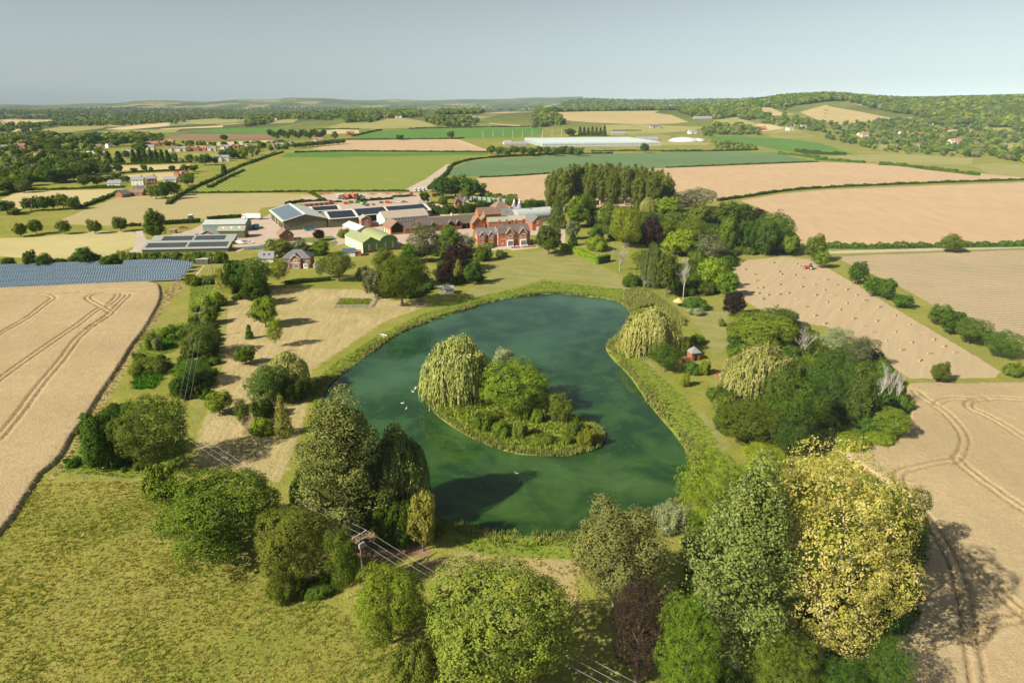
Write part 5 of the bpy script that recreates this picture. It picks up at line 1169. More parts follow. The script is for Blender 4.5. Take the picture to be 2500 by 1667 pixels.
def fieldmat(name, c1, c2, scale, stretch=None, rot=0.0, big=(.5, .5), bs=.35, bd=.15, fine=None):
    """open field: two tones broken up at several sizes"""
    if name in MATS:
        return MATS[name]
    m, nt, out = nmat(name)
    f = noise(nt, scale, 5, .6, sx=stretch, rot=rot)
    g_ = noise(nt, scale * .09, 3)
    c = mixc(nt, ramp(nt, f, .32, .68), c1, c2)
    c = mixc(nt, math_(nt, 'MULTIPLY', ramp(nt, g_, .40, .66), big[0]), c, [v * big[1] for v in c1])
    b = f
    if fine:
        b = noise(nt, fine, 4, .7)
        c = mixc(nt, math_(nt, 'MULTIPLY', ramp(nt, b, .35, .65), .52), c, [v * .60 for v in c1])
    finish(nt, out, c, .95, b, bs, bd, .1)
    MATS[name] = m
    return m


def rowmat(name, soil, crop, period, rot, width=.5, warp=.2, patch=(.35, .65)):
    """crop drilled in rows over soil"""
    if name in MATS:
        return MATS[name]
    m, nt, out = nmat(name)
    mp = N(nt, 'Mapping')
    mp.inputs['Rotation'].default_value = (0, 0, rot)
    nt.links.new(coords(nt), mp.inputs[0])
    sp = N(nt, 'SeparateXYZ')
    nt.links.new(mp.outputs[0], sp.inputs[0])
    x = math_(nt, 'ADD', math_(nt, 'DIVIDE', sp.outputs[0], period), math_(nt, 'MULTIPLY', noise(nt, .5, 3), warp))
    w = math_(nt, 'ABSOLUTE', math_(nt, 'SUBTRACT', math_(nt, 'FRACT', x), .5))
    w = ramp(nt, w, width * .5 + .08, width * .5 - .08)
    p = ramp(nt, noise(nt, .03, 4), *patch)
    s = mixc(nt, ramp(nt, noise(nt, .8, 4), .3, .7), [v * .85 for v in soil], [v * 1.15 for v in soil])
    cr = mixc(nt, ramp(nt, noise(nt, 1.2, 4), .3, .7), [v * .75 for v in crop], [v * 1.25 for v in crop])
    c = mixc(nt, math_(nt, 'MULTIPLY', w, p), s, cr)
    finish(nt, out, c, .95, w, .6, .3, .1)
    MATS[name] = m
    return m


fieldmat('wheat', (.440, .338, .190), (.510, .398, .232), .35, big=(.5, .78), bs=.9, bd=.22, fine=2.4)
fieldmat('pinkwheat', (.45, .315, .190), (.50, .36, .225), .12, (1, .25, 1), .15, (.25, .88), .3, .1)
fieldmat('mown', (.40, .36, .16), (.50, .43, .22), .25, (.15, 2.2, 1), .35, (.3, .8))
fieldmat('hay', (.42, .34, .18), (.33, .30, .135), .35, (.5, 1.4, 1), .2, (.35, .8), .5, .2)
fieldmat('straw', (.52, .42, .22), (.44, .37, .19), .1, (.3, 1.5, 1), .3, (.3, .85))
fieldmat('green', (.085, .185, .030), (.110, .215, .040), .08, None, 0, (.4, .8))
fieldmat('bluegreen', (.110, .190, .085), (.150, .215, .090), .05, (.4, 2, 1), .15, (.5, .75))
fieldmat('stubble', (.45, .35, .225), (.38, .295, .175), .30, (.12, 1.8, 1), R(123), (.25, .82), .4, .1)
fieldmat('tan', (.52, .40, .21), (.46, .37, .19), .06, (2, .2, 1), .2, (.3, .85))
fieldmat('tan2', (.40, .32, .15), (.46, .36, .19), .03, None, 0, (.4, .8))
fieldmat('pale', (.58, .46, .27), (.52, .42, .24), .05, None, 0, (.3, .85))
fieldmat('olive', (.27, .265, .085), (.34, .31, .12), .03, None, 0, (.4, .75))
fieldmat('plough', (.235, .145, .095), (.27, .17, .11), .05, (.3, 2, 1), 0, (.3, .8))
fieldmat('gravel', (.43, .36, .30), (.50, .42, .34), .5, None, 0, (.3, .8), .3, .05)
fieldmat('yard', (.50, .39, .31), (.43, .345, .28), .12, None, 0, (.4, .8), .2, .05)
fieldmat('paving', (.45, .37, .31), (.52, .44, .37), .6, None, 0, (.3, .8), .2, .03)
fieldmat('lawn', (.150, .185, .040), (.225, .225, .070), .25, None, 0, (.4, .7))
rowmat('cropgreen', (.30, .26, .09), (.130, .225, .014), 4.2, R(-32), .62, .12, (.12, .45))
rowmat('stripes', (.42, .315, .205), (.205, .215, .105), 2.6, R(82), .5, .12, (.3, .8))

# ------------------------------------------------------------------ mesh helpers


def link(o, parent=None):
    COL.objects.link(o)
    if parent is not None:
        o.parent = parent
    return o


def tag(o, label=None, cat=None, group=None, kind=None):
    for k, v in (('label', label), ('category', cat), ('group', group), ('kind', kind)):
        if v:
            o[k] = v
    return o


def empty(name, loc, rz=0.0):
    o = bpy.data.objects.new(name, None)
    o.empty_display_size = .5
    o.location = loc
    o.rotation_euler = (0, 0, rz)
    return link(o)


def npmesh(name, V, Fq, mat=None, smooth_=False, attrs=None):
    """mesh from numpy verts and equal-sized faces"""
    me = bpy.data.meshes.new(name)
    V = np.asarray(V, np.float32); Fq = np.asarray(Fq, np.int32)
    n, k = Fq.shape
    me.vertices.add(len(V)); me.vertices.foreach_set('co', V.ravel())
    me.loops.add(n * k); me.loops.foreach_set('vertex_index', Fq.ravel())
    me.polygons.add(n); me.polygons.foreach_set('loop_start', np.arange(0, n * k, k, dtype=np.int32))
    try:
        me.polygons.foreach_set('loop_total', np.full(n, k, np.int32))
    except Exception:
        pass
    for an, (dom, arr) in (attrs or {}).items():
        a = me.attributes.new(an, 'FLOAT', dom)
        a.data.foreach_set('value', np.asarray(arr, np.float32))
    me.update(calc_edges=True)
    if smooth_:
        me.polygons.foreach_set('use_smooth', np.ones(n, bool))
    if mat:
        me.materials.append(mat)
    return me


class MB:
    """collects boxes, prisms and tubes into one mesh"""

    def __init__(self):
        self.v = []; self.f = []

    def add(self, vs, fs):
        b = len(self.v)
        self.v += [tuple(p) for p in vs]
        self.f += [tuple(i + b for i in q) for q in fs]
        return self

    def box(self, x0, y0, z0, x1, y1, z1):
        return self.add([(x0, y0, z0), (x1, y0, z0), (x1, y1, z0), (x0, y1, z0), (x0, y0, z1), (x1, y0, z1), (x1, y1, z1), (x0, y1, z1)],
                        [(0, 3, 2, 1), (4, 5, 6, 7), (0, 1, 5, 4), (1, 2, 6, 5), (2, 3, 7, 6), (3, 0, 4, 7)])

    def hexa(self, b, t):
        return self.add(list(b) + list(t), [(0, 3, 2, 1), (4, 5, 6, 7), (0, 1, 5, 4), (1, 2, 6, 5), (2, 3, 7, 6), (3, 0, 4, 7)])

    def prism(self, prof, axis, a, b):
        """profile of (u,z) points run along an axis from a to b"""
        n = len(prof)
        P = (lambda t, u, z: (u, t, z)) if axis == 'y' else (lambda t, u, z: (t, u, z))
        vs = [P(a, u, z) for u, z in prof] + [P(b, u, z) for u, z in prof]
        fs = [tuple(range(n)), tuple(range(2 * n - 1, n - 1, -1))] + [(i, i + n, (i + 1) % n + n, (i + 1) % n) for i in range(n)]
        return self.add(vs, fs)

    def tube(self, p0, p1, r0, r1=None, n=7):
        r1 = r0 if r1 is None else r1
        p0, p1 = Vector(p0), Vector(p1)
        d = (p1 - p0).normalized()
        a = d.orthogonal().normalized(); b = d.cross(a)
        vs = [p0 + (a * math.cos(2 * math.pi * i / n) + b * math.sin(2 * math.pi * i / n)) * r0 for i in range(n)]
        vs += [p1 + (a * math.cos(2 * math.pi * i / n) + b * math.sin(2 * math.pi * i / n)) * r1 for i in range(n)]
        return self.add(vs, [tuple(range(n - 1, -1, -1)), tuple(range(n, 2 * n))] + [(i, (i + 1) % n, (i + 1) % n + n, i + n) for i in range(n)])

    def mesh(self, name, mat, fix=True):
        me = bpy.data.meshes.new(name)
        me.from_pydata(self.v, [], self.f)
        if mat:
            me.materials.append(mat if not isinstance(mat, str) else MATS[mat])
        if fix:
            import bmesh
            bm = bmesh.new(); bm.from_mesh(me)
            bmesh.ops.recalc_face_normals(bm, faces=bm.faces)
            bm.to_mesh(me); bm.free()
        return me

    def build(self, name, mat, parent=None):
        return link(bpy.data.objects.new(name, self.mesh(name, mat)), parent)


def inside(px_, py_, poly):
    r = np.zeros(px_.shape, bool)
    n = len(poly)
    for i in range(n):
        x0, y0 = poly[i]; x1, y1 = poly[(i + 1) % n]
        if y0 == y1:
            continue
        c = ((y0 > py_) != (y1 > py_)) & (px_ < (x1 - x0) * (py_ - y0) / (y1 - y0) + x0)
        r ^= c
    return r


def linedist(px_, py_, pts, closed=False):
    d = np.full(px_.shape, 1e9)
    n = len(pts)
    for i in range(n if closed else n - 1):
        x0, y0 = pts[i]; x1, y1 = pts[(i + 1) % n]
        dx, dy = x1 - x0, y1 - y0
        L = dx * dx + dy * dy + 1e-9
        t = np.clip(((px_ - x0) * dx + (py_ - y0) * dy) / L, 0, 1)
        d = np.minimum(d, np.hypot(px_ - x0 - t * dx, py_ - y0 - t * dy))
    return d


def sdist(px_, py_, poly):
    """signed distance, positive inside"""
    out = np.full(px_.shape, -1e3)
    P = np.array(poly)
    lo = P.min(0) - 12; hi = P.max(0) + 12
    m = (px_ > lo[0]) & (px_ < hi[0]) & (py_ > lo[1]) & (py_ < hi[1])
    if m.any():
        x, y = px_[m], py_[m]
        d = linedist(x, y, poly, True)
        out[m] = np.where(inside(x, y, poly), d, -d)
    return out


def curve(pts, closed=False, k=6):
    """smooth line through the points"""
    n = len(pts); out = []
    P = [np.array(p, float) for p in pts]
    for i in range(n if closed else n - 1):
        p0 = P[(i - 1) % n] if closed or i > 0 else P[i]
        p1, p2 = P[i], P[(i + 1) % n]
        p3 = P[(i + 2) % n] if closed or i + 2 < n else p2
        for j in range(k):
            t = j / k
            out.append(tuple(.5 * ((2 * p1) + (p2 - p0) * t + (2 * p0 - 5 * p1 + 4 * p2 - p3) * t * t + (3 * p1 - p0 - 3 * p2 + p3) * t ** 3)))
    if not closed:
        out.append(tuple(P[-1]))
    return out


def sheet(name, poly, mat, lift=.004, kind='structure', cells=12, ragged=0.0, seed=0):
    """a piece of ground laid on the land"""
    rng = np.random.default_rng(seed + len(poly))
    P = np.array(poly, float)
    if ragged:
        Q = []
        for i in range(len(P)):
            a, b = P[i], P[(i + 1) % len(P)]
            n = max(1, int(np.hypot(*(b - a)) / (ragged * 3)))
            nx = np.array([-(b - a)[1], (b - a)[0]]) / (np.hypot(*(b - a)) + 1e-6)
            for j in range(n):
                Q.append(a + (b - a) * j / n + nx * rng.normal(0, ragged * .35) * (j > 0))
        P = np.array(Q)
    lo, hi = P.min(0), P.max(0)
    st = max((hi - lo).max() / cells, 1.0)
    gx, gy = np.meshgrid(np.arange(lo[0], hi[0], st), np.arange(lo[1], hi[1], st))
    gx, gy = gx.ravel(), gy.ravel()
    keep = sdist(gx, gy, [tuple(p) for p in P]) > st * .3
    pts = [Vector(p) for p in P] + [Vector((x, y)) for x, y in zip(gx[keep], gy[keep])]
    n = len(P)
    vs, es, fs, *_ = geometry.delaunay_2d_cdt(pts, [(i, (i + 1) % n) for i in range(n)], [], 1, 1e-4)
    A = np.array([tuple(v) for v in vs])
    Z = terrain(A[:, 0], A[:, 1]) + lift + np.maximum(np.hypot(A[:, 0], A[:, 1]) - 500, 0) * 2.5e-4
    me = bpy.data.meshes.new(name)
    me.from_pydata(np.column_stack([A, Z]).tolist(), [], [tuple(f) for f in fs])
    me.materials.append(MATS[mat])
    me.update()
    import bmesh
    bm = bmesh.new(); bm.from_mesh(me)
    for f in bm.faces:
        if f.normal.z < 0:
            f.normal_flip()
    bm.to_mesh(me); bm.free()
    return tag(link(bpy.data.objects.new(name, me)), kind=kind)

# ------------------------------------------------------------------ the land


def build_ground():
    az = np.concatenate([np.linspace(-180, -60, 24, endpoint=False), np.linspace(-60, -42, 30, endpoint=False), np.linspace(-42, 42, 440, endpoint=False), np.linspace(42, 60, 30, endpoint=False), np.linspace(60, 180, 24, endpoint=False)])
    az = np.radians(az)
    rr = np.concatenate([[.01, 10, 22], np.geomspace(35, 420, 230, endpoint=False), np.geomspace(420, 16000, 230)])
    A, Q = np.meshgrid(az, rr)
    X = (Q * np.sin(A)).ravel(); Y = (Q * np.cos(A)).ravel()
    near = (Q.ravel() < 450)
    Z = terrain(X, Y)
    n, m = len(rr), len(az)
    at = {k: np.zeros(n * m) for k in ('hay', 'lawn', 'lush', 'straw', 'soil', 'far')}
    x, y = X[near], Y[near]
    lk = sdist(x, y, LAKE_S); isl = sdist(x, y, ISLAND_S)
    z = Z[near]
    basin = np.minimum(lk, -isl)
    z = z - 1.3 * smooth(0, 2.2, basin) + .25 * smooth(.5, 3, isl)
    Z[near] = z

    def mask(polys, fe):
        o = np.zeros(x.shape)
        for p in polys:
            o = np.maximum(o, smooth(-fe, fe, sdist(x, y, p)))
        return o
    at['hay'][near] = mask([HAYLAWN], 3.0)
    at['lawn'][near] = np.maximum(mask([LAWNM], 4.0), mask(PATHS, 1.0))
    at['lush'][near] = np.maximum(mask(LUSH, 3.0), smooth(-1, 1, isl))
    at['straw'][near] = mask(STRAWP, 2.0)
    at['soil'][near] = mask(SOILP, 1.5)
    at['far'] = smooth(1200, 2600, np.hypot(X, Y))
    i, j = np.meshgrid(np.arange(n - 1), np.arange(m), indexing='ij')
    a = (i * m + j).ravel(); b = (i * m + (j + 1) % m).ravel()
    F_ = np.column_stack([a, b, b + m, a + m])[:, ::-1]
    m_, nt, out = nmat('grassland')
    AT = {k: N(nt, 'Attribute', attribute_name=k).outputs['Fac'] for k in at}
    f = noise(nt, .30, 5, .65); f2 = noise(nt, .045, 4); f3 = noise(nt, 2.2, 3, .6); f4 = noise(nt, .011, 4)
    c = mixc(nt, ramp(nt, f, .3, .7), (.238, .234, .040), (.345, .308, .086))
    c = mixc(nt, ramp(nt, f2, .36, .62), c, mixc(nt, f, (.172, .206, .028), (.248, .258, .052)))
    c = mixc(nt, math_(nt, 'MULTIPLY', ramp(nt, f4, .5, .72), .5), c, (.36, .295, .12))
    j1 = math_(nt, 'MULTIPLY', math_(nt, 'SUBTRACT', noise(nt, .35, 4, .65), .5), 1.1)

    def msk(k, amt=1.0):
        q = ramp(nt, math_(nt, 'ADD', AT[k], math_(nt, 'MULTIPLY', j1, amt)), .35, .65)
        return math_(nt, 'MULTIPLY', q, math_(nt, 'GREATER_THAN', AT[k], .02))
    hs = noise(nt, .45, 4, .6, sx=(1.6, .16, 1), rot=R(-6))
    hay = mixc(nt, ramp(nt, hs, .36, .66), (.40, .32, .155), (.52, .41, .225))
    hay = mixc(nt, math_(nt, 'MULTIPLY', ramp(nt, f2, .44, .68), .55), hay, (.27, .245, .085))
    c = mixc(nt, msk('hay'), c, hay)
    lw = mixc(nt, ramp(nt, noise(nt, .12, 4, sx=(.5, 1.6, 1), rot=.3), .34, .68), (.235, .240, .070), (.32, .30, .12))
    c = mixc(nt, msk('lawn', .6), c, lw)
    ls = mixc(nt, ramp(nt, f, .3, .7), (.150, .225, .026), (.235, .275, .045))
    c = mixc(nt, msk('lush'), c, ls)
    c = mixc(nt, msk('straw'), c, mixc(nt, ramp(nt, f3, .3, .7), (.34, .27, .115), (.46, .36, .19)))
    c = mixc(nt, msk('soil'), c, mixc(nt, ramp(nt, f3, .3, .7), (.25, .155, .10), (.38, .25, .165)))
    # country too far off to tell its fields apart
    vo = N(nt, 'TexVoronoi')
    vo.inputs['Scale'].default_value = .0042
    mp = N(nt, 'Mapping'); mp.inputs['Scale'].default_value = (.8, .5, 0)
    nt.links.new(coords(nt), mp.inputs[0]); nt.links.new(mp.outputs[0], vo.inputs['Vector'])
    sx_ = N(nt, 'SeparateColor'); nt.links.new(vo.outputs['Color'], sx_.inputs[0])
    fc = mixc(nt, ramp(nt, sx_.outputs[0], .66, .68), (.085, .115, .030), (.42, .34, .17))
    fc = mixc(nt, ramp(nt, sx_.outputs[1], .64, .66), fc, (.16, .19, .05))
    fc = mixc(nt, math_(nt, 'MULTIPLY', ramp(nt, noise(nt, .01, 5, .7), .42, .58), .8), fc, (.05, .08, .025))
    c = mixc(nt, AT['far'], c, fc)
    c = mixc(nt, math_(nt, 'MULTIPLY', ramp(nt, f3, .4, .75), .5), c, (.10, .115, .02))
    bsum = math_(nt, 'ADD', f, math_(nt, 'MULTIPLY', f3, .4))
    finish(nt, out, c, .95, bsum, .9, .5, .1)
    me = npmesh('ground', np.column_stack([X, Y, Z]), F_, m_, True, {k: ('POINT', v) for k, v in at.items()})
    tag(link(bpy.data.objects.new('ground', me)), kind='structure')


LAKE_S = curve(LAKE, True, 5)
ISLAND_S = curve(ISLAND, True, 5)
build_ground()


def build_lake():
    m, nt, out = nmat('lake_water')
    p = coords(nt)
    big = noise(nt, .022, 4, .6, dist=.6)
    f = noise(nt, .09, 5, .62, dist=.8)
    sp = N(nt, 'SeparateXYZ'); nt.links.new(p, sp.inputs[0])
    yy = ramp(nt, math_(nt, 'ADD', sp.outputs[1], math_(nt, 'MULTIPLY', math_(nt, 'SUBTRACT', big, .5), 120)), 110, 230)
    base = mixc(nt, yy, (.013, .046, .008), (.012, .046, .025))
    c = mixc(nt, math_(nt, 'MULTIPLY', ramp(nt, f, .44, .68), .85), base, mixc(nt, yy, (.048, .112, .016), (.030, .092, .038)))
    c = mixc(nt, math_(nt, 'MULTIPLY', ramp(nt, big, .48, .64), .6), c, mixc(nt, yy, (.085, .150, .028), (.055, .145, .075)))
    # floating weed in flecks and rafts
    s1 = ramp(nt, noise(nt, 1.9, 4, .75), .63, .69)
    s2 = ramp(nt, noise(nt, .11, 4, .6, sx=(1, 1.3, 1)), .46, .60)
    weed = math_(nt, 'MULTIPLY', s1, s2)
    c = mixc(nt, math_(nt, 'MULTIPLY', weed, .85), c, (.20, .24, .10))
    r = math_(nt, 'ADD', .015, math_(nt, 'MULTIPLY', ramp(nt, f, .4, .7), .05))
    rip = math_(nt, 'ADD', noise(nt, 1.1, 3, .6, sx=(1, 2.2, 1), rot=.4), math_(nt, 'MULTIPLY', noise(nt, 5.0, 2, sx=(1, 1.8, 1)), .2))
    pr = finish(nt, out, c, r, rip, .014, .05, .5)
    pr.inputs['IOR'].default_value = 1.33
    MATS['lake_water'] = m
    o = sheet('lake', LAKE_S, 'lake_water', -.34, cells=40)


build_lake()


def build_wheat(name, poly, tracks, step):
    P = np.array(poly)
    lo, hi = P.min(0), P.max(0)
    xs = np.arange(lo[0], hi[0] + step, step); ys = np.arange(lo[1], hi[1] + step, step)
    X, Y = np.meshgrid(xs, ys)
    x, y = X.ravel(), Y.ravel()
    sd = np.where(inside(x, y, poly), 1, -1) * linedist(x, y, poly, True)
    rng = np.random.default_rng(3)
    z = .78 + rng.normal(0, .035, x.shape) + .06 * np.sin(x * .21) * np.sin(y * .17)
    dep = np.zeros(x.shape)
    for t in tracks:
        c = curve(t, False, 6)
        d = linedist(x, y, c)
        w = np.abs(d - .9)
        dep = np.maximum(dep, 1 - smooth(.08, .36, w))
    z -= .62 * dep
    z = np.where(sd < .05, -.05, z)
    # edge vertices pulled to the boundary
    nx, ny = len(xs), len(ys)
    i, j = np.meshgrid(np.arange(ny - 1), np.arange(nx - 1), indexing='ij')
    a = (i * nx + j).ravel()
    F_ = np.column_stack([a, a + 1, a + nx + 1, a + nx])
    keep = (sd[F_] > 0).any(1)
    F_ = F_[keep]
    x = x + rng.normal(0, step * .12, x.shape); y = y + rng.normal(0, step * .12, x.shape)
    used = np.unique(F_); remap = np.zeros(len(x), int); remap[used] = np.arange(len(used))
    me = npmesh(name, np.column_stack([x, y, z])[used], remap[F_], None, False, {'track': ('POINT', dep[used])})
    if 'wheat_tracked' not in MATS:
        m = MATS['wheat'].copy(); m.name = 'wheat_tracked'
        nt = m.node_tree
        p = [n for n in nt.nodes if n.type == 'BSDF_PRINCIPLED'][0]
        src = p.inputs['Base Color'].links[0].from_socket
        at = N(nt, 'Attribute', attribute_name='track').outputs['Fac']
        nt.links.new(mixc(nt, math_(nt, 'MULTIPLY', at, .75), src, (.215, .135, .06)), p.inputs['Base Color'])
        MATS['wheat_tracked'] = m
    me.materials.append(MATS['wheat_tracked'])
    tag(link(bpy.data.objects.new(name, me)), kind='structure')


build_wheat('wheat_field', curve(WHEAT_A, True, 3), TRACK_A, .5)
build_wheat('wheat_field', curve(WHEAT_B, True, 3), TRACK_B, .45)
for k, (nm, mt, pts, lvl) in enumerate(FIELDS):
    d0 = math.hypot(*pts[0])
    sheet(nm, pts, mt, .004 + .006 * lvl, ragged=(.5 if d0 < 600 and mt not in ('paving',) else 0), seed=k, cells=14)

# ------------------------------------------------------------------ vegetation: leaf clumps on lobed crowns


def unit(v):
    return v / (np.linalg.norm(v, axis=-1, keepdims=True) + 1e-9)


def leaf_arrays(rng, C, Nn, size, asp=1.0, up=None, tint=None):
    """one four-cornered leaf spray per row of C, facing roughly along Nn"""
    n = len(C)
    ref = unit(rng.normal(size=(n, 3))) if up is None else up
    T1 = unit(np.cross(Nn, ref)); T2 = np.cross(Nn, T1)
    s = (size * rng.uniform(.65, 1.35, n))[:, None]
    a = rng.uniform(-.35, .35, n)[:, None]
    V = np.stack([C + T1 * s, C + T2 * s * asp + T1 * s * a, C - T1 * s, C - T2 * s * asp - T1 * s * a], 1)
    return V.reshape(-1, 3), (rng.uniform(0, 1, n) if tint is None else tint)


def clumps(rng, P, U, nleaf, rad, size, spread=.36, flat=.6):
    """leaf sprays gathered round clump points P with outward directions U"""
    n = len(P)
    C = np.repeat(P, nleaf, 0); Uo = np.repeat(U, nleaf, 0)
    off = rng.normal(size=(n * nleaf, 3)) * rad
    dot = (off * Uo).sum(1, keepdims=True)
    off = off - Uo * dot * (1 - flat)
    Nn = unit(Uo + rng.normal(size=Uo.shape) * spread + off / rad * .25)
    tint = np.repeat(rng.uniform(0, 1, n), nleaf) * .85 + rng.uniform(0, .15, n * nleaf)
    return C + off, Nn, size, tint


def pack(name, parts, norm=True):
    V = np.concatenate([p[0] for p in parts]); t = np.concatenate([p[1] for p in parts])
    if norm:
        r = np.percentile(np.hypot(V[:, 0], V[:, 1]), 98.5)
        z0, z1 = np.percentile(V[:, 2], .3), np.percentile(V[:, 2], 99.8)
        V = np.column_stack([V[:, 0] / r, V[:, 1] / r, (V[:, 2] - z0) / (z1 - z0)])
    n = len(V) // 4
    return npmesh(name, V, np.arange(n * 4).reshape(-1, 4), None, False, {'tint': ('FACE', t)})


def lobes_round(rng, nl, asp, dome=False):
    C = [np.array([0, 0, 0.0])]; r = [.56]
    for i in range(nl):
        ph = i * 2.399 + rng.uniform(-.4, .4)
        z = 1 - 2 * (i + .5) / nl
        if dome:
            z = abs(z) * .9 - .1
        q = math.sqrt(max(0, 1 - z * z))
        k = rng.uniform(.46, .76)
        C.append(np.array([q * math.cos(ph) * k, q * math.sin(ph) * k, z * k * 1.0])); r.append(rng.uniform(.17, .36))
    C = np.array(C); r = np.array(r)
    a = rng.uniform(0, 6.28)
    C[:, 0] *= 1 + .16 * np.cos(np.arctan2(C[:, 1], C[:, 0]) * 2 + a); C[:, 1] *= 1 - .14 * np.sin(np.arctan2(C[:, 1], C[:, 0]) + a)
    C[:, 2] *= asp
    return C, r


def crown_round(name, seed, nl=13, ncl=900, nleaf=15, rad=.055, size=.026, asp=1.0, dome=False, droop=0.0, fill=1200, gap=1.0):
    rng = np.random.default_rng(seed)
    C, r = lobes_round(rng, nl, asp, dome)
    w = r ** 2 / (r ** 2).sum()
    P = []; U = []
    while sum(len(p) for p in P) < ncl:
        k = rng.choice(len(r), 600, p=w)
        u = unit(rng.normal(size=(600, 3)))
        s = r[k][:, None] * np.array([1, 1, .85 + .3 * asp])
        p = C[k] + u * s * (rng.uniform(.86, 1.05, (600, 1)) + .16 * (rng.uniform(0, 1, (600, 1)) < .10) * rng.uniform(0, 1, (600, 1)))
        d = np.linalg.norm((p[:, None] - C[None]) / np.array([1, 1, .85 + .3 * asp]), axis=2) / r[None]
        ok = (np.sort(d, 1)[:, 0] > .84)
        if dome:
            ok &= p[:, 2] > -.18
        P.append(p[ok]); U.append(unit(u[ok] * .8 + unit(p[ok]) * .4 + np.array([0, 0, .22])))
    P = np.concatenate(P)[:ncl]; U = np.concatenate(U)[:ncl]
    c, nn, sz, t = clumps(rng, P, U, nleaf, rad, size)
    if droop:
        c[:, 2] -= np.abs(rng.normal(0, droop, len(c)))
    parts = [leaf_arrays(rng, c, nn, sz, .62, tint=t)]
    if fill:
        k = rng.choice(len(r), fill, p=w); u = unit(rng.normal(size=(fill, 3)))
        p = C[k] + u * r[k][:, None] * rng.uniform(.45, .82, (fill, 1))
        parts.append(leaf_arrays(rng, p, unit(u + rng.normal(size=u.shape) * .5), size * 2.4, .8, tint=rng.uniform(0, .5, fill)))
    return pack(name, parts)


def crown_poplar(name, seed, nsp=16, ncl=60, nleaf=15, size=.020, rad=.045, wide=1.0, tall=3.4, start=.05):
    """upswept spires of foliage round a tall stem"""
    rng = np.random.default_rng(seed)
    parts = []
    for i in range(nsp):
        ph = i * 2.399; lev = (i + .5) / nsp
        base = np.array([math.cos(ph) * .10, math.sin(ph) * .10, start + lev * tall * .70])
        out = .80 * (1 - lev * .92) * wide * rng.uniform(.75, 1.15)
        top = np.array([math.cos(ph) * out, math.sin(ph) * out, base[2] + tall * rng.uniform(.24, .40)])
        L = np.linalg.norm(top - base)
        t = rng.beta(1.6, 1.3, ncl)[:, None]
        ax = unit((top - base)[None])[0]
        rr = (.27 * np.sin(np.clip(t, .03, .97) * math.pi) ** .6 * (1 - .35 * t)) * wide
        u = unit(rng.normal(size=(ncl, 3)) * np.array([1, 1, .5]))
        p = base + (top - base) * t + u * rr * rng.uniform(.7, 1.08, (ncl, 1))
        c, nn, sz, tt = clumps(rng, p, unit(u + ax * .35 + unit(p * np.array([1, 1, 0]) + 1e-4) * .5), nleaf, rad, size, .6)
        parts.append(leaf_arrays(rng, c, nn, sz, .7, tint=tt))
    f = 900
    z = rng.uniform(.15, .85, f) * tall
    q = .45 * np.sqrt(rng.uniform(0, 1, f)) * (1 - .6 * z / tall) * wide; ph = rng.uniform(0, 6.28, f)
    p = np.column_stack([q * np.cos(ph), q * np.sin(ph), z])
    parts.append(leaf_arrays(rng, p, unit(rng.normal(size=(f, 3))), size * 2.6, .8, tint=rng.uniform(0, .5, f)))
    return pack(name, parts)


def crown_willow(name, seed, nst=1250, nlf=16, size=.013):
    """domes of hanging withies"""
    rng = np.random.default_rng(seed)
    parts = []
    nb = 15
    bc = []
    for i in range(nb):
        ph = i * 2.399; k = math.sqrt((i + .3) / nb) * .66
        bc.append((math.cos(ph) * k, math.sin(ph) * k, 1.5 - k * .85 + rng.uniform(-.12, .12), rng.uniform(.28, .42)))
    bc = np.array(bc)
    k = rng.integers(0, nb, nst)
    th = rng.uniform(0, 6.28, nst); e = np.arccos(rng.uniform(-.1, 1, nst))
    u = np.column_stack([np.sin(e) * np.cos(th), np.sin(e) * np.sin(th), np.cos(e)])
    p0 = bc[k, :3] + u * bc[k, 3:4]
    L = rng.uniform(.35, 1.0, nst) * np.clip(p0[:, 2] - .05, .2, 1.1) * (.35 + .65 * np.sin(e))
    rad = unit(np.column_stack([p0[:, 0], p0[:, 1], np.zeros(nst)]) + u * np.array([1, 1, 0]) * .3)
    tt = np.linspace(0, 1, nlf)
    C = p0[:, None] + rad[:, None] * (.10 * np.sin(tt * 1.6))[None, :, None]
    C[:, :, 2] -= L[:, None] * tt[None]
    C += rng.normal(0, .016, C.shape)
    Nn = unit(np.repeat(rad[:, None], nlf, 1) * .9 + rng.normal(0, .25, C.shape) + np.array([0, 0, .45]) * (1 - tt)[None, :, None])
    up = np.tile(np.array([0, 0, 1.0]), (nst * nlf, 1)) + rng.normal(0, .15, (nst * nlf, 3))
    tint = np.repeat(rng.uniform(0, 1, nst), nlf) * .6 + .15 + rng.uniform(0, .25, nst * nlf)
    parts.append(leaf_arrays(rng, C.reshape(-1, 3), Nn.reshape(-1, 3), size, 4.0, up=up, tint=tint))
    f = 260
    k = rng.integers(0, nb, f); u = unit(rng.normal(size=(f, 3)) + np.array([0, 0, .8]))
    c, nn, sz, t2 = clumps(rng, bc[k, :3] + u * bc[k, 3:4], u, 9, .05, .022)
    parts.append(leaf_arrays(rng, c, nn, sz, 1.2, tint=t2))
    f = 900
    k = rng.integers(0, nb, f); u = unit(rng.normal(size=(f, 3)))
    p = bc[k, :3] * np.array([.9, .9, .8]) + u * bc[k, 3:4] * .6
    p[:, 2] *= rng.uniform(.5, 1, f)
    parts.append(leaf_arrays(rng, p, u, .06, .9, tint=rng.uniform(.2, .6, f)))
    return pack(name, parts)


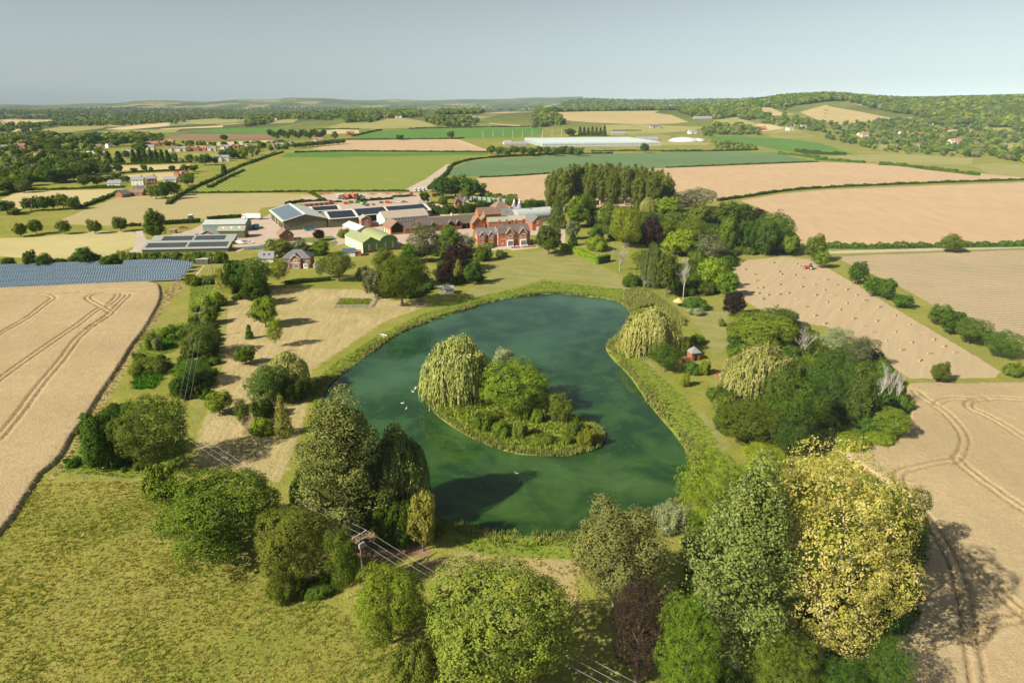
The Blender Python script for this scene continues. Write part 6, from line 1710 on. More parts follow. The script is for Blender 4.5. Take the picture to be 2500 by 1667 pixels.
def crown_cone(name, seed, ncl=420, nleaf=12, size=.034, rad=.06, tall=2.6, pw=.8):
    rng = np.random.default_rng(seed)
    t = 1 - np.sqrt(rng.uniform(0, 1, ncl)); t = t * .97
    ph = rng.uniform(0, 6.28, ncl)
    rr = (1 - t) ** pw * (.86 + .14 * np.sin(ph * 5 + t * 23)) * rng.uniform(.85, 1.05, ncl)
    p = np.column_stack([rr * np.cos(ph), rr * np.sin(ph), t * tall])
    U = unit(np.column_stack([np.cos(ph), np.sin(ph), np.full(ncl, .45)]))
    c, nn, sz, tt = clumps(rng, p, U, nleaf, rad, size, .55)
    parts = [leaf_arrays(rng, c, nn, sz, .7, tint=tt)]
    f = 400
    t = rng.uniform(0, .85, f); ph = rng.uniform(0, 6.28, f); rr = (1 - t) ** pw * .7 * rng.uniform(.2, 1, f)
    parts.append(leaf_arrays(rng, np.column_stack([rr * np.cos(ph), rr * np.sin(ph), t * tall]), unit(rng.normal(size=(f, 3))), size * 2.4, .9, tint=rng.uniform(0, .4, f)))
    return pack(name, parts)


def stem(name, seed, height=.72, r=.035, limbs=7, lo=.18, spread=.55, asp=1.0, root=1.8):
    """tapered trunk with limbs, in a tree of radius 1 and height 1"""
    rnd = random.Random(seed)
    b = MB()
    pts = [Vector((0, 0, 0))]
    for i in range(1, 6):
        pts.append(Vector((rnd.uniform(-.03, .03) * i ** .5, rnd.uniform(-.03, .03) * i ** .5, height * i / 5)))
    rr = [r * root, r * 1.05, r * .9, r * .7, r * .5, r * .22]
    for i in range(5):
        b.tube(pts[i] - Vector((0, 0, .02)) if i == 0 else pts[i], pts[i + 1], rr[i], rr[i + 1], 7)
    for k in range(limbs):
        h = lo + (height - lo) * (k + .3) / limbs
        a = k * 2.4 + rnd.uniform(-.3, .3)
        base = Vector((0, 0, h)) + pts[min(5, int(h / height * 5))] * .9 * 0
        base = Vector((pts[min(5, int(h / height * 5))].x, pts[min(5, int(h / height * 5))].y, h))
        s = spread * rnd.uniform(.7, 1.1) * (1 - .4 * k / limbs)
        mid = base + Vector((math.cos(a) * s * .5, math.sin(a) * s * .5, .10))
        tip = base + Vector((math.cos(a + .2) * s, math.sin(a + .2) * s, .22))
        q = r * .5 * (1 - .5 * k / limbs)
        b.tube(base, mid, q, q * .65, 5); b.tube(mid, tip, q * .65, q * .2, 5)
    return b.mesh(name, None)


def bare(name, seed):
    """dead tree: trunk forking again and again"""
    rnd = random.Random(seed)
    tb, bb = MB(), MB()

    def grow(p, d, L, r, lev):
        q = p + d * L
        (tb if lev == 0 else bb).tube(p, q, r, r * .68, 6 if lev < 2 else 4)
        if lev >= 5:
            return
        for k in range(3 if lev else 5):
            nd = (d + Vector((rnd.gauss(0, .40), rnd.gauss(0, .40), rnd.gauss(.12, .2)))).normalized()
            grow(p + d * L * rnd.uniform(.45, 1.0), nd, L * rnd.uniform(.60, .84), r * .60, lev + 1)
    grow(Vector((0, 0, -.02)), Vector((.04, .02, 1)).normalized(), .85, .034, 0)
    V = np.array(bb.v); sc = 1 / np.percentile(np.hypot(V[:, 0], V[:, 1]), 98); sz = 1 / V[:, 2].max()
    out = []
    for m, nm in ((tb, name + '_trunk'), (bb, name + '_branches')):
        m.v = [(x * sc, y * sc, z * sz) for x, y, z in m.v]
        out.append(m.mesh(nm, None, False))
    return out


CR = {}
for s in range(3):
    CR['round', 0, s] = crown_round('crown_round_fine%d' % s, 10 + s, 28 + 3 * s, 2100, 13, .034, .0155, 1.0 + .12 * s, fill=1100)
for s in range(2):
    CR['tall', 0, s] = crown_round('crown_tall_fine%d' % s, 15 + s, 38 + 4 * s, 2500, 13, .034, .0140, 1.65 + .1 * s, fill=1100)
for s in range(3):
    CR['round', 1, s] = crown_round('crown_round_mid%d' % s, 20 + s, 18 + 2 * s, 520, 13, .052, .033, .95 + .15 * s, fill=700)
for s in range(3):
    CR['round', 2, s] = crown_round('crown_round_far%d' % s, 30 + s, 13 + s, 150, 9, .085, .072, .9 + .1 * s, fill=200)
for s in range(2):
    CR['round', 3, s] = crown_round('crown_round_tiny%d' % s, 36 + s, 7, 60, 6, .14, .15, .95, fill=60)
CR['shrub', 0, 0] = crown_round('crown_shrub_fine', 41, 22, 800, 13, .050, .026, .8, True)
CR['shrub', 1, 0] = crown_round('crown_shrub_mid', 42, 12, 300, 11, .075, .048, .8, True, fill=300)
CR['shrub', 1, 1] = crown_round('crown_shrub_mid2', 43, 16, 300, 11, .075, .048, .7, True, fill=300)
CR['birch', 0, 0] = crown_round('crown_birch_fine', 51, 22, 1150, 14, .060, .022, 1.45, False, .05, 700)
CR['birch', 1, 0] = crown_round('crown_birch_mid', 52, 16, 430, 12, .075, .034, 1.4, False, .05, 300)
CR['poplar', 0, 0] = crown_poplar('crown_poplar_fine', 61, 19, 140, 13, .0165, .042, 1.1, 3.0)
CR['poplar', 0, 1] = crown_poplar('crown_poplar_fine2', 62, 22, 130, 13, .0165, .042, 1.1, 3.6)
CR['poplartall', 1, 0] = crown_round('crown_poplar_mid', 63, 40, 950, 12, .075, .048, 2.3, fill=800)
CR['poplartall', 1, 1] = crown_round('crown_poplar_mid2', 64, 46, 950, 12, .075, .048, 2.6, fill=800)
CR['willow', 0, 0] = crown_willow('crown_willow_fine', 71)
CR['willow', 0, 1] = crown_willow('crown_willow_fine2', 72)
CR['cone', 1, 0] = crown_cone('crown_cone_mid', 81)
CR['cone', 2, 0] = crown_cone('crown_cone_far', 82, 110, 8, .08, .10, 2.8)
ST = {'round': [stem('trunk_round%d' % s, s) for s in range(2)], 'shrub': [stem('trunk_shrub', 5, .6, .03, 5, .05, .5)],
      'birch': [stem('trunk_birch', 6, .7, .018, 11, .2, .55)], 'poplar': [stem('trunk_poplar', 7, .72, .055, 12, .08, .5, root=2.2)],
      'poplartall': [stem('trunk_poplartall', 8, .7, .07, 8, .2, .35)], 'willow': [stem('trunk_willow', 9, .7, .06, 7, .15, .5)], 'cone': [stem('trunk_cone', 11, .9, .05, 0)]}
BARE = [bare('bare%d' % s, 90 + s) for s in range(3)]
rtree = random.Random(4)


def setmat(o, mat):
    if not o.data.materials:
        o.data.materials.append(mat)
    o.material_slots[0].link = 'OBJECT'
    o.material_slots[0].material = mat


CATS = {'shrub': 'shrub'}
KINDNAME = {'round': 'broadleaf_tree', 'shrub': 'shrub', 'birch': 'birch_tree', 'poplar': 'poplar_tree', 'poplartall': 'poplar_tree', 'willow': 'willow_tree', 'cone': 'conifer_tree', 'dead': 'bare_tree'}
for i, (kind, col, x, y, w, h, pw, label, group, nm) in enumerate(TREES):
    label = label or GROUP_LABEL[group]
    z = float(terrain(x, y))
    t = empty(nm or KINDNAME[kind], (x, y, z), rtree.uniform(0, 6.28))
    tag(t, label, 'bush' if kind == 'shrub' else 'tree', group)
    if kind == 'dead':
        a, b = BARE[i % 3]
        m = MATS['bark_white' if col == 'white' else 'bark_grey']
        for me, part in ((a, 'trunk'), (b, 'branches')):
            o = link(bpy.data.objects.new(part, me), t); setmat(o, m); o.scale = (w, w, h)
        continue
    lod = 0 if pw > 75 else 1 if pw > 30 else 2 if pw > 12 else 3
    while True:
        opts = [k for k in CR if k[0] == ('tall' if kind == 'round' and lod == 0 and h > 2.75 * w else kind) and k[1] == lod]
        if opts:
            break
        lod += 1 if any(k[0] == kind and k[1] > lod for k in CR) else -1
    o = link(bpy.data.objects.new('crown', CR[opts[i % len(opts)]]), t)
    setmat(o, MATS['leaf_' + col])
    lift = .14 * h if kind in ('round', 'birch', 'poplar') and h > 5 else 0
    lift = .04 * h if kind == 'poplar' else .10 * h if kind == 'poplartall' else lift
    w = w * 1.12
    o.location = (0, 0, lift); o.scale = (w, w, h - lift)
    tr = link(bpy.data.objects.new('trunk', ST[kind][i % len(ST[kind])]), t)
    setmat(tr, MATS['bark_white' if kind == 'birch' else 'bark_grey' if kind in ('poplar', 'poplartall') else 'bark'])
    q = w if kind != 'shrub' else w * .7
    tr.scale = (q, q, h * .97)


def build_hedge(i, pts, w, h, col, label, group):
    rng = np.random.default_rng(100 + i)
    c = np.array(curve(pts, False, 5)) if len(pts) > 2 else np.array([np.array(pts[0]) + (np.array(pts[1]) - np.array(pts[0])) * t for t in np.linspace(0, 1, 8)])
    d = float(np.hypot(*c.mean(0)))
    seg = np.hypot(*np.diff(c, axis=0).T); cum = np.concatenate([[0], np.cumsum(seg)]); L = cum[-1]
    o0 = c[0]
    size = min(max(.16, d * .00085), .9)
    n = int(min(14000, 1.9 * L * (w + 2 * h) / (size * size * 1.3)))
    s = rng.uniform(0, L, n)
    px_ = np.interp(s, cum, c[:, 0]); py_ = np.interp(s, cum, c[:, 1])
    e = 1.0
    tx = np.gradient(c[:, 0], cum); ty = np.gradient(c[:, 1], cum)
    tX = np.interp(s, cum, tx); tY = np.interp(s, cum, ty)
    tl = np.hypot(tX, tY) + 1e-9; nx, ny = -tY / tl, tX / tl
    per = rng.uniform(0, w + 2 * h, n)
    side = np.where(per < h, -1, np.where(per > h + w, 1, 0))
    ks = min(1.0, 260 / d)
    wob = (1 + .20 * np.sin(s * .9 * ks + i) + .14 * np.sin(s * 2.3 * ks + 1) + .14 * np.sin(s * .31 * ks + 2 * i)) * (.85 if d > 450 else 1) if 'clipped' not in label else np.ones(n)
    across = np.where(side == 0, (per - h - w / 2), side * w / 2) * wob + rng.normal(0, size * .25, n)
    zz = np.where(side == 0, h, np.where(side < 0, per, w + 2 * h - per)) * wob + rng.normal(0, size * .25, n)
    C = np.column_stack([px_ + nx * across - o0[0], py_ + ny * across - o0[1], np.clip(zz, .05, None) + terrain(px_, py_) - float(terrain(*o0))])
    U = np.column_stack([nx * side, ny * side, (side == 0) * 1.0]) + rng.normal(0, .5, (n, 3)) + np.array([0, 0, .2])
    V, t = leaf_arrays(rng, C, unit(U), size, .7)
    # solid heart of the hedge
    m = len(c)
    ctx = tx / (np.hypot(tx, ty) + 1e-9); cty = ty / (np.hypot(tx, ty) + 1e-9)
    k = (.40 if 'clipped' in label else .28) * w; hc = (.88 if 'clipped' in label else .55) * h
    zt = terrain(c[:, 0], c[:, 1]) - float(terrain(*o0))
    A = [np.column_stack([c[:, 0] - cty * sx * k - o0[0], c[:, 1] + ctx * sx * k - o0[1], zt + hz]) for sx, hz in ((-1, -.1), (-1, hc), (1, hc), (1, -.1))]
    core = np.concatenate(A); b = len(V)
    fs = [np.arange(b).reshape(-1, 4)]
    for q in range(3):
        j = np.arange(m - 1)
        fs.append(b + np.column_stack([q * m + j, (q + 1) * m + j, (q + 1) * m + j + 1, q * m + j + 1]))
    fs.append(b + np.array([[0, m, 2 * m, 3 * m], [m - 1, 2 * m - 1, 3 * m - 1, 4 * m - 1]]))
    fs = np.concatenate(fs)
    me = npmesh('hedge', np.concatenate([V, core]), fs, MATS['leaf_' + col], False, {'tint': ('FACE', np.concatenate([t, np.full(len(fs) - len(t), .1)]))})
    o = link(bpy.data.objects.new('hedge', me))
    o.location = (o0[0], o0[1], float(terrain(*o0)))
    tag(o, label, 'hedge', group)


for i, hd in enumerate(HEDGES):
    build_hedge(i, *hd)

# ------------------------------------------------------------------ masses nobody could count: woods, reeds, grass


def scatter_group(coll):
    g = bpy.data.node_groups.new('scatter_' + coll.name, 'GeometryNodeTree')
    g.interface.new_socket('Geometry', in_out='INPUT', socket_type='NodeSocketGeometry')
    g.interface.new_socket('Geometry', in_out='OUTPUT', socket_type='NodeSocketGeometry')
    gi = g.nodes.new('NodeGroupInput'); go = g.nodes.new('NodeGroupOutput')
    ip = g.nodes.new('GeometryNodeInstanceOnPoints')
    ci = g.nodes.new('GeometryNodeCollectionInfo')
    ci.inputs['Collection'].default_value = coll
    ci.inputs['Separate Children'].default_value = True
    ci.inputs['Reset Children'].default_value = True

    def at(n, ty):
        a = g.nodes.new('GeometryNodeInputNamedAttribute'); a.data_type = ty
        a.inputs['Name'].default_value = n
        return a.outputs['Attribute']
    ip.inputs['Pick Instance'].default_value = True
    L = g.links.new
    L(gi.outputs[0], ip.inputs['Points']); L(ci.outputs[0], ip.inputs['Instance'])
    L(at('idx', 'INT'), ip.inputs['Instance Index'])
    L(at('rot', 'FLOAT_VECTOR'), ip.inputs['Rotation']); L(at('scl', 'FLOAT_VECTOR'), ip.inputs['Scale'])
    L(ip.outputs[0], go.inputs[0])
    return g


def source_coll(name, meshes):
    c = bpy.data.collections.new(name)
    for i, (me, mat) in enumerate(meshes):
        o = bpy.data.objects.new('%s_%02d' % (name, i), me)
        setmat(o, mat)
        c.objects.link(o)
    return c


def scatter(name, P, rot, scl, idx, group, kind='stuff', label=None, cat=None):
    me = bpy.data.meshes.new(name)
    me.vertices.add(len(P)); me.vertices.foreach_set('co', np.asarray(P, np.float32).ravel())
    for n, ty, arr, f in (('rot', 'FLOAT_VECTOR', rot, 'vector'), ('scl', 'FLOAT_VECTOR', scl, 'vector')):
        a = me.attributes.new(n, ty, 'POINT'); a.data.foreach_set(f, np.asarray(arr, np.float32).ravel())
    a = me.attributes.new('idx', 'INT', 'POINT'); a.data.foreach_set('value', np.asarray(idx, np.int32))
    o = link(bpy.data.objects.new(name, me))
    md = o.modifiers.new('scatter', 'NODES'); md.node_group = group
    return tag(o, label, cat, None, kind)


def fill_poly(rng, poly, n):
    P = np.array(poly); lo, hi = P.min(0), P.max(0)
    out = np.zeros((0, 2))
    while len(out) < n:
        q = rng.uniform(lo, hi, (max(400, n), 2))
        q = q[inside(q[:, 0], q[:, 1], poly)]
        if len(q) == 0:
            break
        out = np.concatenate([out, q])
    return out[:n]


def area(poly):
    P = np.array(poly); x, y = P.T
    return abs(np.dot(x, np.roll(y, 1)) - np.dot(y, np.roll(x, 1))) / 2


wood_src = source_coll('wood_trees', [(CR['round', 3 if k % 3 else 2, k % 2], MATS['leaf_wood_' + c]) for k, c in enumerate(['middark', 'mid', 'limeolive', 'darkolive', 'olive', 'middark', 'midlight', 'greyolive'])])
wood_grp = scatter_group(wood_src)
rngw = np.random.default_rng(77)
FAR_POLYS = [f[2] for f in FIELDS if math.hypot(*f[2][0]) > 600]
for k, (poly, sp, h, label) in enumerate(WOODS):
    n = int(min(9000, area(poly) / (sp * sp) * 2.6))
    q = fill_poly(rngw, poly, n)
    for f_ in FAR_POLYS:
        q = q[~inside(q[:, 0], q[:, 1], f_)]
    m = len(q)
    z = terrain(q[:, 0], q[:, 1])
    hh = h * rngw.uniform(.45, 1.4, m)
    ww = hh * rngw.uniform(.5, .85, m)
    tag(scatter('woodland', np.column_stack([q, z]), np.column_stack([np.zeros((m, 2)), rngw.uniform(0, 6.28, m)]), np.column_stack([ww, ww, hh]), rngw.integers(0, 8, m), wood_grp), label, 'woodland')

# undergrowth under the nearer woods
und_src = source_coll('undergrowth_bushes', [(CR['shrub', 1, k % 2], MATS['leaf_' + c]) for k, c in enumerate(['middark', 'dark', 'mid', 'darkolive'])])
und_grp = scatter_group(und_src)
for k, (poly, sp, h, label) in enumerate(UNDER):
    q = fill_poly(rngw, poly, int(area(poly) / (sp * sp)))
    m = len(q)
    hh = h * rngw.uniform(.5, 1.2, m); ww = hh * rngw.uniform(.6, 1.0, m)
    tag(scatter('undergrowth', np.column_stack([q, np.zeros(m)]), np.column_stack([np.zeros((m, 2)), rngw.uniform(0, 6.28, m)]), np.column_stack([ww, ww, hh]), rngw.integers(0, 4, m), und_grp), label, 'undergrowth')

# grass tufts
for nm, c1, c2 in (('meadow', (.390, .350, .070), (.580, .480, .180)), ('lush', (.230, .320, .034), (.370, .410, .075)), ('reed', (.300, .330, .080), (.520, .470, .250)), ('marsh', (.075, .215, .014), (.120, .290, .022))):
    leafmat('leaf_' + nm, c1, c2, .3, .3, .7)


def tuft(name, seed, nb, spread, lean, wid):
    rng = np.random.default_rng(seed)
    a = rng.uniform(0, 6.28, nb); r = spread * np.sqrt(rng.uniform(0, 1, nb))
    b = np.column_stack([r * np.cos(a), r * np.sin(a), np.zeros(nb)])
    h = rng.uniform(.55, 1.0, nb)
    ln = rng.normal(0, lean, (nb, 2)) + np.array([.10, .05])
    tip = b + np.column_stack([ln * h[:, None], h])
    th = rng.uniform(0, 6.28, nb)
    s = np.column_stack([np.cos(th), np.sin(th), np.zeros(nb)]) * wid
    mid = b * .5 + tip * .5 + np.array([0, 0, .05])
    V = np.stack([b - s * .4, mid + s, tip, mid - s], 1).reshape(-1, 3)
    return npmesh(name, V, np.arange(nb * 4).reshape(-1, 4), None, False, {'tint': ('FACE', rng.uniform(0, 1, nb))})


TUFT = [tuft('tuft%d' % s, 200 + s, 16, .45, .62, .10) for s in range(4)]
REED = [tuft('reed%d' % s, 210 + s, 14, .40, .10, .075) for s in range(4)]
grass_grp = {}
for nm in ('meadow', 'lush', 'reed', 'marsh'):
    ms = REED if nm == 'reed' else TUFT
    grass_grp[nm] = scatter_group(source_coll(nm + '_tufts', [(m, MATS['leaf_' + nm]) for m in ms]))


def grow(name, pts, z, hlo, hhi, which, seed, label, cat='grass', wide=1.0):
    rng = np.random.default_rng(seed)
    m = len(pts)
    h = rng.uniform(hlo, hhi, m)
    w = h * rng.uniform(.8, 1.5, m) * wide
    tag(scatter(name, np.column_stack([pts, np.broadcast_to(z, (m,))]), np.column_stack([np.zeros((m, 2)), rng.uniform(0, 6.28, m)]), np.column_stack([w, w, h]), rng.integers(0, 4, m), grass_grp[which]), label, cat)


rg = np.random.default_rng(9)


def patchy(q, sc, lim):
    """keep points in natural drifts"""
    v = np.sin(q[:, 0] * sc + 1.3 * np.sin(q[:, 1] * sc * .7)) + np.sin(q[:, 1] * sc * 1.3 + 2.1 * np.sin(q[:, 0] * sc * .6)) + rg.normal(0, .8, len(q))
    return q[v > lim]


def keep_out(q, *polys):
    for p in polys:
        q = q[~inside(q[:, 0], q[:, 1], p)]
    return q


WA, WB = curve(WHEAT_A, True, 3), curve(WHEAT_B, True, 3)
q = keep_out(fill_poly(rg, MEADOW, 10000), WA)
grow('meadow_grass', q, -.02, .14, .36, 'meadow', 1, 'long rough meadow grass in the lower left')
q = keep_out(fill_poly(rg, MEADOW, 7000), WA)
grow('meadow_grass', patchy(q, .22, .6), -.02, .2, .5, 'lush', 2, 'greener tussocks in the lower left meadow')
q = np.concatenate([fill_poly(rg, p, int(area(p) * 1.7)) for p in LUSH])
q = keep_out(q, LAKE_S, WA)
grow('rough_grass', q, 0, .2, .5, 'lush', 3, 'tall fresh grass along the lake shore and ditch')
q = np.concatenate([fill_poly(rg, p, int(area(p) * 1.0)) for p in STRAWP])
grow('dry_grass', keep_out(q, LAKE_S, WA), 0, .25, .55, 'meadow', 4, 'dry yellow grass strip along the left wheat edge')
q = fill_poly(rg, ISLAND_S, 2600)
grow('island_grass', q, .15, .5, 1.15, 'lush', 5, 'tangled green growth covering the island')
for p in MARSH:
    grow('marsh_grass', fill_poly(rg, p, int(area(p) * 3.0)), 0, .6, 1.2, 'marsh', 6, 'vivid green sedge in a damp hollow')


def band(rng, line, d0, d1, dens, widths=None):
    P = np.array(line + [line[0]]); seg = np.hypot(*np.diff(P, axis=0).T); L = seg.sum()
    n = int(L * (d1 - d0) * dens)
    cum = np.concatenate([[0], np.cumsum(seg)])
    s = rng.uniform(0, L, n)
    x = np.interp(s, cum, P[:, 0]); y = np.interp(s, cum, P[:, 1])
    k = np.clip(np.searchsorted(cum, s) - 1, 0, len(seg) - 1)
    t = (P[k + 1] - P[k]) / seg[k][:, None]
    wd = 1 + .35 * np.sin(s * .21) + .2 * np.sin(s * .07 + 2)
    o = rng.uniform(d0, d1, n) * wd
    return np.column_stack([x + t[:, 1] * o, y - t[:, 0] * o])


# outward is to the right of the direction of travel only for one winding: test it
def outward(poly):
    P = np.array(poly); x, y = P.T
    return 1 if np.dot(x, np.roll(y, -1)) - np.dot(y, np.roll(x, -1)) > 0 else -1


LR = LAKE_S if outward(LAKE_S) > 0 else LAKE_S[::-1]
IR = ISLAND_S if outward(ISLAND_S) > 0 else ISLAND_S[::-1]
q = band(rg, LR, -.7, 1.7, 4.6)
q = patchy(q[~((q[:, 1] < 150) & (q[:, 0] < -14))], .16, -.7)
grow('reed_bed', q, -.30, .8, 1.6, 'reed', 11, 'reed bed fringing the lake shore', 'reeds', .55)
q = band(rg, LR, 1.2, 2.8, 2.0)
q = patchy(q[~((q[:, 1] < 150) & (q[:, 0] < -14))], .12, -.3)
grow('shore_growth', q, 0, .35, .9, 'lush', 12, 'lush green growth behind the shore reeds', 'grass')
q = band(rg, IR, -1.4, .9, 5.0)
grow('reed_bed', q, -.30, .8, 1.6, 'reed', 13, 'reed fringe round the island', 'reeds', .55)
for p in REEDP:
    grow('reed_bed', fill_poly(rg, p, int(area(p) * 5)), 0, 1.3, 2.2, 'reed', 14, 'broad reed bed at the far right corner of the lake', 'reeds', .55)

# ------------------------------------------------------------------ buildings
BLD = dict(BLD_ITEMS)
brickmat('brick', (.34, .125, .065)); brickmat('brick_orange', (.41, .140, .065)); brickmat('brick_dark', (.27, .125, .080))
ribbed('olive_sheet', (.125, .125, .072), .5); ribbed('olive_door', (.150, .150, .088), .35)
ribbed('green_sheet', (.185, .270, .110), .8); ribbed('green_roof', (.270, .310, .145), .9)
ribbed('grey_sheet', (.46, .50, .50), 1.0); ribbed('pale_sheet', (.45, .49, .475), 1.0); ribbed('white_sheet', (.62, .61, .57), 1.0)
ribbed('sage_roof', (.30, .335, .30), 1.0); ribbed('asbestos', (.40, .34, .285), .9, .9); ribbed('olive_roof', (.33, .34, .26), .8)
ribbed('brown_tile', (.24, .160, .118), .4, .9); ribbed('red_tile', (.38, .185, .120), .4, .9); ribbed('slate', (.165, .165, .175), .4, .7)
ribbed('purple_tile', (.20, .14, .17), .4, .9); ribbed('old_tile', (.150, .118, .104), .45, .9); ribbed('slate_light', (.27, .275, .29), .4, .7)
plain('white_paint', (.80, .79, .75), .5, .06); plain('cream_wall', (.66, .58, .46), .8, .1); plain('white_wall', (.78, .76, .71), .8, .08); plain('grey_wall', (.38, .36, .33), .8, .12)
plain('glass_dark', (.07, .085, .10), .12, .1, .5, .6); plain('glass_blue', (.10, .15, .19), .15, .1, .5, .6)
plain('shade_black', (.012, .011, .010), .9, .1); plain('solar_black', (.018, .026, .042), .22, .1, .3, .6)  # near-black: the shade inside openings put into a colour, also dark boarding
plain('solar_dark', (.055, .062, .075), .3, .1, .3, .5); plain('solar_blue', (.085, .140, .20), .22, .12, .4, .6); plain('solar_grey', (.12, .165, .205), .30, .1, .2, .6); plain('alu', (.60, .64, .66), .4, .05, 2, .5)
plain('steel', (.30, .30, .30), .5, .1); plain('timber', (.27, .19, .12), .9, .2, 4); plain('timber_grey', (.46, .42, .36), .9, .2, 4); plain('tyre', (.02, .02, .02), .8, .1)
plain('red_paint', (.50, .045, .030), .4, .08); plain('orange_paint', (.62, .14, .035), .4, .08); plain('blue_paint', (.045, .22, .34), .4, .1); plain('navy_paint', (.03, .06, .12), .3, .08)
plain('green_paint', (.055, .16, .045), .4, .08); plain('lime_paint', (.25, .52, .12), .4, .08); plain('grey_paint', (.34, .35, .36), .35, .06); plain('maroon_paint', (.22, .065, .060), .7, .15); plain('teal_paint', (.20, .29, .24), .6, .1)
plain('straw_bale', (.42, .325, .19), .95, .15, 4); plain('thatch', (.60, .44, .20), .95, .15, 4); plain('feather', (.85, .84, .80), .8, .03)
plain('membrane', (.58, .60, .59), .5, .04); plain('glasshouse_glass', (.38, .44, .45), .35, .08, .05, .5); plain('concrete', (.45, .42, .38), .9, .12)


def thing(key, name, label, cat, rz=None, dx=0, dy=0, group=None):
    x, y, r, L = BLD[key]
    r = r if rz is None else R(rz)
    t = empty(name, (x + dx, y + dy, float(terrain(x + dx, y + dy))), r)
    tag(t, label, cat, group)
    return t, L


def win(parent, face, u, z, w, h, L=0, W=0, y=0, x=0, frame='white_paint', glass='glass_dark', mull=1, proud=.07):
    """window on a wall: f front (y), b back (W), l left (x), r right (L)"""
    f, p = MB(), MB()

    def bx(b, u0, z0, u1, z1, d0, d1):
        if face == 'f':
            b.box(u0, y - d1, z0, u1, y - d0, z1)
        elif face == 'l':
            b.box(x - d1, u0, z0, x - d0, u1, z1)
        elif face == 'r':
            b.box(L + d0, u0, z0, L + d1, u1, z1)
    t = .19
    bx(f, u - w / 2, z, u - w / 2 + t, z + h, .003, proud); bx(f, u + w / 2 - t, z, u + w / 2, z + h, .003, proud)
    bx(f, u - w / 2 + t, z, u + w / 2 - t, z + t, .003, proud); bx(f, u - w / 2 + t, z + h - t, u + w / 2 - t, z + h, .003, proud)
    for k in range(mull):
        c = u - w / 2 + w * (k + 1) / (mull + 1)
        bx(f, c - .05, z + t, c + .05, z + h - t, .003, proud - .01)
    o = f.build('window', frame, parent)
    bx(p, u - w / 2 + t, z + t, u + w / 2 - t, z + h - t, .002, .025)
    p.build('pane', glass, o)
    return o


def roof_gable(parent, x0, y0, x1, y1, e, r, axis, mat, ov=.35, th=.14, name='roof'):
    """two slopes with their thickness; ridge along axis"""
    b = MB()
    if axis == 'x':
        m = (y0 + y1) / 2; s = (r - e) / (m - y0)
        for sg, ye in ((1, y0 - ov), (-1, y1 + ov)):
            ze = e - s * ov
            b.hexa([(x0 - ov, ye, ze), (x1 + ov, ye, ze), (x1 + ov, m, r), (x0 - ov, m, r)], [(x0 - ov, ye, ze + th), (x1 + ov, ye, ze + th), (x1 + ov, m, r + th), (x0 - ov, m, r + th)])
    else:
        m = (x0 + x1) / 2; s = (r - e) / (m - x0)
        for sg, xe in ((1, x0 - ov), (-1, x1 + ov)):
            ze = e - s * ov
            b.hexa([(xe, y0 - ov, ze), (m, y0 - ov, r), (m, y1 + ov, r), (xe, y1 + ov, ze)], [(xe, y0 - ov, ze + th), (m, y0 - ov, r + th), (m, y1 + ov, r + th), (xe, y1 + ov, ze + th)])
    return b.build(name, mat, parent)


def walls_gable(parent, x0, y0, x1, y1, e, r, axis, mat, name='wall'):
    b = MB()
    if axis == 'x':
        b.prism([(y0, -.2), (y1, -.2), (y1, e), ((y0 + y1) / 2, r), (y0, e)], 'x', x0, x1)
    else:
        b.prism([(x0, -.2), (x1, -.2), (x1, e), ((x0 + x1) / 2, r), (x0, e)], 'y', y0, y1)
    return b.build(name, mat, parent)


def block(parent, x0, y0, x1, y1, e, r, axis, wall, roof, ov=.35):
    walls_gable(parent, x0, y0, x1, y1, e, r, axis, wall)
    return roof_gable(parent, x0, y0, x1, y1, e, r, axis, roof, ov)


def slope_sheet(parent, name, mat, x0, x1, y0, z0, y1, z1, lift=.16, th=.06):
    """flat sheet on a roof slope rising from (y0,z0) to (y1,z1)"""
    n = Vector((0, -(z1 - z0), y1 - y0)).normalized() * lift
    m = Vector((0, -(z1 - z0), y1 - y0)).normalized() * (lift + th)
    A = [Vector((x0, y0, z0)), Vector((x1, y0, z0)), Vector((x1, y1, z1)), Vector((x0, y1, z1))]
    return MB().hexa([a + n for a in A], [a + m for a in A]).build(name, mat, parent)


def panel_grid(parent, x0, x1, y0, z0, y1, z1, nx, ny, gap=.05, mat='solar_blue', lift=.2):
    """solar modules with the gaps between them, one part: too small to pick apart"""
    nrm = Vector((0, -(z1 - z0), y1 - y0)).normalized()
    b = MB()
    for i in range(nx):
        for j in range(ny):
            u0 = x0 + (x1 - x0) * i / nx + gap; u1 = x0 + (x1 - x0) * (i + 1) / nx - gap
            t0 = j / ny + gap / 1.7 / ny; t1 = (j + 1) / ny - gap / 1.7 / ny
            q = [Vector((u, y0 + (y1 - y0) * t, z0 + (z1 - z0) * t)) for u, t in ((u0, t0), (u1, t0), (u1, t1), (u0, t1))]
            b.hexa([v + nrm * lift for v in q], [v + nrm * (lift + .04) for v in q])
    return tag(b.build('solar_panels', mat, parent), kind='stuff')


def chimney(parent, x, y, z0, z1, s=.45, mat='brick'):
    c = MB().box(x - s, y - s, z0, x + s, y + s, z1).box(x - s - .08, y - s - .08, z1 - .25, x + s + .08, y + s + .08, z1 - .05).build('chimney', mat, parent)
    b = MB()
    for d in (-.2, .2):
        b.tube((x + d, y, z1 - .02), (x + d, y, z1 + .5), .13, .10, 6)
    b.build('chimney_pots', 'red_tile', c)
    return c


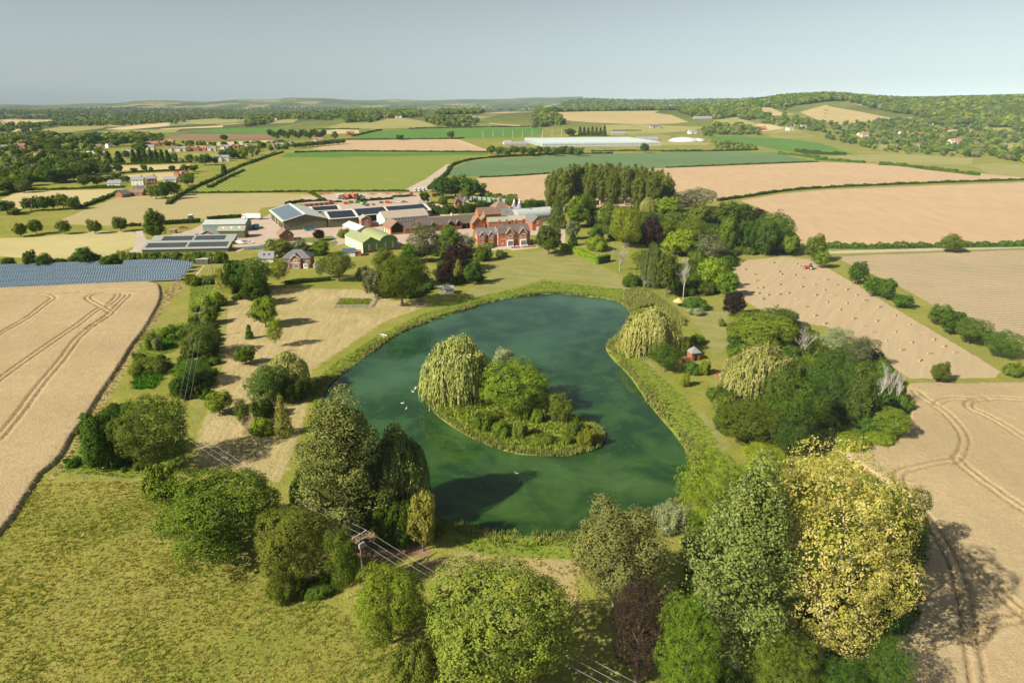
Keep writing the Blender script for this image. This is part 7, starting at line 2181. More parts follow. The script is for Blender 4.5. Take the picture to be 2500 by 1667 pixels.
# ---- big olive shed and its neighbours
t, L = thing('big_shed', 'farm_shed', 'largest olive-green farm shed with grey-blue panelled roof', 'shed', 27)
W, e, r = 52.0, 5.8, 9.2
walls_gable(t, 0, 0, L, W, e, r, 'y', 'olive_sheet')
rf = roof_gable(t, 0, 0, L, W, e, r, 'y', 'grey_sheet', .5)
m = L / 2
b = MB()
for (xa, za, xb, zb) in ((-.55, e - .12, m, r), (L + .55, e - .12, m, r)):
    for ya, yb in ((-.62, .1), (W - .1, W + .62)):
        b.hexa([(xa, ya, za + .15), (xb, ya, zb + .15), (xb, yb, zb + .15), (xa, yb, za + .15)], [(xa, ya, za + .38), (xb, ya, zb + .38), (xb, yb, zb + .38), (xa, yb, za + .38)])
b.box(m - .5, -.5, r + .1, m + .5, W + .5, r + .42)
b.box(-.75, -.6, e - .35, -.45, W + .6, e + .15)
b.build('roof_trim', 'white_paint', t)
s = (r - e) / m
MB().hexa([(.5, 1.2, e + .5 * s + .18), (m - 1, 1.2, r - s + .18), (m - 1, W - 1, r - s + .18), (.5, W - 1, e + .5 * s + .18)], [(.5, 1.2, e + .5 * s + .26), (m - 1, 1.2, r - s + .26), (m - 1, W - 1, r - s + .26), (.5, W - 1, e + .5 * s + .26)]).build('solar_sheet', 'solar_grey', t)
for k in range(3):
    d = MB().box(.6 + k * (L - 1.2) / 3 + .1, -.14, .05, .6 + (k + 1) * (L - 1.2) / 3 - .1, -.02, 4.6).build('sliding_door', 'olive_door', t)
for k in range(8):
    y = 4 + k * 5.6
    MB().box(-.12, y, .1, -.01, y + 1.7, 3.4).build('side_door', 'shade_black' if k not in (3, 5) else 'timber_grey', t)  # near-black ones stand open, their inner shade painted on
t, L = thing('shed2', 'farm_shed', 'olive shed with black solar roof right of the largest shed', 'shed', 27)
W, e, r = 24, 5.4, 8.6
walls_gable(t, 0, 0, L, W, e, r, 'x', 'olive_sheet'); roof_gable(t, 0, 0, L, W, e, r, 'x', 'white_sheet', .4)
slope_sheet(t, 'solar_sheet', 'solar_black', 1.4, L - 1.6, .6, e + .6 * (r - e) / 12, 11, r - (r - e) / 12, .2)
MB().box(1, -.12, .05, L - 1, -.01, 4.2).build('sliding_door', 'olive_door', t)
t, L = thing('shed3', 'farm_shed', 'small black-roofed solar shed behind the others', 'shed', 27)
walls_gable(t, 0, 0, L, 14, 4.6, 6.8, 'x', 'olive_sheet'); roof_gable(t, 0, 0, L, 14, 4.6, 6.8, 'x', 'white_sheet', .4)
slope_sheet(t, 'solar_sheet', 'solar_black', 1.4, L - 1.6, .5, 4.6 + .16, 6.5, 6.64, .2)
t, L = thing('long_shed', 'farm_shed', 'long shed with two black solar roof panels', 'shed', 29); L = 56
W, e, r = 22, 4.6, 7.6
walls_gable(t, 0, 0, L, W, e, r, 'x', 'olive_sheet'); roof_gable(t, 0, 0, L, W, e, r, 'x', 'white_sheet', .4)
for a, c in ((3.5, 25), (26.5, L - 2)):
    slope_sheet(t, 'solar_sheet', 'solar_black', a, c, .5, e + .14, 10.4, r - .16, .2)
for k in range(3):
    MB().box(2 + k * 8, -.12, .05, 8.5 + k * 8, -.01, 3.8).build('shed_bay_shade', 'shade_black', t)  # dark sheets painting the shade inside the open bays
t, L = thing('grey_barn', 'farm_barn', 'weathered grey-roofed barn beside the stable range', 'barn', 29); L = 30
W, e, r = 16, 5.0, 8.4
walls_gable(t, 0, 0, L, W, e, r, 'x', 'white_wall'); roof_gable(t, 0, 0, L, W, e, r, 'x', 'asbestos', .4)
MB().box(0.3, -.16, 0, L - .3, -.01, 2.6).build('lower_wall', 'grey_wall', t)
for k in range(14):
    win(t, 'f', 1.6 + k * 2.05, 3.0, 1.8, 1.5, glass='glass_blue', mull=0)
t, L = thing('brick_block', 'brick_office', 'small two-storey brick office in the farmyard', 'building', 22)
block(t, 0, 0, L, 9, 5.6, 7.2, 'y', 'brick', 'olive_roof', .4)
for z in (1.0, 3.7):
    win(t, 'f', L * .5, z, 2.2, 1.3)
    for k in range(3):
        win(t, 'l', 1.6 + k * 2.8, z, 1.0, 1.3)
MB().box(L + .003, 1, -.1, L + 5, 7, 2.6).build('annexe', 'brick', t)
MB().box(L + .01, .6, 2.6, L + 5.4, 7.4, 2.8).build('annexe_roof', 'pale_sheet', t)
t, L = thing('open_barn', 'brick_barn', 'brick barn with a dark open gable', 'barn', 28)
block(t, 0, 0, L, 15, 4.6, 7.8, 'y', 'brick_orange', 'brown_tile', .4)
MB().prism([(.5, .2), (L - .5, .2), (L - .5, 4.4), (L / 2, 7.2), (.5, 4.4)], 'y', -.06, -.004).build('gable_shade', 'shade_black', t)  # flat dark sheet in place of the shaded barn interior
MB().box(.1, -.3, -.1, L - .1, -.1, 1.1).build('low_wall', 'brick_orange', t)
for k in range(3):
    MB().box(-.08, 2 + k * 4.4, .1, -.01, 4 + k * 4.4, 2.6).build('barn_door', 'cream_wall', t)
t, L = thing('brown_house', 'brick_cottage', 'brown-roofed brick cottage in front of the largest shed', 'cottage', 26)
block(t, 0, 0, L, 10.5, 3.9, 6.8, 'y', 'brick_dark', 'brown_tile', .4)
for k in range(3):
    win(t, 'l', 2 + k * 3.2, 1.2, 1.3, 1.3)
win(t, 'f', L * .7, 3.6, .8, .9)
# ---- green sheds
t, L = thing('green_gable', 'green_shed', 'green gabled shed with a pale skylit roof', 'shed', 33); L = 9.4
W, e, r = 27, 5.6, 8.2
walls_gable(t, 0, 0, L, W, e, r, 'y', 'green_sheet'); roof_gable(t, 0, 0, L, W, e, r, 'y', 'green_roof', .25)
MB().box(-.1, -.1, -.1, L + .1, 0, 1.0).build('plinth', 'brick', t)
MB().box(-.07, .4, .2, -.004, W - .4, e - .2).build('side_cladding', 'cream_wall', t)
s = (r - e) / (L / 2)
for k in range(6):
    y = 7 + k * 2.6
    MB().hexa([(1.4, y, e + 1.4 * s + .16), (3.2, y, e + 3.2 * s + .16), (3.2, y + .8, e + 3.2 * s + .16), (1.4, y + .8, e + 1.4 * s + .16)], [(1.4, y, e + 1.4 * s + .2), (3.2, y, e + 3.2 * s + .2), (3.2, y + .8, e + 3.2 * s + .2), (1.4, y + .8, e + 1.4 * s + .2)]).build('skylight', 'olive_roof', t)
for u in (L * .35, L * .8):
    MB().box(u - .35, -.06, 1.4, u + .35, -.004, 4.6).build('translucent_panel', 'alu', t)
ca, sa = math.cos(R(33)), math.sin(R(33))
t, L2 = thing('green_gable', 'green_shed', 'green barrel-roofed shed joined to the gabled one', 'shed', 33, (L + .15) * ca, (L + .15) * sa); L = 10.0
arc = [(L / 2 - L / 2 * math.cos(math.pi * k / 14), 4.8 + 3.4 * math.sin(math.pi * k / 14)) for k in range(15)]
MB().prism([(0, -.2), (L, -.2)] + arc[::-1], 'y', 0, W).build('wall', 'green_sheet', t)
arc2 = [(L / 2 - (L / 2 + .15) * math.cos(math.pi * k / 14), 4.85 + 3.5 * math.sin(math.pi * k / 14)) for k in range(15)]
b = MB()
for k in range(14):
    (xa, za), (xb, zb) = arc2[k], arc2[k + 1]
    b.hexa([(xa, -.25, za - .05), (xb, -.25, zb - .05), (xb, W, zb - .05), (xa, W, za - .05)], [(xa, -.25, za + .1), (xb, -.25, zb + .1), (xb, W, zb + .1), (xa, W, za + .1)])
b.build('barrel_roof', 'green_roof', t)
for u in (L * .3, L * .72):
    MB().box(u - .35, -.06, 1.4, u + .35, -.004, 4.8).build('translucent_panel', 'alu', t)
MB().box(-.05, -.1, -.1, L + .1, 0, 1.0).build('plinth', 'brick', t)
t, L = thing('white_shed', 'white_roofed_shed', 'white-roofed shed behind the green gabled shed', 'shed', 33); L = 9
block(t, 0, 0, L, 24, 3.8, 5.8, 'y', 'grey_wall', 'white_sheet', .3)
t, L = thing('solar_hut', 'garden_building', 'low hut with a small solar roof below the green sheds', 'hut', 12)
walls_gable(t, 0, 0, L, 5, 2.4, 4.0, 'x', 'white_wall'); roof_gable(t, 0, 0, L, 5, 2.4, 4.0, 'x', 'slate', .3)
panel_grid(t, .1, L - .1, .1, 2.45, 2.3, 3.9, 6, 2, .05, 'solar_blue', .2)
MB().box(L + .01, .3, -.1, L + 3, 4.6, 2.6).build('brick_store', 'brick', t)
MB().box(L + .005, 0, 2.6, L + 3.3, 4.9, 2.8).build('store_roof', 'grey_wall', t)
# ---- detached house
t, L = thing('house', 'brick_house', 'detached red brick house with grey hipped roof and white bays', 'house', 5)
W, e, r = 9.5, 4.9, 8.3
MB().box(0, 0, -.2, L, W, e).build('wall', 'brick', t)
MB().add([(-.45, -.45, e), (L + .45, -.45, e), (L + .45, W + .45, e), (-.45, W + .45, e), (4.6, W / 2, r), (L - 4.6, W / 2, r), (-.45, -.45, e - .15), (L + .45, -.45, e - .15), (L + .45, W + .45, e - .15), (-.45, W + .45, e - .15)], [(0, 1, 5, 4), (1, 2, 5), (2, 3, 4, 5), (3, 0, 4), (0, 6, 7, 1), (1, 7, 8, 2), (2, 8, 9, 3), (3, 9, 6, 0), (6, 9, 8, 7)]).build('roof', 'slate', t)
c = L * .49
walls_gable(t, c - 2.2, -1.2, c + 2.2, .5, 5.0, 6.9, 'y', 'brick', 'porch_bay')
roof_gable(t, c - 2.2, -1.2, c + 2.2, 3.0, 5.0, 6.9, 'y', 'slate', .3, .12, 'bay_roof')
b = MB()
for sg in (-1, 1):
    b.hexa([(c + sg * 2.55, -1.62, 4.55), (c, -1.62, 6.75), (c, -1.5, 6.75), (c + sg * 2.55, -1.5, 4.55)], [(c + sg * 2.55, -1.62, 4.85), (c, -1.62, 7.05), (c, -1.5, 7.05), (c + sg * 2.55, -1.5, 4.85)])
b.box(c - 2.2, -1.32, 2.75, c + 2.2, -1.2, 3.0)
b.build('bargeboard', 'white_paint', t)
win(t, 'f', c, 3.5, 2.0, 1.2, y=-1.2, mull=2); win(t, 'f', c, .2, 2.4, 2.1, y=-1.2, mull=3)
for u in (2.2, L - 2.2):
    win(t, 'f', u, 3.3, 2.0, 1.2, mull=2)
    MB().hexa([(u - 1.5, 0, -.1), (u - .9, -.9, -.1), (u + .9, -.9, -.1), (u + 1.5, 0, -.1)], [(u - 1.5, 0, 2.3), (u - .9, -.9, 2.3), (u + .9, -.9, 2.3), (u + 1.5, 0, 2.3)]).build('bay_window', 'white_paint', t)
    MB().hexa([(u - 1.6, .02, 2.3), (u - 1, -1, 2.3), (u + 1, -1, 2.3), (u + 1.6, .02, 2.3)], [(u - .6, .02, 2.8), (u - .5, -.2, 2.8), (u + .5, -.2, 2.8), (u + .6, .02, 2.8)]).build('bay_roof', 'slate_light', t)
    win(t, 'f', u, .7, 1.6, 1.3, y=-.9, mull=2)
for k in range(9):
    MB().box(c - 2.0 + k * .5, -2.9, 0, c - 1.92 + k * .5, -2.8, .8).build('rail_post', 'timber_grey', t)
MB().box(c - 2.1, -2.92, .8, c + 2.1, -2.78, .9).build('rail', 'timber_grey', t)
t, L = thing('conservatory', 'conservatory', 'white conservatory at the right end of the detached house', 'conservatory', 5, 1.2, 1.6)
MB().box(0, 0, -.1, 3.4, 4.2, .6).build('base', 'brick', t)
walls_gable(t, .05, .05, 3.35, 4.15, 2.3, 3.4, 'y', 'glasshouse_glass', 'glazing'); roof_gable(t, 0, 0, 3.4, 4.2, 2.3, 3.4, 'y', 'white_paint', .1, .08)
for k in range(4):
    win(t, 'f', .5 + k * .82, .7, .7, 1.5, mull=0)
t, L = thing('garage', 'garage', 'grey-roofed garage left of the detached house', 'garage', 8)
block(t, 0, 0, L, 6.5, 2.5, 5.2, 'x', 'white_wall', 'slate_light', .4)
for u in (L * .35, L * .7):
    slope_sheet(t, 'skylight', 'glass_dark', u - .4, u + .4, 1.2, 3.5, 2.2, 4.33, .18)
# ---- western sheds
t, L = thing('white_roof_shed', 'pale_roofed_shed', 'long pale-roofed shed by the lorry yard', 'shed', 6); L = 25
block(t, 0, 0, L, 15, 4.6, 6.4, 'x', 'teal_paint', 'pale_sheet', .3)
t, L = thing('olive_shed', 'farm_shed', 'olive shed with three skylights before the pale-roofed shed', 'shed', 6)
W, e, r = 9, 4.4, 6.4
block(t, 0, 0, L, W, e, r, 'x', 'olive_sheet', 'olive_roof', .3)
for k in range(3):
    u = 2.8 + k * 4.6
    slope_sheet(t, 'skylight', 'white_paint', u - .5, u + .5, 2.0, e + 2.0 * (r - e) / 4.5, 3.4, e + 3.4 * (r - e) / 4.5, .16, .04)
t, L = thing('brick_gable', 'brick_outbuilding', 'small brick outbuilding with pale gabled roof', 'outbuilding', 6)
block(t, 0, 0, L, 9, 3.0, 5.6, 'y', 'brick', 'pale_sheet', .4)
win(t, 'f', L / 2, 2.6, 2.0, 1.1)
for key, lab, npan, dx0, W in (('solar_shed_front', 'front of the twin low sheds with solar panelled roofs', (36,), 1, 8.5), ('solar_shed_back', 'rear of the twin low sheds with solar panelled roofs', (27,), 1, 8.5)):
    t, L = thing(key, 'solar_roofed_shed', lab, 'shed', 6.2)
    e, r = (2.1, 4.2)
    MB().prism([(0, -.2), (W, -.2), (W, r), (0, e)], 'x', 0, L).build('wall', 'olive_sheet', t)
    MB().hexa([(-.5, -.5, e - .12), (L + .5, -.5, e - .12), (L + .5, W + .3, r + .07), (-.5, W + .3, r + .07)], [(-.5, -.5, e + .05), (L + .5, -.5, e + .05), (L + .5, W + .3, r + .25), (-.5, W + .3, r + .25)]).build('roof', 'sage_roof', t)
    sl = (r - e) / W
    x0 = 1.0 if 'front' in key else 5.2
    x1 = L - 1.0 if 'front' in key else L - 5.0
    half = (x0 + x1) / 2
    for a, c in ((x0, half - .6), (half + .6, x1)):
        panel_grid(t, a, c, 1.6, e + 1.6 * sl, W - 1.3, r - 1.3 * sl, max(4, int((c - a) / 1.12)), 2, .14, 'solar_dark', .32)
t, L = thing('solar_row_yard', 'solar_array', 'short solar panel row beside the yard', 'solar array', 22)
panel_grid(t, 0, 15, 0, .4, 1.6, 1.5, 15, 1, .05, 'solar_blue', .02)
for k in range(6):
    MB().tube((k * 2.9 + .2, 1.2, 0), (k * 2.9 + .2, 1.2, 1.2), .06).build('support_post', 'steel', t)
t, L = thing('hut', 'substation_hut', 'flat olive substation hut at the corner of the solar array', 'hut', 4)
MB().box(0, 0, -.1, L, 4, 2.5).build('wall', 'olive_sheet', t); MB().hexa([(-.2, -.2, 2.5), (L + .2, -.2, 2.5), (L + .2, 4.2, 2.8), (-.2, 4.2, 2.8)], [(-.2, -.2, 2.62), (L + .2, -.2, 2.62), (L + .2, 4.2, 2.95), (-.2, 4.2, 2.95)]).build('roof', 'grey_sheet', t)
t, L = thing('smallhut', 'yard_hut', 'small dark hut beside the tall oval tree', 'hut', 6)
MB().box(0, 0, -.1, 3.6, 3, 2.2).build('wall', 'timber', t); MB().box(-.15, -.15, 2.2, 3.75, 3.15, 2.35).build('roof', 'grey_wall', t)
# ---- solar farm
for i, ((xa, ya), (xb, yb)) in enumerate(SOLAR):
    ang = math.atan2(yb - ya, xb - xa); L = math.hypot(xb - xa, yb - ya)
    ux, uy = math.cos(ang), math.sin(ang)
    spans = [(0, L)] if i < 4 else [(0, L * .60), (L * .70, L)]
    for a, c in spans:
        lab = ['front row of the solar array beside the wheat', 'second row of the solar array from the wheat', 'third row of the solar array from the wheat', 'fourth row of the solar array from the wheat', 'left part of the rearmost solar row'][i] if a == 0 else 'right part of the rearmost solar row'
        t = empty('solar_array_row', (xa + ux * a, ya + uy * a, 0), ang)
        tag(t, lab, 'solar array', 'solar rows by the wheat field')
        l = c - a
        panel_grid(t, 0, l, 0, .7, 3.6, 2.6, int(l / 1.06), 4, .10, 'solar_blue', .05)
        MB().hexa([(0, .02, .64), (l, .02, .64), (l, 3.58, 2.54), (0, 3.58, 2.54)], [(0, .02, .70), (l, .02, .70), (l, 3.58, 2.60), (0, 3.58, 2.60)]).build('frame', 'alu', t)
        n = int(l / 5)
        for k in range(n):
            MB().tube((k * 5 + 2, 2.2, -.1), (k * 5 + 2, 2.2, 1.9), .07, .07, 5).build('support_post', 'steel', t)

# ---- manor
t, L = thing('manor', 'manor_house', 'red brick gabled manor house with white stone windows', 'manor', 15)
W, e, r = 11.0, 7.2, 11.0
block(t, 0, 0, L, W, e, r, 'x', 'brick_orange', 'old_tile', .3)
for u in (5.0, 12.4):
    walls_gable(t, u - 2.3, -.9, u + 2.3, .5, 7.2, 10.2, 'y', 'brick_orange', 'front_gable')
    roof_gable(t, u - 2.3, -.9, u + 2.3, 5.2, 7.2, 10.2, 'y', 'old_tile', .25, .12, 'gable_roof')
    b = MB()
    for sg in (-1, 1):
        b.hexa([(u + sg * 2.6, -1.3, 6.75), (u, -1.3, 10.15), (u, -1.15, 10.15), (u + sg * 2.6, -1.15, 6.75)], [(u + sg * 2.6, -1.3, 7.05), (u, -1.3, 10.5), (u, -1.15, 10.5), (u + sg * 2.6, -1.15, 7.05)])
    b.build('bargeboard', 'white_paint', t)
    MB().box(u - 1.75, -1.9, -.1, u + 1.75, -.9, 3.7).build('bay_window', 'white_paint', t)
    win(t, 'f', u, .5, 3.3, 2.8, y=-1.9, mull=4)
    win(t, 'f', u, 4.6, 2.6, 2.1, y=-.9, mull=3)
win(t, 'f', 8.7, 4.6, 1.5, 2.0, mull=1); win(t, 'f', 1.0, .8, .7, 1.4, mull=0)
# left flank of the main block with its paired gables
for v in (2.2, 5.9):
    b = MB().prism([(v - 1.7, -.2), (v + 1.7, -.2), (v + 1.7, 7.0), (v, 9.6), (v - 1.7, 7.0)], 'x', -1.2, .3); b.build('side_gable', 'brick_orange', t)
    q = MB()
    for sg in (-1, 1):
        q.hexa([(-1.6, v + sg * 2.0, 6.5), (4.5, v + sg * 2.0, 6.5), (4.5, v, 9.6), (-1.6, v, 9.6)], [(-1.6, v + sg * 2.0, 6.65), (4.5, v + sg * 2.0, 6.65), (4.5, v, 9.75), (-1.6, v, 9.75)])
    q.build('side_gable_roof', 'old_tile', t)
    q = MB()
    for sg in (-1, 1):
        q.hexa([(-1.75, v + sg * 2.05, 6.5), (-1.6, v + sg * 2.05, 6.5), (-1.6, v, 9.65), (-1.75, v, 9.65)], [(-1.75, v + sg * 2.05, 6.8), (-1.6, v + sg * 2.05, 6.8), (-1.6, v, 9.98), (-1.75, v, 9.98)])
    q.build('bargeboard', 'white_paint', t)
    win(t, 'l', v, 4.3, 1.5, 1.9, x=-1.2); win(t, 'l', v, .9, 1.5, 2.0, x=-1.2)
for x, y in ((1.6, 9.6), (3.2, 5.5), (8.6, 8.6), (11.5, 9.8), (14.4, 7.4), (16.0, 9.9), (6.0, 10.2)):
    chimney(t, x, y, e, 12.8 if y > 6 else 12.4)
x0, x1 = -12.0, -2.2
block(t, x0, 4.0, x1 + 3, 13.0, 6.0, 9.3, 'x', 'brick_orange', 'slate', .3)
for u in (x0 + 2.4, x0 + 7.4):
    walls_gable(t, u - 1.5, 3.1, u + 1.5, 4.5, 6.0, 8.0, 'y', 'brick_orange', 'front_gable')
    roof_gable(t, u - 1.5, 3.1, u + 1.5, 8.0, 6.0, 8.0, 'y', 'slate', .2, .1, 'gable_roof')
    b = MB()
    for sg in (-1, 1):
        b.hexa([(u + sg * 1.8, 2.8, 5.55), (u, 2.8, 7.95), (u, 2.9, 7.95), (u + sg * 1.8, 2.9, 5.55)], [(u + sg * 1.8, 2.8, 5.8), (u, 2.8, 8.25), (u, 2.9, 8.25), (u + sg * 1.8, 2.9, 5.8)])
    b.build('bargeboard', 'white_paint', t)
    win(t, 'f', u, 3.8, 1.6, 1.7, y=3.1); win(t, 'f', u, .8, 1.6, 1.7, y=3.1)
for u in (x0 + 4.9,):
    chimney(t, u, 8.5, 8, 11.2); chimney(t, u + 3.2, 9.5, 8, 11.4)
win(t, 'l', 8.4, 3.8, 1.3, 1.6, x=x0); win(t, 'l', 8.4, .8, 1.3, 1.6, x=x0)
MB().box(-.05, -.08, 3.85, L + .05, -.004, 4.05).build('string_course', 'white_paint', t)
tw, L = thing('manor', 'terrace_wall', 'low brick terrace wall before the manor', 'wall', 15, 2, -6)
MB().box(4, 0, -.1, 9, .35, .8).box(10, .02, -.1, 10.5, .5, 1.1).box(11, 0, -.1, 18, .35, .8).build('brick_wall', 'brick_orange', tw)
for k, (dx, dy) in enumerate(((5.6, 2.2), (8.2, 2.6), (11.4, 2.8), (13.8, 3.2))):
    ang = R(15)
    gx, gy = BLD['manor'][0] + 2 + dx * math.cos(ang) - dy * math.sin(ang), BLD['manor'][1] - 6 + dx * math.sin(ang) + dy * math.cos(ang)
    o = empty('terrace_table', (gx, gy, 0), k * .5)
    tag(o, 'white garden table with chairs on the manor terrace, number %s from the left' % ['one', 'two', 'three', 'four'][k], 'table', 'tables on the manor terrace')
    MB().tube((0, 0, .70), (0, 0, .75), .55, .55, 10).build('table_top', 'white_paint', o); MB().tube((0, 0, .02), (0, 0, .7), .05, .05, 6).build('table_leg', 'alu', o)
    for j in range(4):
        a = j * math.pi / 2
        cx, cy = math.cos(a) * 1.0, math.sin(a) * 1.0
        MB().box(cx - .22, cy - .22, .02, cx + .22, cy + .22, .46).box(cx + math.cos(a) * .2 - .22 * abs(math.sin(a)) - .03, cy + math.sin(a) * .2 - .22 * abs(math.cos(a)) - .03, .46, cx + math.cos(a) * .2 + .22 * abs(math.sin(a)) + .03, cy + math.sin(a) * .2 + .22 * abs(math.cos(a)) + .03, .9).build('chair', 'alu', o)

# ---- stable court behind the manor
t, L = thing('range', 'stable_range', 'long dark-tiled brick stable range left of the manor', 'stables', 25); L = 38
W, e, r = 9.0, 3.6, 7.8
block(t, 0, 0, L, W, e, r, 'x', 'brick_orange', 'old_tile', .4)
for u, wd in ((9.0, 2.0), (20.5, 2.6), (25.6, 1.9)):
    walls_gable(t, u - wd, -1.0, u + wd, 1, 3.2, 5.8, 'y', 'brick_orange', 'gabled_bay'); roof_gable(t, u - wd, -1.0, u + wd, 4.2, 3.2, 5.8, 'y', 'old_tile', .3, .12, 'bay_roof')
    MB().prism([(u - wd + .3, 2.3), (u + wd - .3, 2.3), (u + wd - .3, 3.2), (u, 5.3), (u - wd + .3, 3.2)], 'y', -1.05, -1.004).build('boarded_gable', 'shade_black', t)
for k in range(3):
    MB().box(28.4 + k * 3.1, -.08, .1, 31.1 + k * 3.1, -.004, 3.2).build('cart_bay_shade', 'shade_black', t)  # shade within the cart openings painted as dark sheets
MB().tube((23, W / 2, r), (23, W / 2, r + .9), .5, .5, 8).tube((23, W / 2, r + .9), (23, W / 2, r + 2.2), .6, .05, 8).build('cupola', 'white_paint', t)
MB().box(24, W - 1, e + 1.6, 34, W + 4, e + 2.2).build('flat_roof_light', 'white_paint', t)
for k in range(5):
    win(t, 'f', 1.6 + k * 1.6, 1.0, .9, 1.1)
t, L = thing('range_low', 'brick_outhouse', 'low brick outhouse at the left end of the stable range', 'outhouse', 25)
block(t, 0, 0, 9.4, 7, 3.2, 6.2, 'x', 'brick_orange', 'old_tile', .3)
t, L = thing('midwing', 'brick_wing', 'red-tiled wing projecting from the stable range', 'wing', 24)
block(t, 0, 0, 7.5, 14, 3.4, 7.2, 'y', 'brick_orange', 'brown_tile', .35)
MB().box(7.51, 3, -.1, 12.5, 9, 5.0).build('side_block', 'brick_orange', t)
roof_gable(t, 7.8, 3, 12.5, 9, 5.0, 7.4, 'y', 'brown_tile', .25)
t, L = thing('oast', 'oast_house', 'oast house with tall pyramid roof and louvred cap', 'oast house', 22)
s = 10
MB().box(0, 0, -.2, s, s, 8.2).build('wall', 'brick_orange', t)
MB().add([(-.5, -.5, 8.2), (s + .5, -.5, 8.2), (s + .5, s + .5, 8.2), (-.5, s + .5, 8.2), (4, 4, 12.4), (6, 4, 12.4), (6, 6, 12.4), (4, 6, 12.4)], [(0, 1, 5, 4), (1, 2, 6, 5), (2, 3, 7, 6), (3, 0, 4, 7), (4, 5, 6, 7), (3, 2, 1, 0)]).build('pyramid_roof', 'brown_tile', t)
MB().box(4.0, 4.0, 12.4, 6.0, 6.0, 13.6).build('louvre', 'grey_wall', t)
MB().add([(3.3, 3.3, 13.6), (6.7, 3.3, 13.6), (6.7, 6.7, 13.6), (3.3, 6.7, 13.6), (5, 5, 15.4)], [(0, 1, 4), (1, 2, 4), (2, 3, 4), (3, 0, 4), (3, 2, 1, 0)]).build('louvre_roof', 'brown_tile', t)
block(t, -10, -6.2, s + 4, -.1, 5.6, 9.0, 'x', 'brick_orange', 'brown_tile', .3)
block(t, -12, .4, -.1, 8, 5.0, 8.6, 'x', 'brick_orange', 'brown_tile', .3)
MB().box(s - 2.2, -6.9, 4.5, s - 1.7, .3, 9.8).build('parapet', 'brick_orange', t)
t, L = thing('northrange', 'slate_range', 'slate-roofed range behind the manor chimneys', 'range', 2); L = 20
block(t, 0, 0, L, 9, 5.0, 8.8, 'x', 'brick_orange', 'slate', .3)
for k in range(4):
    slope_sheet(t, 'skylight', 'glass_blue', 3 + k * 4.2, 4.2 + k * 4.2, 1.6, 6.4, 2.8, 7.4, .18, .04)
for key, lab in (('kilnA', 'left of two slate kiln cones with white cowls'), ('kilnB', 'right of two slate kiln cones with white cowls')):
    t, L = thing(key, 'kiln_tower', lab, 'kiln', 0)
    MB().tube((0, 0, -.1), (0, 0, 6.4), 2.9, 2.9, 20).build('round_wall', 'brick_orange', t)
    MB().tube((0, 0, 6.4), (0, 0, 11.6), 3.1, .8, 20).build('cone_roof', 'slate_light', t)
    MB().tube((0, 0, 11.5), (.25, 0, 14.2), .85, .15, 12).build('cowl', 'white_paint', t)
    MB().tube((-2.6, -2.8, 7.2), (-2.6, -2.8, 8.8), .9, .9, 10).build('vent', 'white_paint', t)
t, L = thing('eastgable', 'brick_annexe', 'gabled brick annexe at the right of the manor', 'annexe', 20)
block(t, 0, 0, 7, 14, 5.2, 8.6, 'y', 'brick_orange', 'slate', .35)
win(t, 'f', 3.5, 4.0, 1.2, 1.9)
MB().box(2.6, -.06, 0, 4.6, -.004, 2.4).build('door', 'white_paint', t)
t, L = thing('hangar', 'barrel_hangar', 'pale barrel-roofed hangar behind the manor', 'hangar', 28, -13, 4); L = 26; W = 13
arc = [(W / 2 - W / 2 * math.cos(math.pi * k / 16), 4.2 + 4.2 * math.sin(math.pi * k / 16)) for k in range(17)]
MB().prism([(0, -.2), (W, -.2)] + arc[::-1], 'x', 0, L).build('wall', 'grey_wall', t)
arc2 = [(W / 2 - (W / 2 + .2) * math.cos(math.pi * k / 16), 4.25 + 4.35 * math.sin(math.pi * k / 16)) for k in range(17)]
b = MB()
for k in range(16):
    (ya, za), (yb, zb) = arc2[k], arc2[k + 1]
    b.hexa([(-.1, ya, za - .05), (L + 1.2, ya, za - .05), (L + 1.2, yb, zb - .05), (-.1, yb, zb - .05)], [(-.1, ya, za + .1), (L + 1.2, ya, za + .1), (L + 1.2, yb, zb + .1), (-.1, yb, zb + .1)])
b.build('barrel_roof', 'pale_sheet', t)
MB().prism([(1, 3.4), (W - 1, 3.4)] + [(W / 2 - (W / 2 - 1) * math.cos(math.pi * k / 12), 4.0 + 3.6 * math.sin(math.pi * k / 12)) for k in range(12, -1, -1)], 'x', L + .004, L + .08).build('end_shade', 'shade_black', t)  # dark sheet painting the shade in the hangar mouth
for k in range(9):
    win(t, 'f', 2 + k * 2.8, 2.2, 2.2, 1.4, glass='glass_blue', mull=0)
t, L = thing('flatroof', 'court_shed', 'low grey-roofed court shed behind the manor', 'shed', 12)
block(t, 0, 0, 13, 10, 4.6, 6.6, 'x', 'brick_orange', 'olive_roof', .3)
block(t, 13.2, 1, 25, 11, 4.8, 7.0, 'x', 'brick_orange', 'asbestos', .3)
t, L = thing('cottage', 'gabled_cottage', 'small twin-gabled cottage behind the tall dark hedge', 'cottage', 14)
block(t, 0, 0, 9, 7, 4.2, 7.6, 'x', 'brick', 'old_tile', .35)
block(t, 5.2, -2.2, 9.6, 4, 4.2, 7.4, 'y', 'white_wall', 'slate', .4)
block(t, -.6, -1.6, 2.4, 3, 4.0, 7.0, 'y', 'brick', 'old_tile', .4)
chimney(t, 4.6, 3.5, 6.5, 10.0, .6)
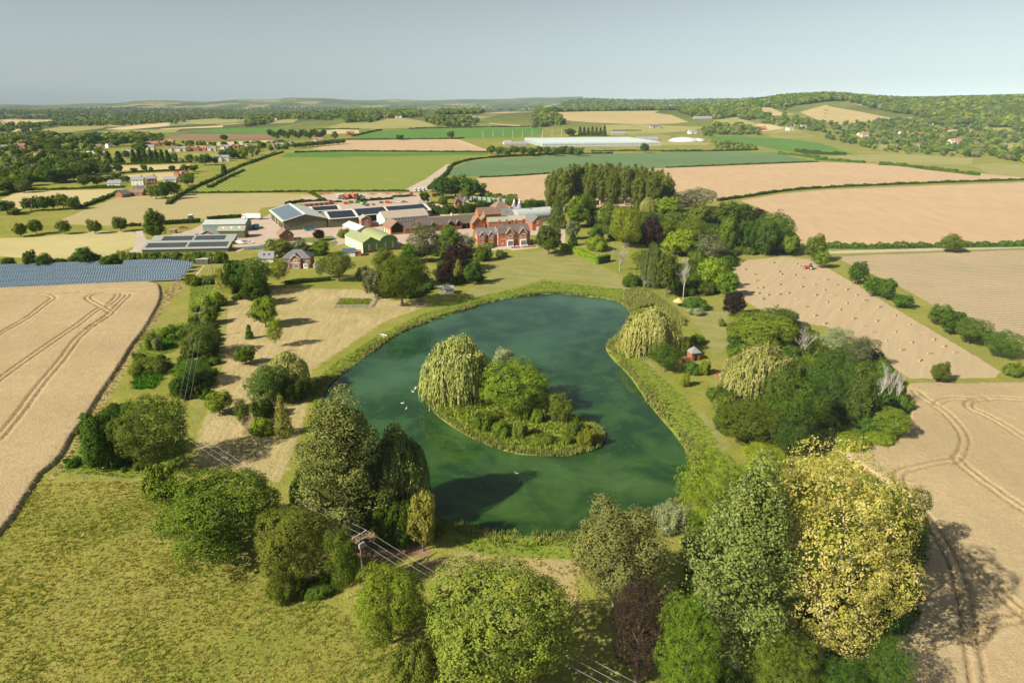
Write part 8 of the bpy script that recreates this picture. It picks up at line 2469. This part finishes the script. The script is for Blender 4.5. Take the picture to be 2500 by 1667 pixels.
for i in range(8):
    t, L = thing('cont%d' % i, 'storage_container', 'pale green storage container, %s in the row behind the cottage' % ['first', 'second', 'third', 'fourth', 'fifth', 'sixth', 'seventh', 'last'][i], 'container', 40, 0, 0, 'green storage containers')
    b = MB().box(0, 0, .05, 2.6, 8, 2.75)
    b.build('container_body', 'teal_paint', t)
    MB().box(-.06, -.06, 2.75, 2.66, 8.06, 2.9).build('container_roof', 'pale_sheet', t)
    for k in (0, 1):
        MB().box(.12 + k * 1.2, -.05, .15, 1.25 + k * 1.2, -.004, 2.6).build('container_door', 'pale_sheet' if i % 2 else 'teal_paint', t)
# ---- garden buildings
t, L = thing('summerhouse', 'summerhouse', 'pale grey summerhouse with open veranda by the lake lawn', 'summerhouse', 14)
MB().box(2.4, .2, 0, 5.6, 3.6, 2.2).build('wall', 'grey_paint' if 0 else 'white_wall', t)
MB().box(-.1, 0, 0, 5.7, 3.8, .12).build('deck', 'timber_grey', t)
for x in (.0, 1.2, 2.3):
    MB().box(x, .1, .12, x + .1, .2, 2.2).build('veranda_post', 'white_paint', t)
roof_gable(t, 0, 0, 5.6, 3.8, 2.2, 3.2, 'x', 'slate_light', .25, .1)
for k in range(3):
    win(t, 'f', 2.9 + k * 1.0, .9, .8, 1.0, y=.2)
t, L = thing('pavilion', 'brick_pavilion', 'little brick pavilion with a pointed roof on the right shore', 'pavilion', 16)
MB().box(0, 0, -.1, 2.8, 2.8, 2.6).build('wall', 'brick', t)
MB().add([(-.35, -.35, 2.6), (3.15, -.35, 2.6), (3.15, 3.15, 2.6), (-.35, 3.15, 2.6), (1.4, 1.4, 4.3)], [(0, 1, 4), (1, 2, 4), (2, 3, 4), (3, 0, 4), (3, 2, 1, 0)]).build('pointed_roof', 'slate_light', t)
MB().box(-3.4, .3, -.1, -.02, .7, 1.2).build('garden_wall', 'brick', t); MB().box(.9, -.06, 0, 1.9, -.004, 2.0).build('doorway_shade', 'shade_black', t)  # dark panel paints the shade behind the entrance
t, L = thing('boathouse', 'boathouse', 'small dark timber boathouse under the drooping olive tree', 'boathouse', 14)
block(t, 0, 0, 5, 4, 2.2, 3.6, 'x', 'timber', 'slate_light', .3)
MB().box(.6, -.06, 0, 4.4, -.004, 1.9).build('opening_shade', 'shade_black', t)  # boathouse interior shade painted as a dark panel
t, L = thing('bench', 'garden_bench', 'timber bench on the shore left of the boathouse', 'bench', 10, -3.2, -1)
MB().box(0, 0, .42, 2.4, .5, .5).build('seat', 'timber_grey', t); MB().box(0, .46, .5, 2.4, .56, 1.0).build('backrest', 'timber_grey', t)
for x in (.05, 2.2):
    MB().box(x, .02, 0, x + .12, .45, .42).build('leg', 'timber_grey', t)
t, L = thing('parasol', 'thatched_parasol', 'yellow thatched garden parasol on the right lawn', 'parasol')
MB().tube((0, 0, 0), (0, 0, 2.3), .08, .08, 6).build('pole', 'timber', t); MB().tube((0, 0, 1.9), (0, 0, 3.3), 2.2, .15, 16).build('thatch_canopy', 'thatch', t)
t, L = thing('rubble', 'brick_firepit', 'round brick fire pit on the grass below the pavilion', 'fire pit')
for k in range(12):
    a = k * math.pi / 6
    o = MB().box(-.32, -.18, 0, .32, .18, .45).build('brick', 'brick', t); o.location = (math.cos(a) * 1.3, math.sin(a) * 1.3, 0); o.rotation_euler = (0, 0, a + math.pi / 2)
MB().tube((0, 0, .01), (0, 0, .12), 1.1, 1.1, 12).build('ash_bed', 'concrete', t)
# paddock fence
t = empty('paddock_fence', (ENC[0][0], ENC[0][1], 0)); tag(t, 'small post-and-rail enclosure on the hay lawn', 'fence')
for i in range(4):
    a = Vector(ENC[i]) - Vector(ENC[0]); b = Vector(ENC[(i + 1) % 4]) - Vector(ENC[0])
    n = max(2, int((b - a).length / 2.4))
    for k in range(n):
        p = a.lerp(b, k / n)
        MB().box(p.x - .08, p.y - .08, -.1, p.x + .08, p.y + .08, 1.25).build('fence_post', 'timber_grey', t)
    for z in (.45, .8, 1.12):
        MB().tube((a.x, a.y, z), (b.x, b.y, z), .07, .07, 4).build('fence_rail', 'timber_grey', t)
grow('enclosure_growth', fill_poly(rg, [(ENC[0][0] * .9 + ENC[2][0] * .1, ENC[0][1] * .9 + ENC[2][1] * .1), (ENC[1][0] * .9 + ENC[3][0] * .1, ENC[1][1] * .9 + ENC[3][1] * .1), (ENC[2][0] * .9 + ENC[0][0] * .1, ENC[2][1] * .9 + ENC[0][1] * .1), (ENC[3][0] * .9 + ENC[1][0] * .1, ENC[3][1] * .9 + ENC[1][1] * .1)], 500), 0, .4, .9, 'lush', 31, 'lush weeds inside the small enclosure')
# wire fence along the wheat
t = empty('wire_fence', (FENCE[0][0], FENCE[0][1], 0)); tag(t, 'grey post-and-wire fence along the left wheat and meadow', 'fence')
for i in range(len(FENCE) - 1):
    a = Vector(FENCE[i]) - Vector(FENCE[0]); b = Vector(FENCE[i + 1]) - Vector(FENCE[0])
    n = max(2, int((b - a).length / 3))
    for k in range(n):
        p = a.lerp(b, k / n)
        MB().tube((p.x, p.y, -.1), (p.x, p.y, 1.2), .09, .07, 5).build('fence_post', 'timber_grey', t)
    for z in (.5, 1.05):
        MB().tube((a.x, a.y, z), (b.x, b.y, z), .012, .012, 3).build('wire', 'steel', t)

# ---- power line
PH = [8.6, 8.8, 9.0, 8.6]
PL = list(POLES) + [(24.0, 56.0)]
tops = []
for i, (x, y) in enumerate(PL):
    j = min(i, len(PL) - 2)
    dx, dy = PL[j + 1][0] - PL[j][0], PL[j + 1][1] - PL[j][1]
    if i > 0:
        dx += PL[i][0] - PL[i - 1][0]; dy += PL[i][1] - PL[i - 1][1]
    a = math.atan2(dy, dx) + math.pi / 2
    h = 9.0
    tops.append([(x + math.cos(a) * o, y + math.sin(a) * o, h + .25) for o in (-1.25, 0, 1.25)])
    t = empty('power_pole', (x, y, 0), a)
    tag(t, ['power pole by the solar array corner', 'power pole among the hawthorns on the left', 'stayed power pole beside the large dark olive tree', 'near power pole with transformer below the tall poplar', 'power pole among the bottom trees'][i], 'power pole', 'poles of the overhead line')
    MB().tube((0, 0, -.2), (0, 0, h), .17, .11, 8).build('pole', 'timber', t)
    MB().box(-1.4, -.07, h - .05, 1.4, .07, h + .08).build('crossarm', 'timber_grey', t)
    for o in (-1.25, 0, 1.25):
        MB().tube((o, 0, h + .08), (o, 0, h + .28), .06, .05, 6).build('insulator', 'white_paint', t)
    if i == 3:
        MB().box(-.5, -.55, h - 2.4, .5, -.12, h - 1.4).build('transformer', 'grey_paint', t)
        MB().box(-.9, -.07, h - 1.2, .9, .07, h - 1.05).build('lower_crossarm', 'timber_grey', t)
    if i == 2:
        MB().tube((0, 0, h - .4), (-4.4, -3.0, 0), .03, .03, 4).build('stay_wire', 'alu', t)
for i in range(len(PL) - 1):
    for k in range(3):
        p, q = Vector(tops[i][k]), Vector(tops[i + 1][k])
        b = MB(); prev = p
        for s in range(1, 11):
            u = s / 10
            c = p.lerp(q, u); c.z -= 1.1 * 4 * u * (1 - u)
            b.tube(prev, c, .0125, .0125, 4); prev = c
        o = b.build('power_line', 'alu')
        tag(o, '%s overhead wire of the %s span of the power line' % (['left', 'middle', 'right'][k], ['far', 'second', 'middle', 'nearest'][i]), 'wire', 'overhead wires')

# ------------------------------------------------------------------ glasshouse and domes
t, L = thing('glasshouse', 'glasshouse', 'huge white multi-ridged glasshouse in the middle distance', 'glasshouse', 9)
nb = 44; D_ = 190.0
bw = L / nb
me = MB().prism([(0, 5.2), (bw / 2, 7.9), (bw, 5.2)], 'y', 0, D_).mesh('roof_bay', 'glasshouse_glass')
for k in range(nb):
    o = link(bpy.data.objects.new('roof_bay', me), t); o.location = (k * bw, 0, 0)
MB().box(.1, .1, -.5, L - .1, D_ - .1, 5.19).build('glass_wall', 'glasshouse_glass', t)
pm = MB().box(-.25, -.3, -.2, .25, 0, 5.6).mesh('wall_post', 'white_paint')
for k in range(nb + 1):
    o = link(bpy.data.objects.new('wall_post', pm), t); o.location = (k * bw, 0, 0)
MB().box(0, -.35, 4.9, L, -.3, 5.6).build('gutter', 'white_paint', t)
MB().box(0, -.15, .9, L, -.05, 2.4).build('wall_band', 'cream_wall', t)


def dome(key, label, rx, ry, h):
    t, L = thing(key, 'white_dome', label, 'dome', 0)
    V = []; F_ = []
    n, m = 28, 8
    for i in range(m + 1):
        a = math.pi / 2 * i / m
        for j in range(n):
            b = 2 * math.pi * j / n
            V.append((rx * math.cos(a) * math.cos(b), ry * math.cos(a) * math.sin(b), h * math.sin(a) - .3))
    for i in range(m):
        for j in range(n):
            F_.append((i * n + j, i * n + (j + 1) % n, (i + 1) * n + (j + 1) % n, (i + 1) * n + j))
    o = MB().add(V, F_).build('dome_skin', 'membrane', t)
    for p in o.data.polygons:
        p.use_smooth = True
    MB().tube((0, 0, -.4), (0, 0, .6), rx * 1.01, rx * 1.005, 28).build('dome_base', 'concrete', t)


dome('dome1', 'larger white membrane dome right of the glasshouse', 32, 27, 8.5)
dome('dome2', 'smaller white membrane dome overlapping the larger one', 18, 16, 6.5)
for i in range(9):
    x, y = BLD['glasshouse'][0] - 120 + i * 22, BLD['glasshouse'][1] + 290 + (i % 3) * 14
    z = float(terrain(x, y))
    o = empty('lighting_mast', (x, y, z)); tag(o, 'thin white mast behind the dark green field, %s from the left' % ['first', 'second', 'third', 'fourth', 'fifth', 'sixth', 'seventh', 'eighth', 'ninth'][i], 'mast', 'row of thin masts')
    MB().tube((0, 0, 0), (0, 0, 15), .28, .16, 5).build('mast_pole', 'white_paint', o)
    MB().box(-.9, -.2, 14.4, .9, .2, 15.0).build('mast_head', 'alu', o)

# ------------------------------------------------------------------ houses of the villages
WALLM = {'white': 'white_wall', 'cream': 'cream_wall', 'brick': 'brick', 'slatew': 'grey_wall'}
ROOFM = {'slate': 'slate_light', 'browntile': 'brown_tile', 'redtile': 'red_tile', 'white': 'white_sheet', 'purple': 'purple_tile'}
for (x, y, w, wa, ro, rz, st, label, group) in HOUSES:
    z = float(terrain(x, y))
    t = empty('village_house', (x, y, z), rz); tag(t, label, 'house', group)
    low = any(k in label for k in ('bungalow', 'chalet', 'shed', 'low', 'barn', 'works', 'farm building'))
    w = max(w, 7.0)
    D_ = min(max(7.0, w * .55), 12); e = (2.8 if low else 5.0); r = e + D_ * .36
    block(t, -w / 2, 0, w / 2, D_, e, r, 'x', WALLM[wa], ROOFM[ro], .4)
    if not low:
        chimney(t, w * .32, D_ / 2, r - .8, r + 1.3, .45)
    if not low and w > 11:
        block(t, -w * .36, -1.6, -w * .36 + 4.2, D_ * .5, e, r - .5, 'y', WALLM[wa], ROOFM[ro], .3)
    n = 3 if w < 16 else 5
    for k in range(n):
        u = -w / 2 + w * (k + .6) / (n + .2)
        win(t, 'f', u, 1.0, 1.2, 1.2)
        if not low:
            win(t, 'f', u, 3.4, 1.2, 1.1)
    MB().box(-.5, -.05, 0, .5, -.004, 2.1).build('door', 'timber', t)

# ------------------------------------------------------------------ vehicles and farm machines


def wheel(parent, x, y, r, w=.25):
    o = MB().tube((x, y - w / 2, r), (x, y + w / 2, r), r, r, 12).build('wheel', 'tyre', parent)
    MB().tube((x, y - w / 2 - .015, r), (x, y + w / 2 + .015, r), r * .5, r * .5, 8).build('rim', 'alu', o)


def car(t, mat, L=4.2, van=False):
    h1, h2 = (.9, 1.45) if not van else (1.1, 2.0)
    b = MB().hexa([(0, -.88, .32), (L, -.88, .32), (L, .88, .32), (0, .88, .32)], [(.08, -.82, h1), (L - .06, -.82, h1 * .92), (L - .06, .82, h1 * .92), (.08, .82, h1)])
    b.build('body', mat, t)
    c = (.35, .9, L - 2.1, L - 1.1) if not van else (.1, .25, L - 1.6, L - .8)
    MB().hexa([(c[0], -.8, h1 - .02), (c[3], -.8, h1 - .05), (c[3], .8, h1 - .05), (c[0], .8, h1 - .02)], [(c[1], -.64, h2 - .06), (c[2], -.64, h2 - .06), (c[2], .64, h2 - .06), (c[1], .64, h2 - .06)]).build('cabin_glass', 'glass_dark' if not van else mat, t)
    MB().box(c[1], -.65, h2 - .06, c[2], .65, h2).build('roof', mat, t)
    for x in (.75, L - .8):
        for y in (-.78, .78):
            wheel(t, x, y, .32)


def trailer(t, mat, L=6.5, W=2.4, z0=.9, z1=2.3, flare=.15):
    b = MB().hexa([(0, -W / 2, z0), (L, -W / 2, z0), (L, W / 2, z0), (0, W / 2, z0)], [(-flare, -W / 2 - flare, z1), (L + flare, -W / 2 - flare, z1), (L + flare, W / 2 + flare, z1), (-flare, W / 2 + flare, z1)])
    b.build('tub', mat, t)
    MB().box(.15, -W / 2 + .1, z1 - .02, L - .15, W / 2 - .1, z1 + .02).build('tub_shade', 'shade_black', t)  # dark sheet at the rim painting the shade inside the tub
    MB().box(.2, -.35, .6, L - .2, .35, z0).build('chassis', 'steel', t); MB().box(L - .2, -.08, .55, L + 1.4, .08, .7).build('drawbar', 'steel', t)
    for x in (L * .3, L * .45):
        for y in (-W / 2 + .1, W / 2 - .1):
            wheel(t, x, y, .5, .35)


def tractor(t, mat):
    MB().hexa([(1.7, -.4, .8), (4.0, -.35, .8), (4.0, .35, .8), (1.7, .4, .8)], [(1.7, -.4, 1.75), (3.9, -.33, 1.6), (3.9, .33, 1.6), (1.7, .4, 1.75)]).build('bonnet', mat, t)
    MB().box(.3, -.65, .8, 1.7, .65, 1.5).build('body', mat, t)
    MB().hexa([(.2, -.75, 1.5), (1.75, -.75, 1.5), (1.75, .75, 1.5), (.2, .75, 1.5)], [(.35, -.68, 2.7), (1.6, -.68, 2.7), (1.6, .68, 2.7), (.35, .68, 2.7)]).build('cab_glass', 'glass_dark', t)
    MB().box(.25, -.78, 2.7, 1.75, .78, 2.85).build('cab_roof', mat, t)
    for y in (-.95, .95):
        wheel(t, .7, y, .85, .5); wheel(t, 3.5, y * .92, .55, .35)


def harvester(t, mat):
    MB().hexa([(0, -1.5, 1.0), (6, -1.5, 1.0), (6, 1.5, 1.0), (0, 1.5, 1.0)], [(-.4, -1.7, 3.6), (5.5, -1.7, 3.8), (5.5, 1.7, 3.8), (-.4, 1.7, 3.6)]).build('hopper', mat, t)
    MB().box(.4, -1.3, 3.55, 4.9, 1.3, 3.85).build('hopper_mouth', 'steel', t)
    MB().hexa([(6, -1.2, .5), (9, -1.2, .3), (9, 1.2, .3), (6, 1.2, .5)], [(6, -1.2, 2.4), (8.6, -1.2, .9), (8.6, 1.2, .9), (6, 1.2, 2.4)]).build('digger_web', 'steel', t)
    MB().hexa([(1, 1.6, 2.0), (2, 1.6, 2.0), (2, 1.9, 2.0), (1, 1.9, 2.0)], [(3.5, 3.2, 4.4), (4.4, 3.2, 4.4), (4.4, 3.5, 4.4), (3.5, 3.5, 4.4)]).build('elevator', mat, t)
    for y in (-1.3, 1.3):
        wheel(t, 1.6, y, .85, .6); wheel(t, 4.2, y, .85, .6)


def implement(t, mat):
    MB().box(0, -.12, .7, 8, .12, .95).build('main_beam', mat, t)
    for k in range(8):
        MB().box(.4 + k, -1.3, .75, .55 + k, .1, .9).build('tine_bar', mat, t); MB().hexa([(.4 + k, -1.3, 0), (.5 + k, -1.3, 0), (.5 + k, -1.2, 0), (.4 + k, -1.2, 0)], [(.4 + k, -1.2, .8), (.55 + k, -1.2, .8), (.55 + k, -1.0, .8), (.4 + k, -1.0, .8)]).build('tine', mat, t)
    MB().box(3.4, -1.6, .6, 4.6, .6, 1.4).build('headstock', mat, t)


def bin_(t, mat):
    MB().hexa([(.2, 0, .02), (2.9, 0, .02), (2.9, 1.9, .02), (.2, 1.9, .02)], [(-.2, -.1, 1.9), (3.3, -.1, 1.9), (3.3, 2.0, 1.9), (-.2, 2.0, 1.9)]).build('tub', mat, t)
    for z in (.6, 1.2, 1.8):
        MB().box(-.25, -.14, z, 3.35, 2.04, z + .08).build('rib', mat, t)


def box_trailer(t, mat):
    MB().box(0, -1.25, 1.0, 8, 1.25, 3.6).build('box_body', mat, t); MB().box(.3, -.5, .7, 7.7, .5, 1.0).build('chassis', 'steel', t)
    for k in (0, 1):
        MB().box(-.05, -1.2 + k * 1.22, 1.1, -.004, -.02 + k * 1.22, 3.5).build('rear_door', 'grey_paint', t)
    for x in (1.6, 2.8):
        for y in (-1.1, 1.1):
            wheel(t, x, y, .5, .35)


def bus(t, mat):
    MB().hexa([(0, -1, .4), (6.4, -1, .4), (6.4, 1, .4), (0, 1, .4)], [(.05, -.95, 2.6), (5.7, -.95, 2.6), (5.7, .95, 2.6), (.05, .95, 2.6)]).build('body', mat, t)
    for y0, y1 in ((-1.02, -.97), (.97, 1.02)):
        MB().box(.4, y0, 1.45, 5.2, y1, 2.2).build('side_glass', 'glass_dark', t)
    MB().hexa([(6.16, -.85, 1.3), (6.2, -.85, 1.3), (6.2, .85, 1.3), (6.16, .85, 1.3)], [(5.86, -.8, 2.3), (5.9, -.8, 2.3), (5.9, .8, 2.3), (5.86, .8, 2.3)]).build('windscreen', 'glass_dark', t)
    MB().box(-.04, -.8, 1.4, .06, .8, 2.3).build('rear_glass', 'glass_dark', t)
    for x in (1.2, 5.2):
        for y in (-.9, .9):
            wheel(t, x, y, .38)


VB = {'boxtrailer': (box_trailer, 'white_paint', 'box_trailer', 'trailer'), 'harvester': (harvester, 'orange_paint', 'potato_harvester', 'harvester'), 'tractor_green': (tractor, 'green_paint', 'tractor', 'tractor'), 'implement_red': (implement, 'red_paint', 'farm_implement', 'plough'),
      'car_grey': (car, 'grey_paint', 'parked_car', 'car'), 'car_dark': (car, 'navy_paint', 'parked_car', 'car'), 'car_red': (lambda t, m: car(t, m, 4.8, True), 'red_paint', 'parked_van', 'van'), 'car_white': (car, 'white_paint', 'parked_car', 'car'), 'car_blue': (car, 'blue_paint', 'parked_car', 'car'),
      'trailer_green': (trailer, 'lime_paint', 'farm_trailer', 'trailer'), 'trailer_orange': (implement, 'orange_paint', 'farm_implement', 'implement'), 'trailer_red': (trailer, 'red_paint', 'farm_trailer', 'trailer'), 'bin_green': (bin_, 'green_paint', 'waste_skip', 'skip'), 'bin_red': (bin_, 'red_paint', 'waste_skip', 'skip'), 'bin_maroon': (bin_, 'maroon_paint', 'crate_stack', 'crates'), 'bus': (bus, 'white_paint', 'minibus', 'minibus')}
for kind, x, y, rz, label, group in VEHICLES:
    fn, mat, nm, cat = VB[kind]
    t = empty(nm, (x, y, .02), rz); tag(t, label, cat, group)
    fn(t, MATS[mat])


def place(key, name, label, cat, rz, fn, *a):
    t, L = thing(key, name, label, cat, rz)
    t.location.z = .03
    fn(t, *a)
    return t


def lorry(t, _):
    MB().box(0, -1.25, 1.1, 10.2, 1.25, 3.9).build('box_body', 'white_paint', t); MB().box(.2, -.5, .7, 13, .5, 1.05).build('chassis', 'steel', t)
    MB().hexa([(10.7, -1.2, .6), (13.2, -1.2, .6), (13.2, 1.2, .6), (10.7, 1.2, .6)], [(10.7, -1.2, 3.4), (12.8, -1.2, 3.3), (12.8, 1.2, 3.3), (10.7, 1.2, 3.4)]).build('cab', 'white_paint', t)
    MB().hexa([(10.8, -1.15, 3.4), (12.2, -1.15, 3.35), (12.2, 1.15, 3.35), (10.8, 1.15, 3.4)], [(10.8, -1.1, 3.9), (11.2, -1.1, 3.9), (11.2, 1.1, 3.9), (10.8, 1.1, 3.9)]).build('wind_deflector', 'white_paint', t)
    MB().hexa([(13.06, -1.1, 2.0), (13.12, -1.1, 2.0), (13.12, 1.1, 2.0), (13.06, 1.1, 2.0)], [(12.86, -1.05, 3.1), (12.92, -1.05, 3.1), (12.92, 1.05, 3.1), (12.86, 1.05, 3.1)]).build('windscreen', 'glass_dark', t)
    for y0, y1 in ((-1.23, -1.18), (1.18, 1.23)):
        MB().box(11.6, y0, 2.1, 12.7, y1, 2.9).build('side_glass', 'glass_dark', t)
    for x in (1.4, 2.6, 3.8, 9.6, 12.2):
        for y in (-1.1, 1.1):
            wheel(t, x, y, .5, .35)


def combine(t, _):
    MB().hexa([(0, -1.4, 1.0), (5.2, -1.4, 1.0), (5.2, 1.4, 1.0), (0, 1.4, 1.0)], [(-.3, -1.4, 3.3), (5.0, -1.4, 3.5), (5.0, 1.4, 3.5), (-.3, 1.4, 3.3)]).build('body', 'white_paint', t)
    MB().box(-.2, -1.42, 1.0, 5.1, 1.42, 1.7).build('lower_panel', 'lime_paint', t)
    MB().hexa([(5.2, -1.0, 1.6), (6.8, -1.0, 1.6), (6.8, 1.0, 1.6), (5.2, 1.0, 1.6)], [(5.2, -1.0, 3.4), (6.5, -1.0, 3.4), (6.5, 1.0, 3.4), (5.2, 1.0, 3.4)]).build('cab_glass', 'glass_dark', t)
    MB().box(5.1, -1.1, 3.4, 6.7, 1.1, 3.6).build('cab_roof', 'white_paint', t)
    MB().hexa([(6.6, -2.6, .2), (8.2, -2.6, .2), (8.2, 2.6, .2), (6.6, 2.6, .2)], [(6.8, -2.6, 1.2), (7.8, -2.6, .9), (7.8, 2.6, .9), (6.8, 2.6, 1.2)]).build('header', 'lime_paint', t)
    for y in (-1.35, 1.35):
        wheel(t, 4.6, y, .95, .6); wheel(t, .8, y, .6, .4)


def boat(t, _):
    V = []; F_ = []
    n = 9
    for i in range(n):
        u = i / (n - 1); x = -1.7 + 3.4 * u
        w = .72 * math.sin(math.pi * (.18 + .80 * (1 - u))) ** .7
        for yy, zz in ((-w, .45), (-w * .6, .02), (w * .6, .02), (w, .45), (w * .85, .45), (w * .5, .10), (-w * .5, .10), (-w * .85, .45)):
            V.append((x, yy, zz))
    for i in range(n - 1):
        for k in range(8):
            a = i * 8 + k; b = i * 8 + (k + 1) % 8
            F_.append((a, b, b + 8, a + 8))
    F_ += [tuple(range(8)), tuple(range((n - 1) * 8, n * 8))]
    MB().add(V, F_).build('hull', 'white_paint', t)
    for x in (-.7, .5):
        MB().box(x - .13, -.5, .30, x + .13, .5, .35).build('thwart', 'timber', t)


def swan(t, s=1.0):
    rngs = random.Random(3)
    b = MB(); prev = None
    prof = [(-.62, .12, .03, .30), (-.5, .10, .16, .22), (-.25, .12, .27, .20), (.05, .12, .29, .19), (.3, .10, .22, .16), (.45, .10, .10, .12)]
    V = []; F_ = []
    for x, zc, w, hh in prof:
        for k in range(8):
            a = 2 * math.pi * k / 8
            V.append((x * s, w * math.cos(a) * s, (zc + hh * .6 * math.sin(a)) * s))
    for i in range(len(prof) - 1):
        for k in range(8):
            F_.append((i * 8 + k, i * 8 + (k + 1) % 8, (i + 1) * 8 + (k + 1) % 8, (i + 1) * 8 + k))
    F_ += [tuple(range(8)), tuple(range(40, 48))]
    b.add(V, F_)
    pts = [Vector(p) * s for p in ((.40, 0, .14), (.55, 0, .32), (.52, 0, .55), (.55, 0, .70), (.70, 0, .72))]
    for i, (p, q) in enumerate(zip(pts, pts[1:])):
        b.tube(p, q, (.075, .055, .05, .055)[i] * s, (.055, .05, .055, .04)[i] * s, 6)
    b.build('body', 'feather', t)
    MB().tube(Vector((.69, 0, .72)) * s, Vector((.84, 0, .68)) * s, .035 * s, .015 * s, 5).build('beak', 'orange_paint', t)


place('truck', 'lorry', 'white box lorry parked beside the largest shed', 'lorry', 178, lorry, 0).location.x += 13
place('van', 'white_van', 'white van at the right end of the twin solar sheds', 'van', 8, lambda t: car(t, MATS['white_paint'], 5.4, True))
place('pickup', 'red_pickup', 'red pickup by the clipped dark hedge', 'pickup', 8, lambda t: car(t, MATS['red_paint'], 5.0))
place('car1', 'parked_car', 'silver car behind the twin solar sheds', 'car', 30, lambda t: car(t, MATS['grey_paint']))
place('car2', 'parked_car', 'white car left of the brown-roofed cottage', 'car', 10, lambda t: car(t, MATS['white_paint']))
place('trailerA', 'blue_trailer', 'small blue trailer behind the olive shed', 'trailer', 75, lambda t: trailer(t, MATS['blue_paint'], 4.0, 2.2, .8, 2.8))
place('trailerB', 'blue_trailer', 'long blue farm trailer before the largest shed doors', 'trailer', 24, lambda t: trailer(t, MATS['blue_paint'], 6.5, 2.4, .9, 2.2))
place('combine', 'combine_harvester', 'white and green combine harvester at the hay field edge', 'harvester', -75, combine, 0)
place('redtractor', 'red_tractor', 'red tractor in the bale field', 'tractor', 155, lambda t: tractor(t, MATS['red_paint']))
o = place('boat', 'rowing_boat', 'white rowing boat in the reeds of the left shore', 'boat', -40, boat, 0); o.location.z = -.12; o.rotation_euler.x = .12
SWL = ['lone swan in the middle of the left water', 'swan nearest the tall poplar on the left water', 'last swan of the line by the island', 'fourth swan of the line by the island', 'third swan of the line by the island', 'second swan of the line by the island', 'leading swan of the line closest to the island', 'lone swan on the near water below the island']
for i in range(8):
    o = place('swan%d' % (i + 1), 'swan', SWL[i], 'swan', (i * 77) % 360, swan, .72); o.location.z = -.36
rb = random.Random(8)
bm_ = MB().box(-.95, -.42, 0, .95, .42, .45)
for k in range(3):
    bm_.box(-.97, -.40 + k * .3, .455, .97, -.36 + k * .3, .475)
bale_me = bm_.mesh('straw_bale', 'straw_bale')
for i, (x, y) in enumerate(BALES):
    o = link(bpy.data.objects.new('straw_bale', bale_me)); o.location = (x, y, .02); o.rotation_euler = (0, 0, R(33) + rb.gauss(0, .35))
    tag(o, 'pale straw bale lying on the stubble of the bale field', 'bale', 'straw bales on the stubble')

# ------------------------------------------------------------------ the air


def build_haze():
    m, nt, out = nmat('haze_air')
    v = N(nt, 'VolumePrincipled')
    v.inputs['Color'].default_value = (.64, .83, 1.0, 1)
    v.inputs['Density'].default_value = HAZE_DENSITY
    v.inputs['Anisotropy'].default_value = -.45
    nt.links.new(v.outputs[0], out.inputs['Volume'])
    b = MB().box(-17000, -17000, -12, 17000, 17000, 260)
    tag(b.build('haze', m), kind='stuff')


build_haze()
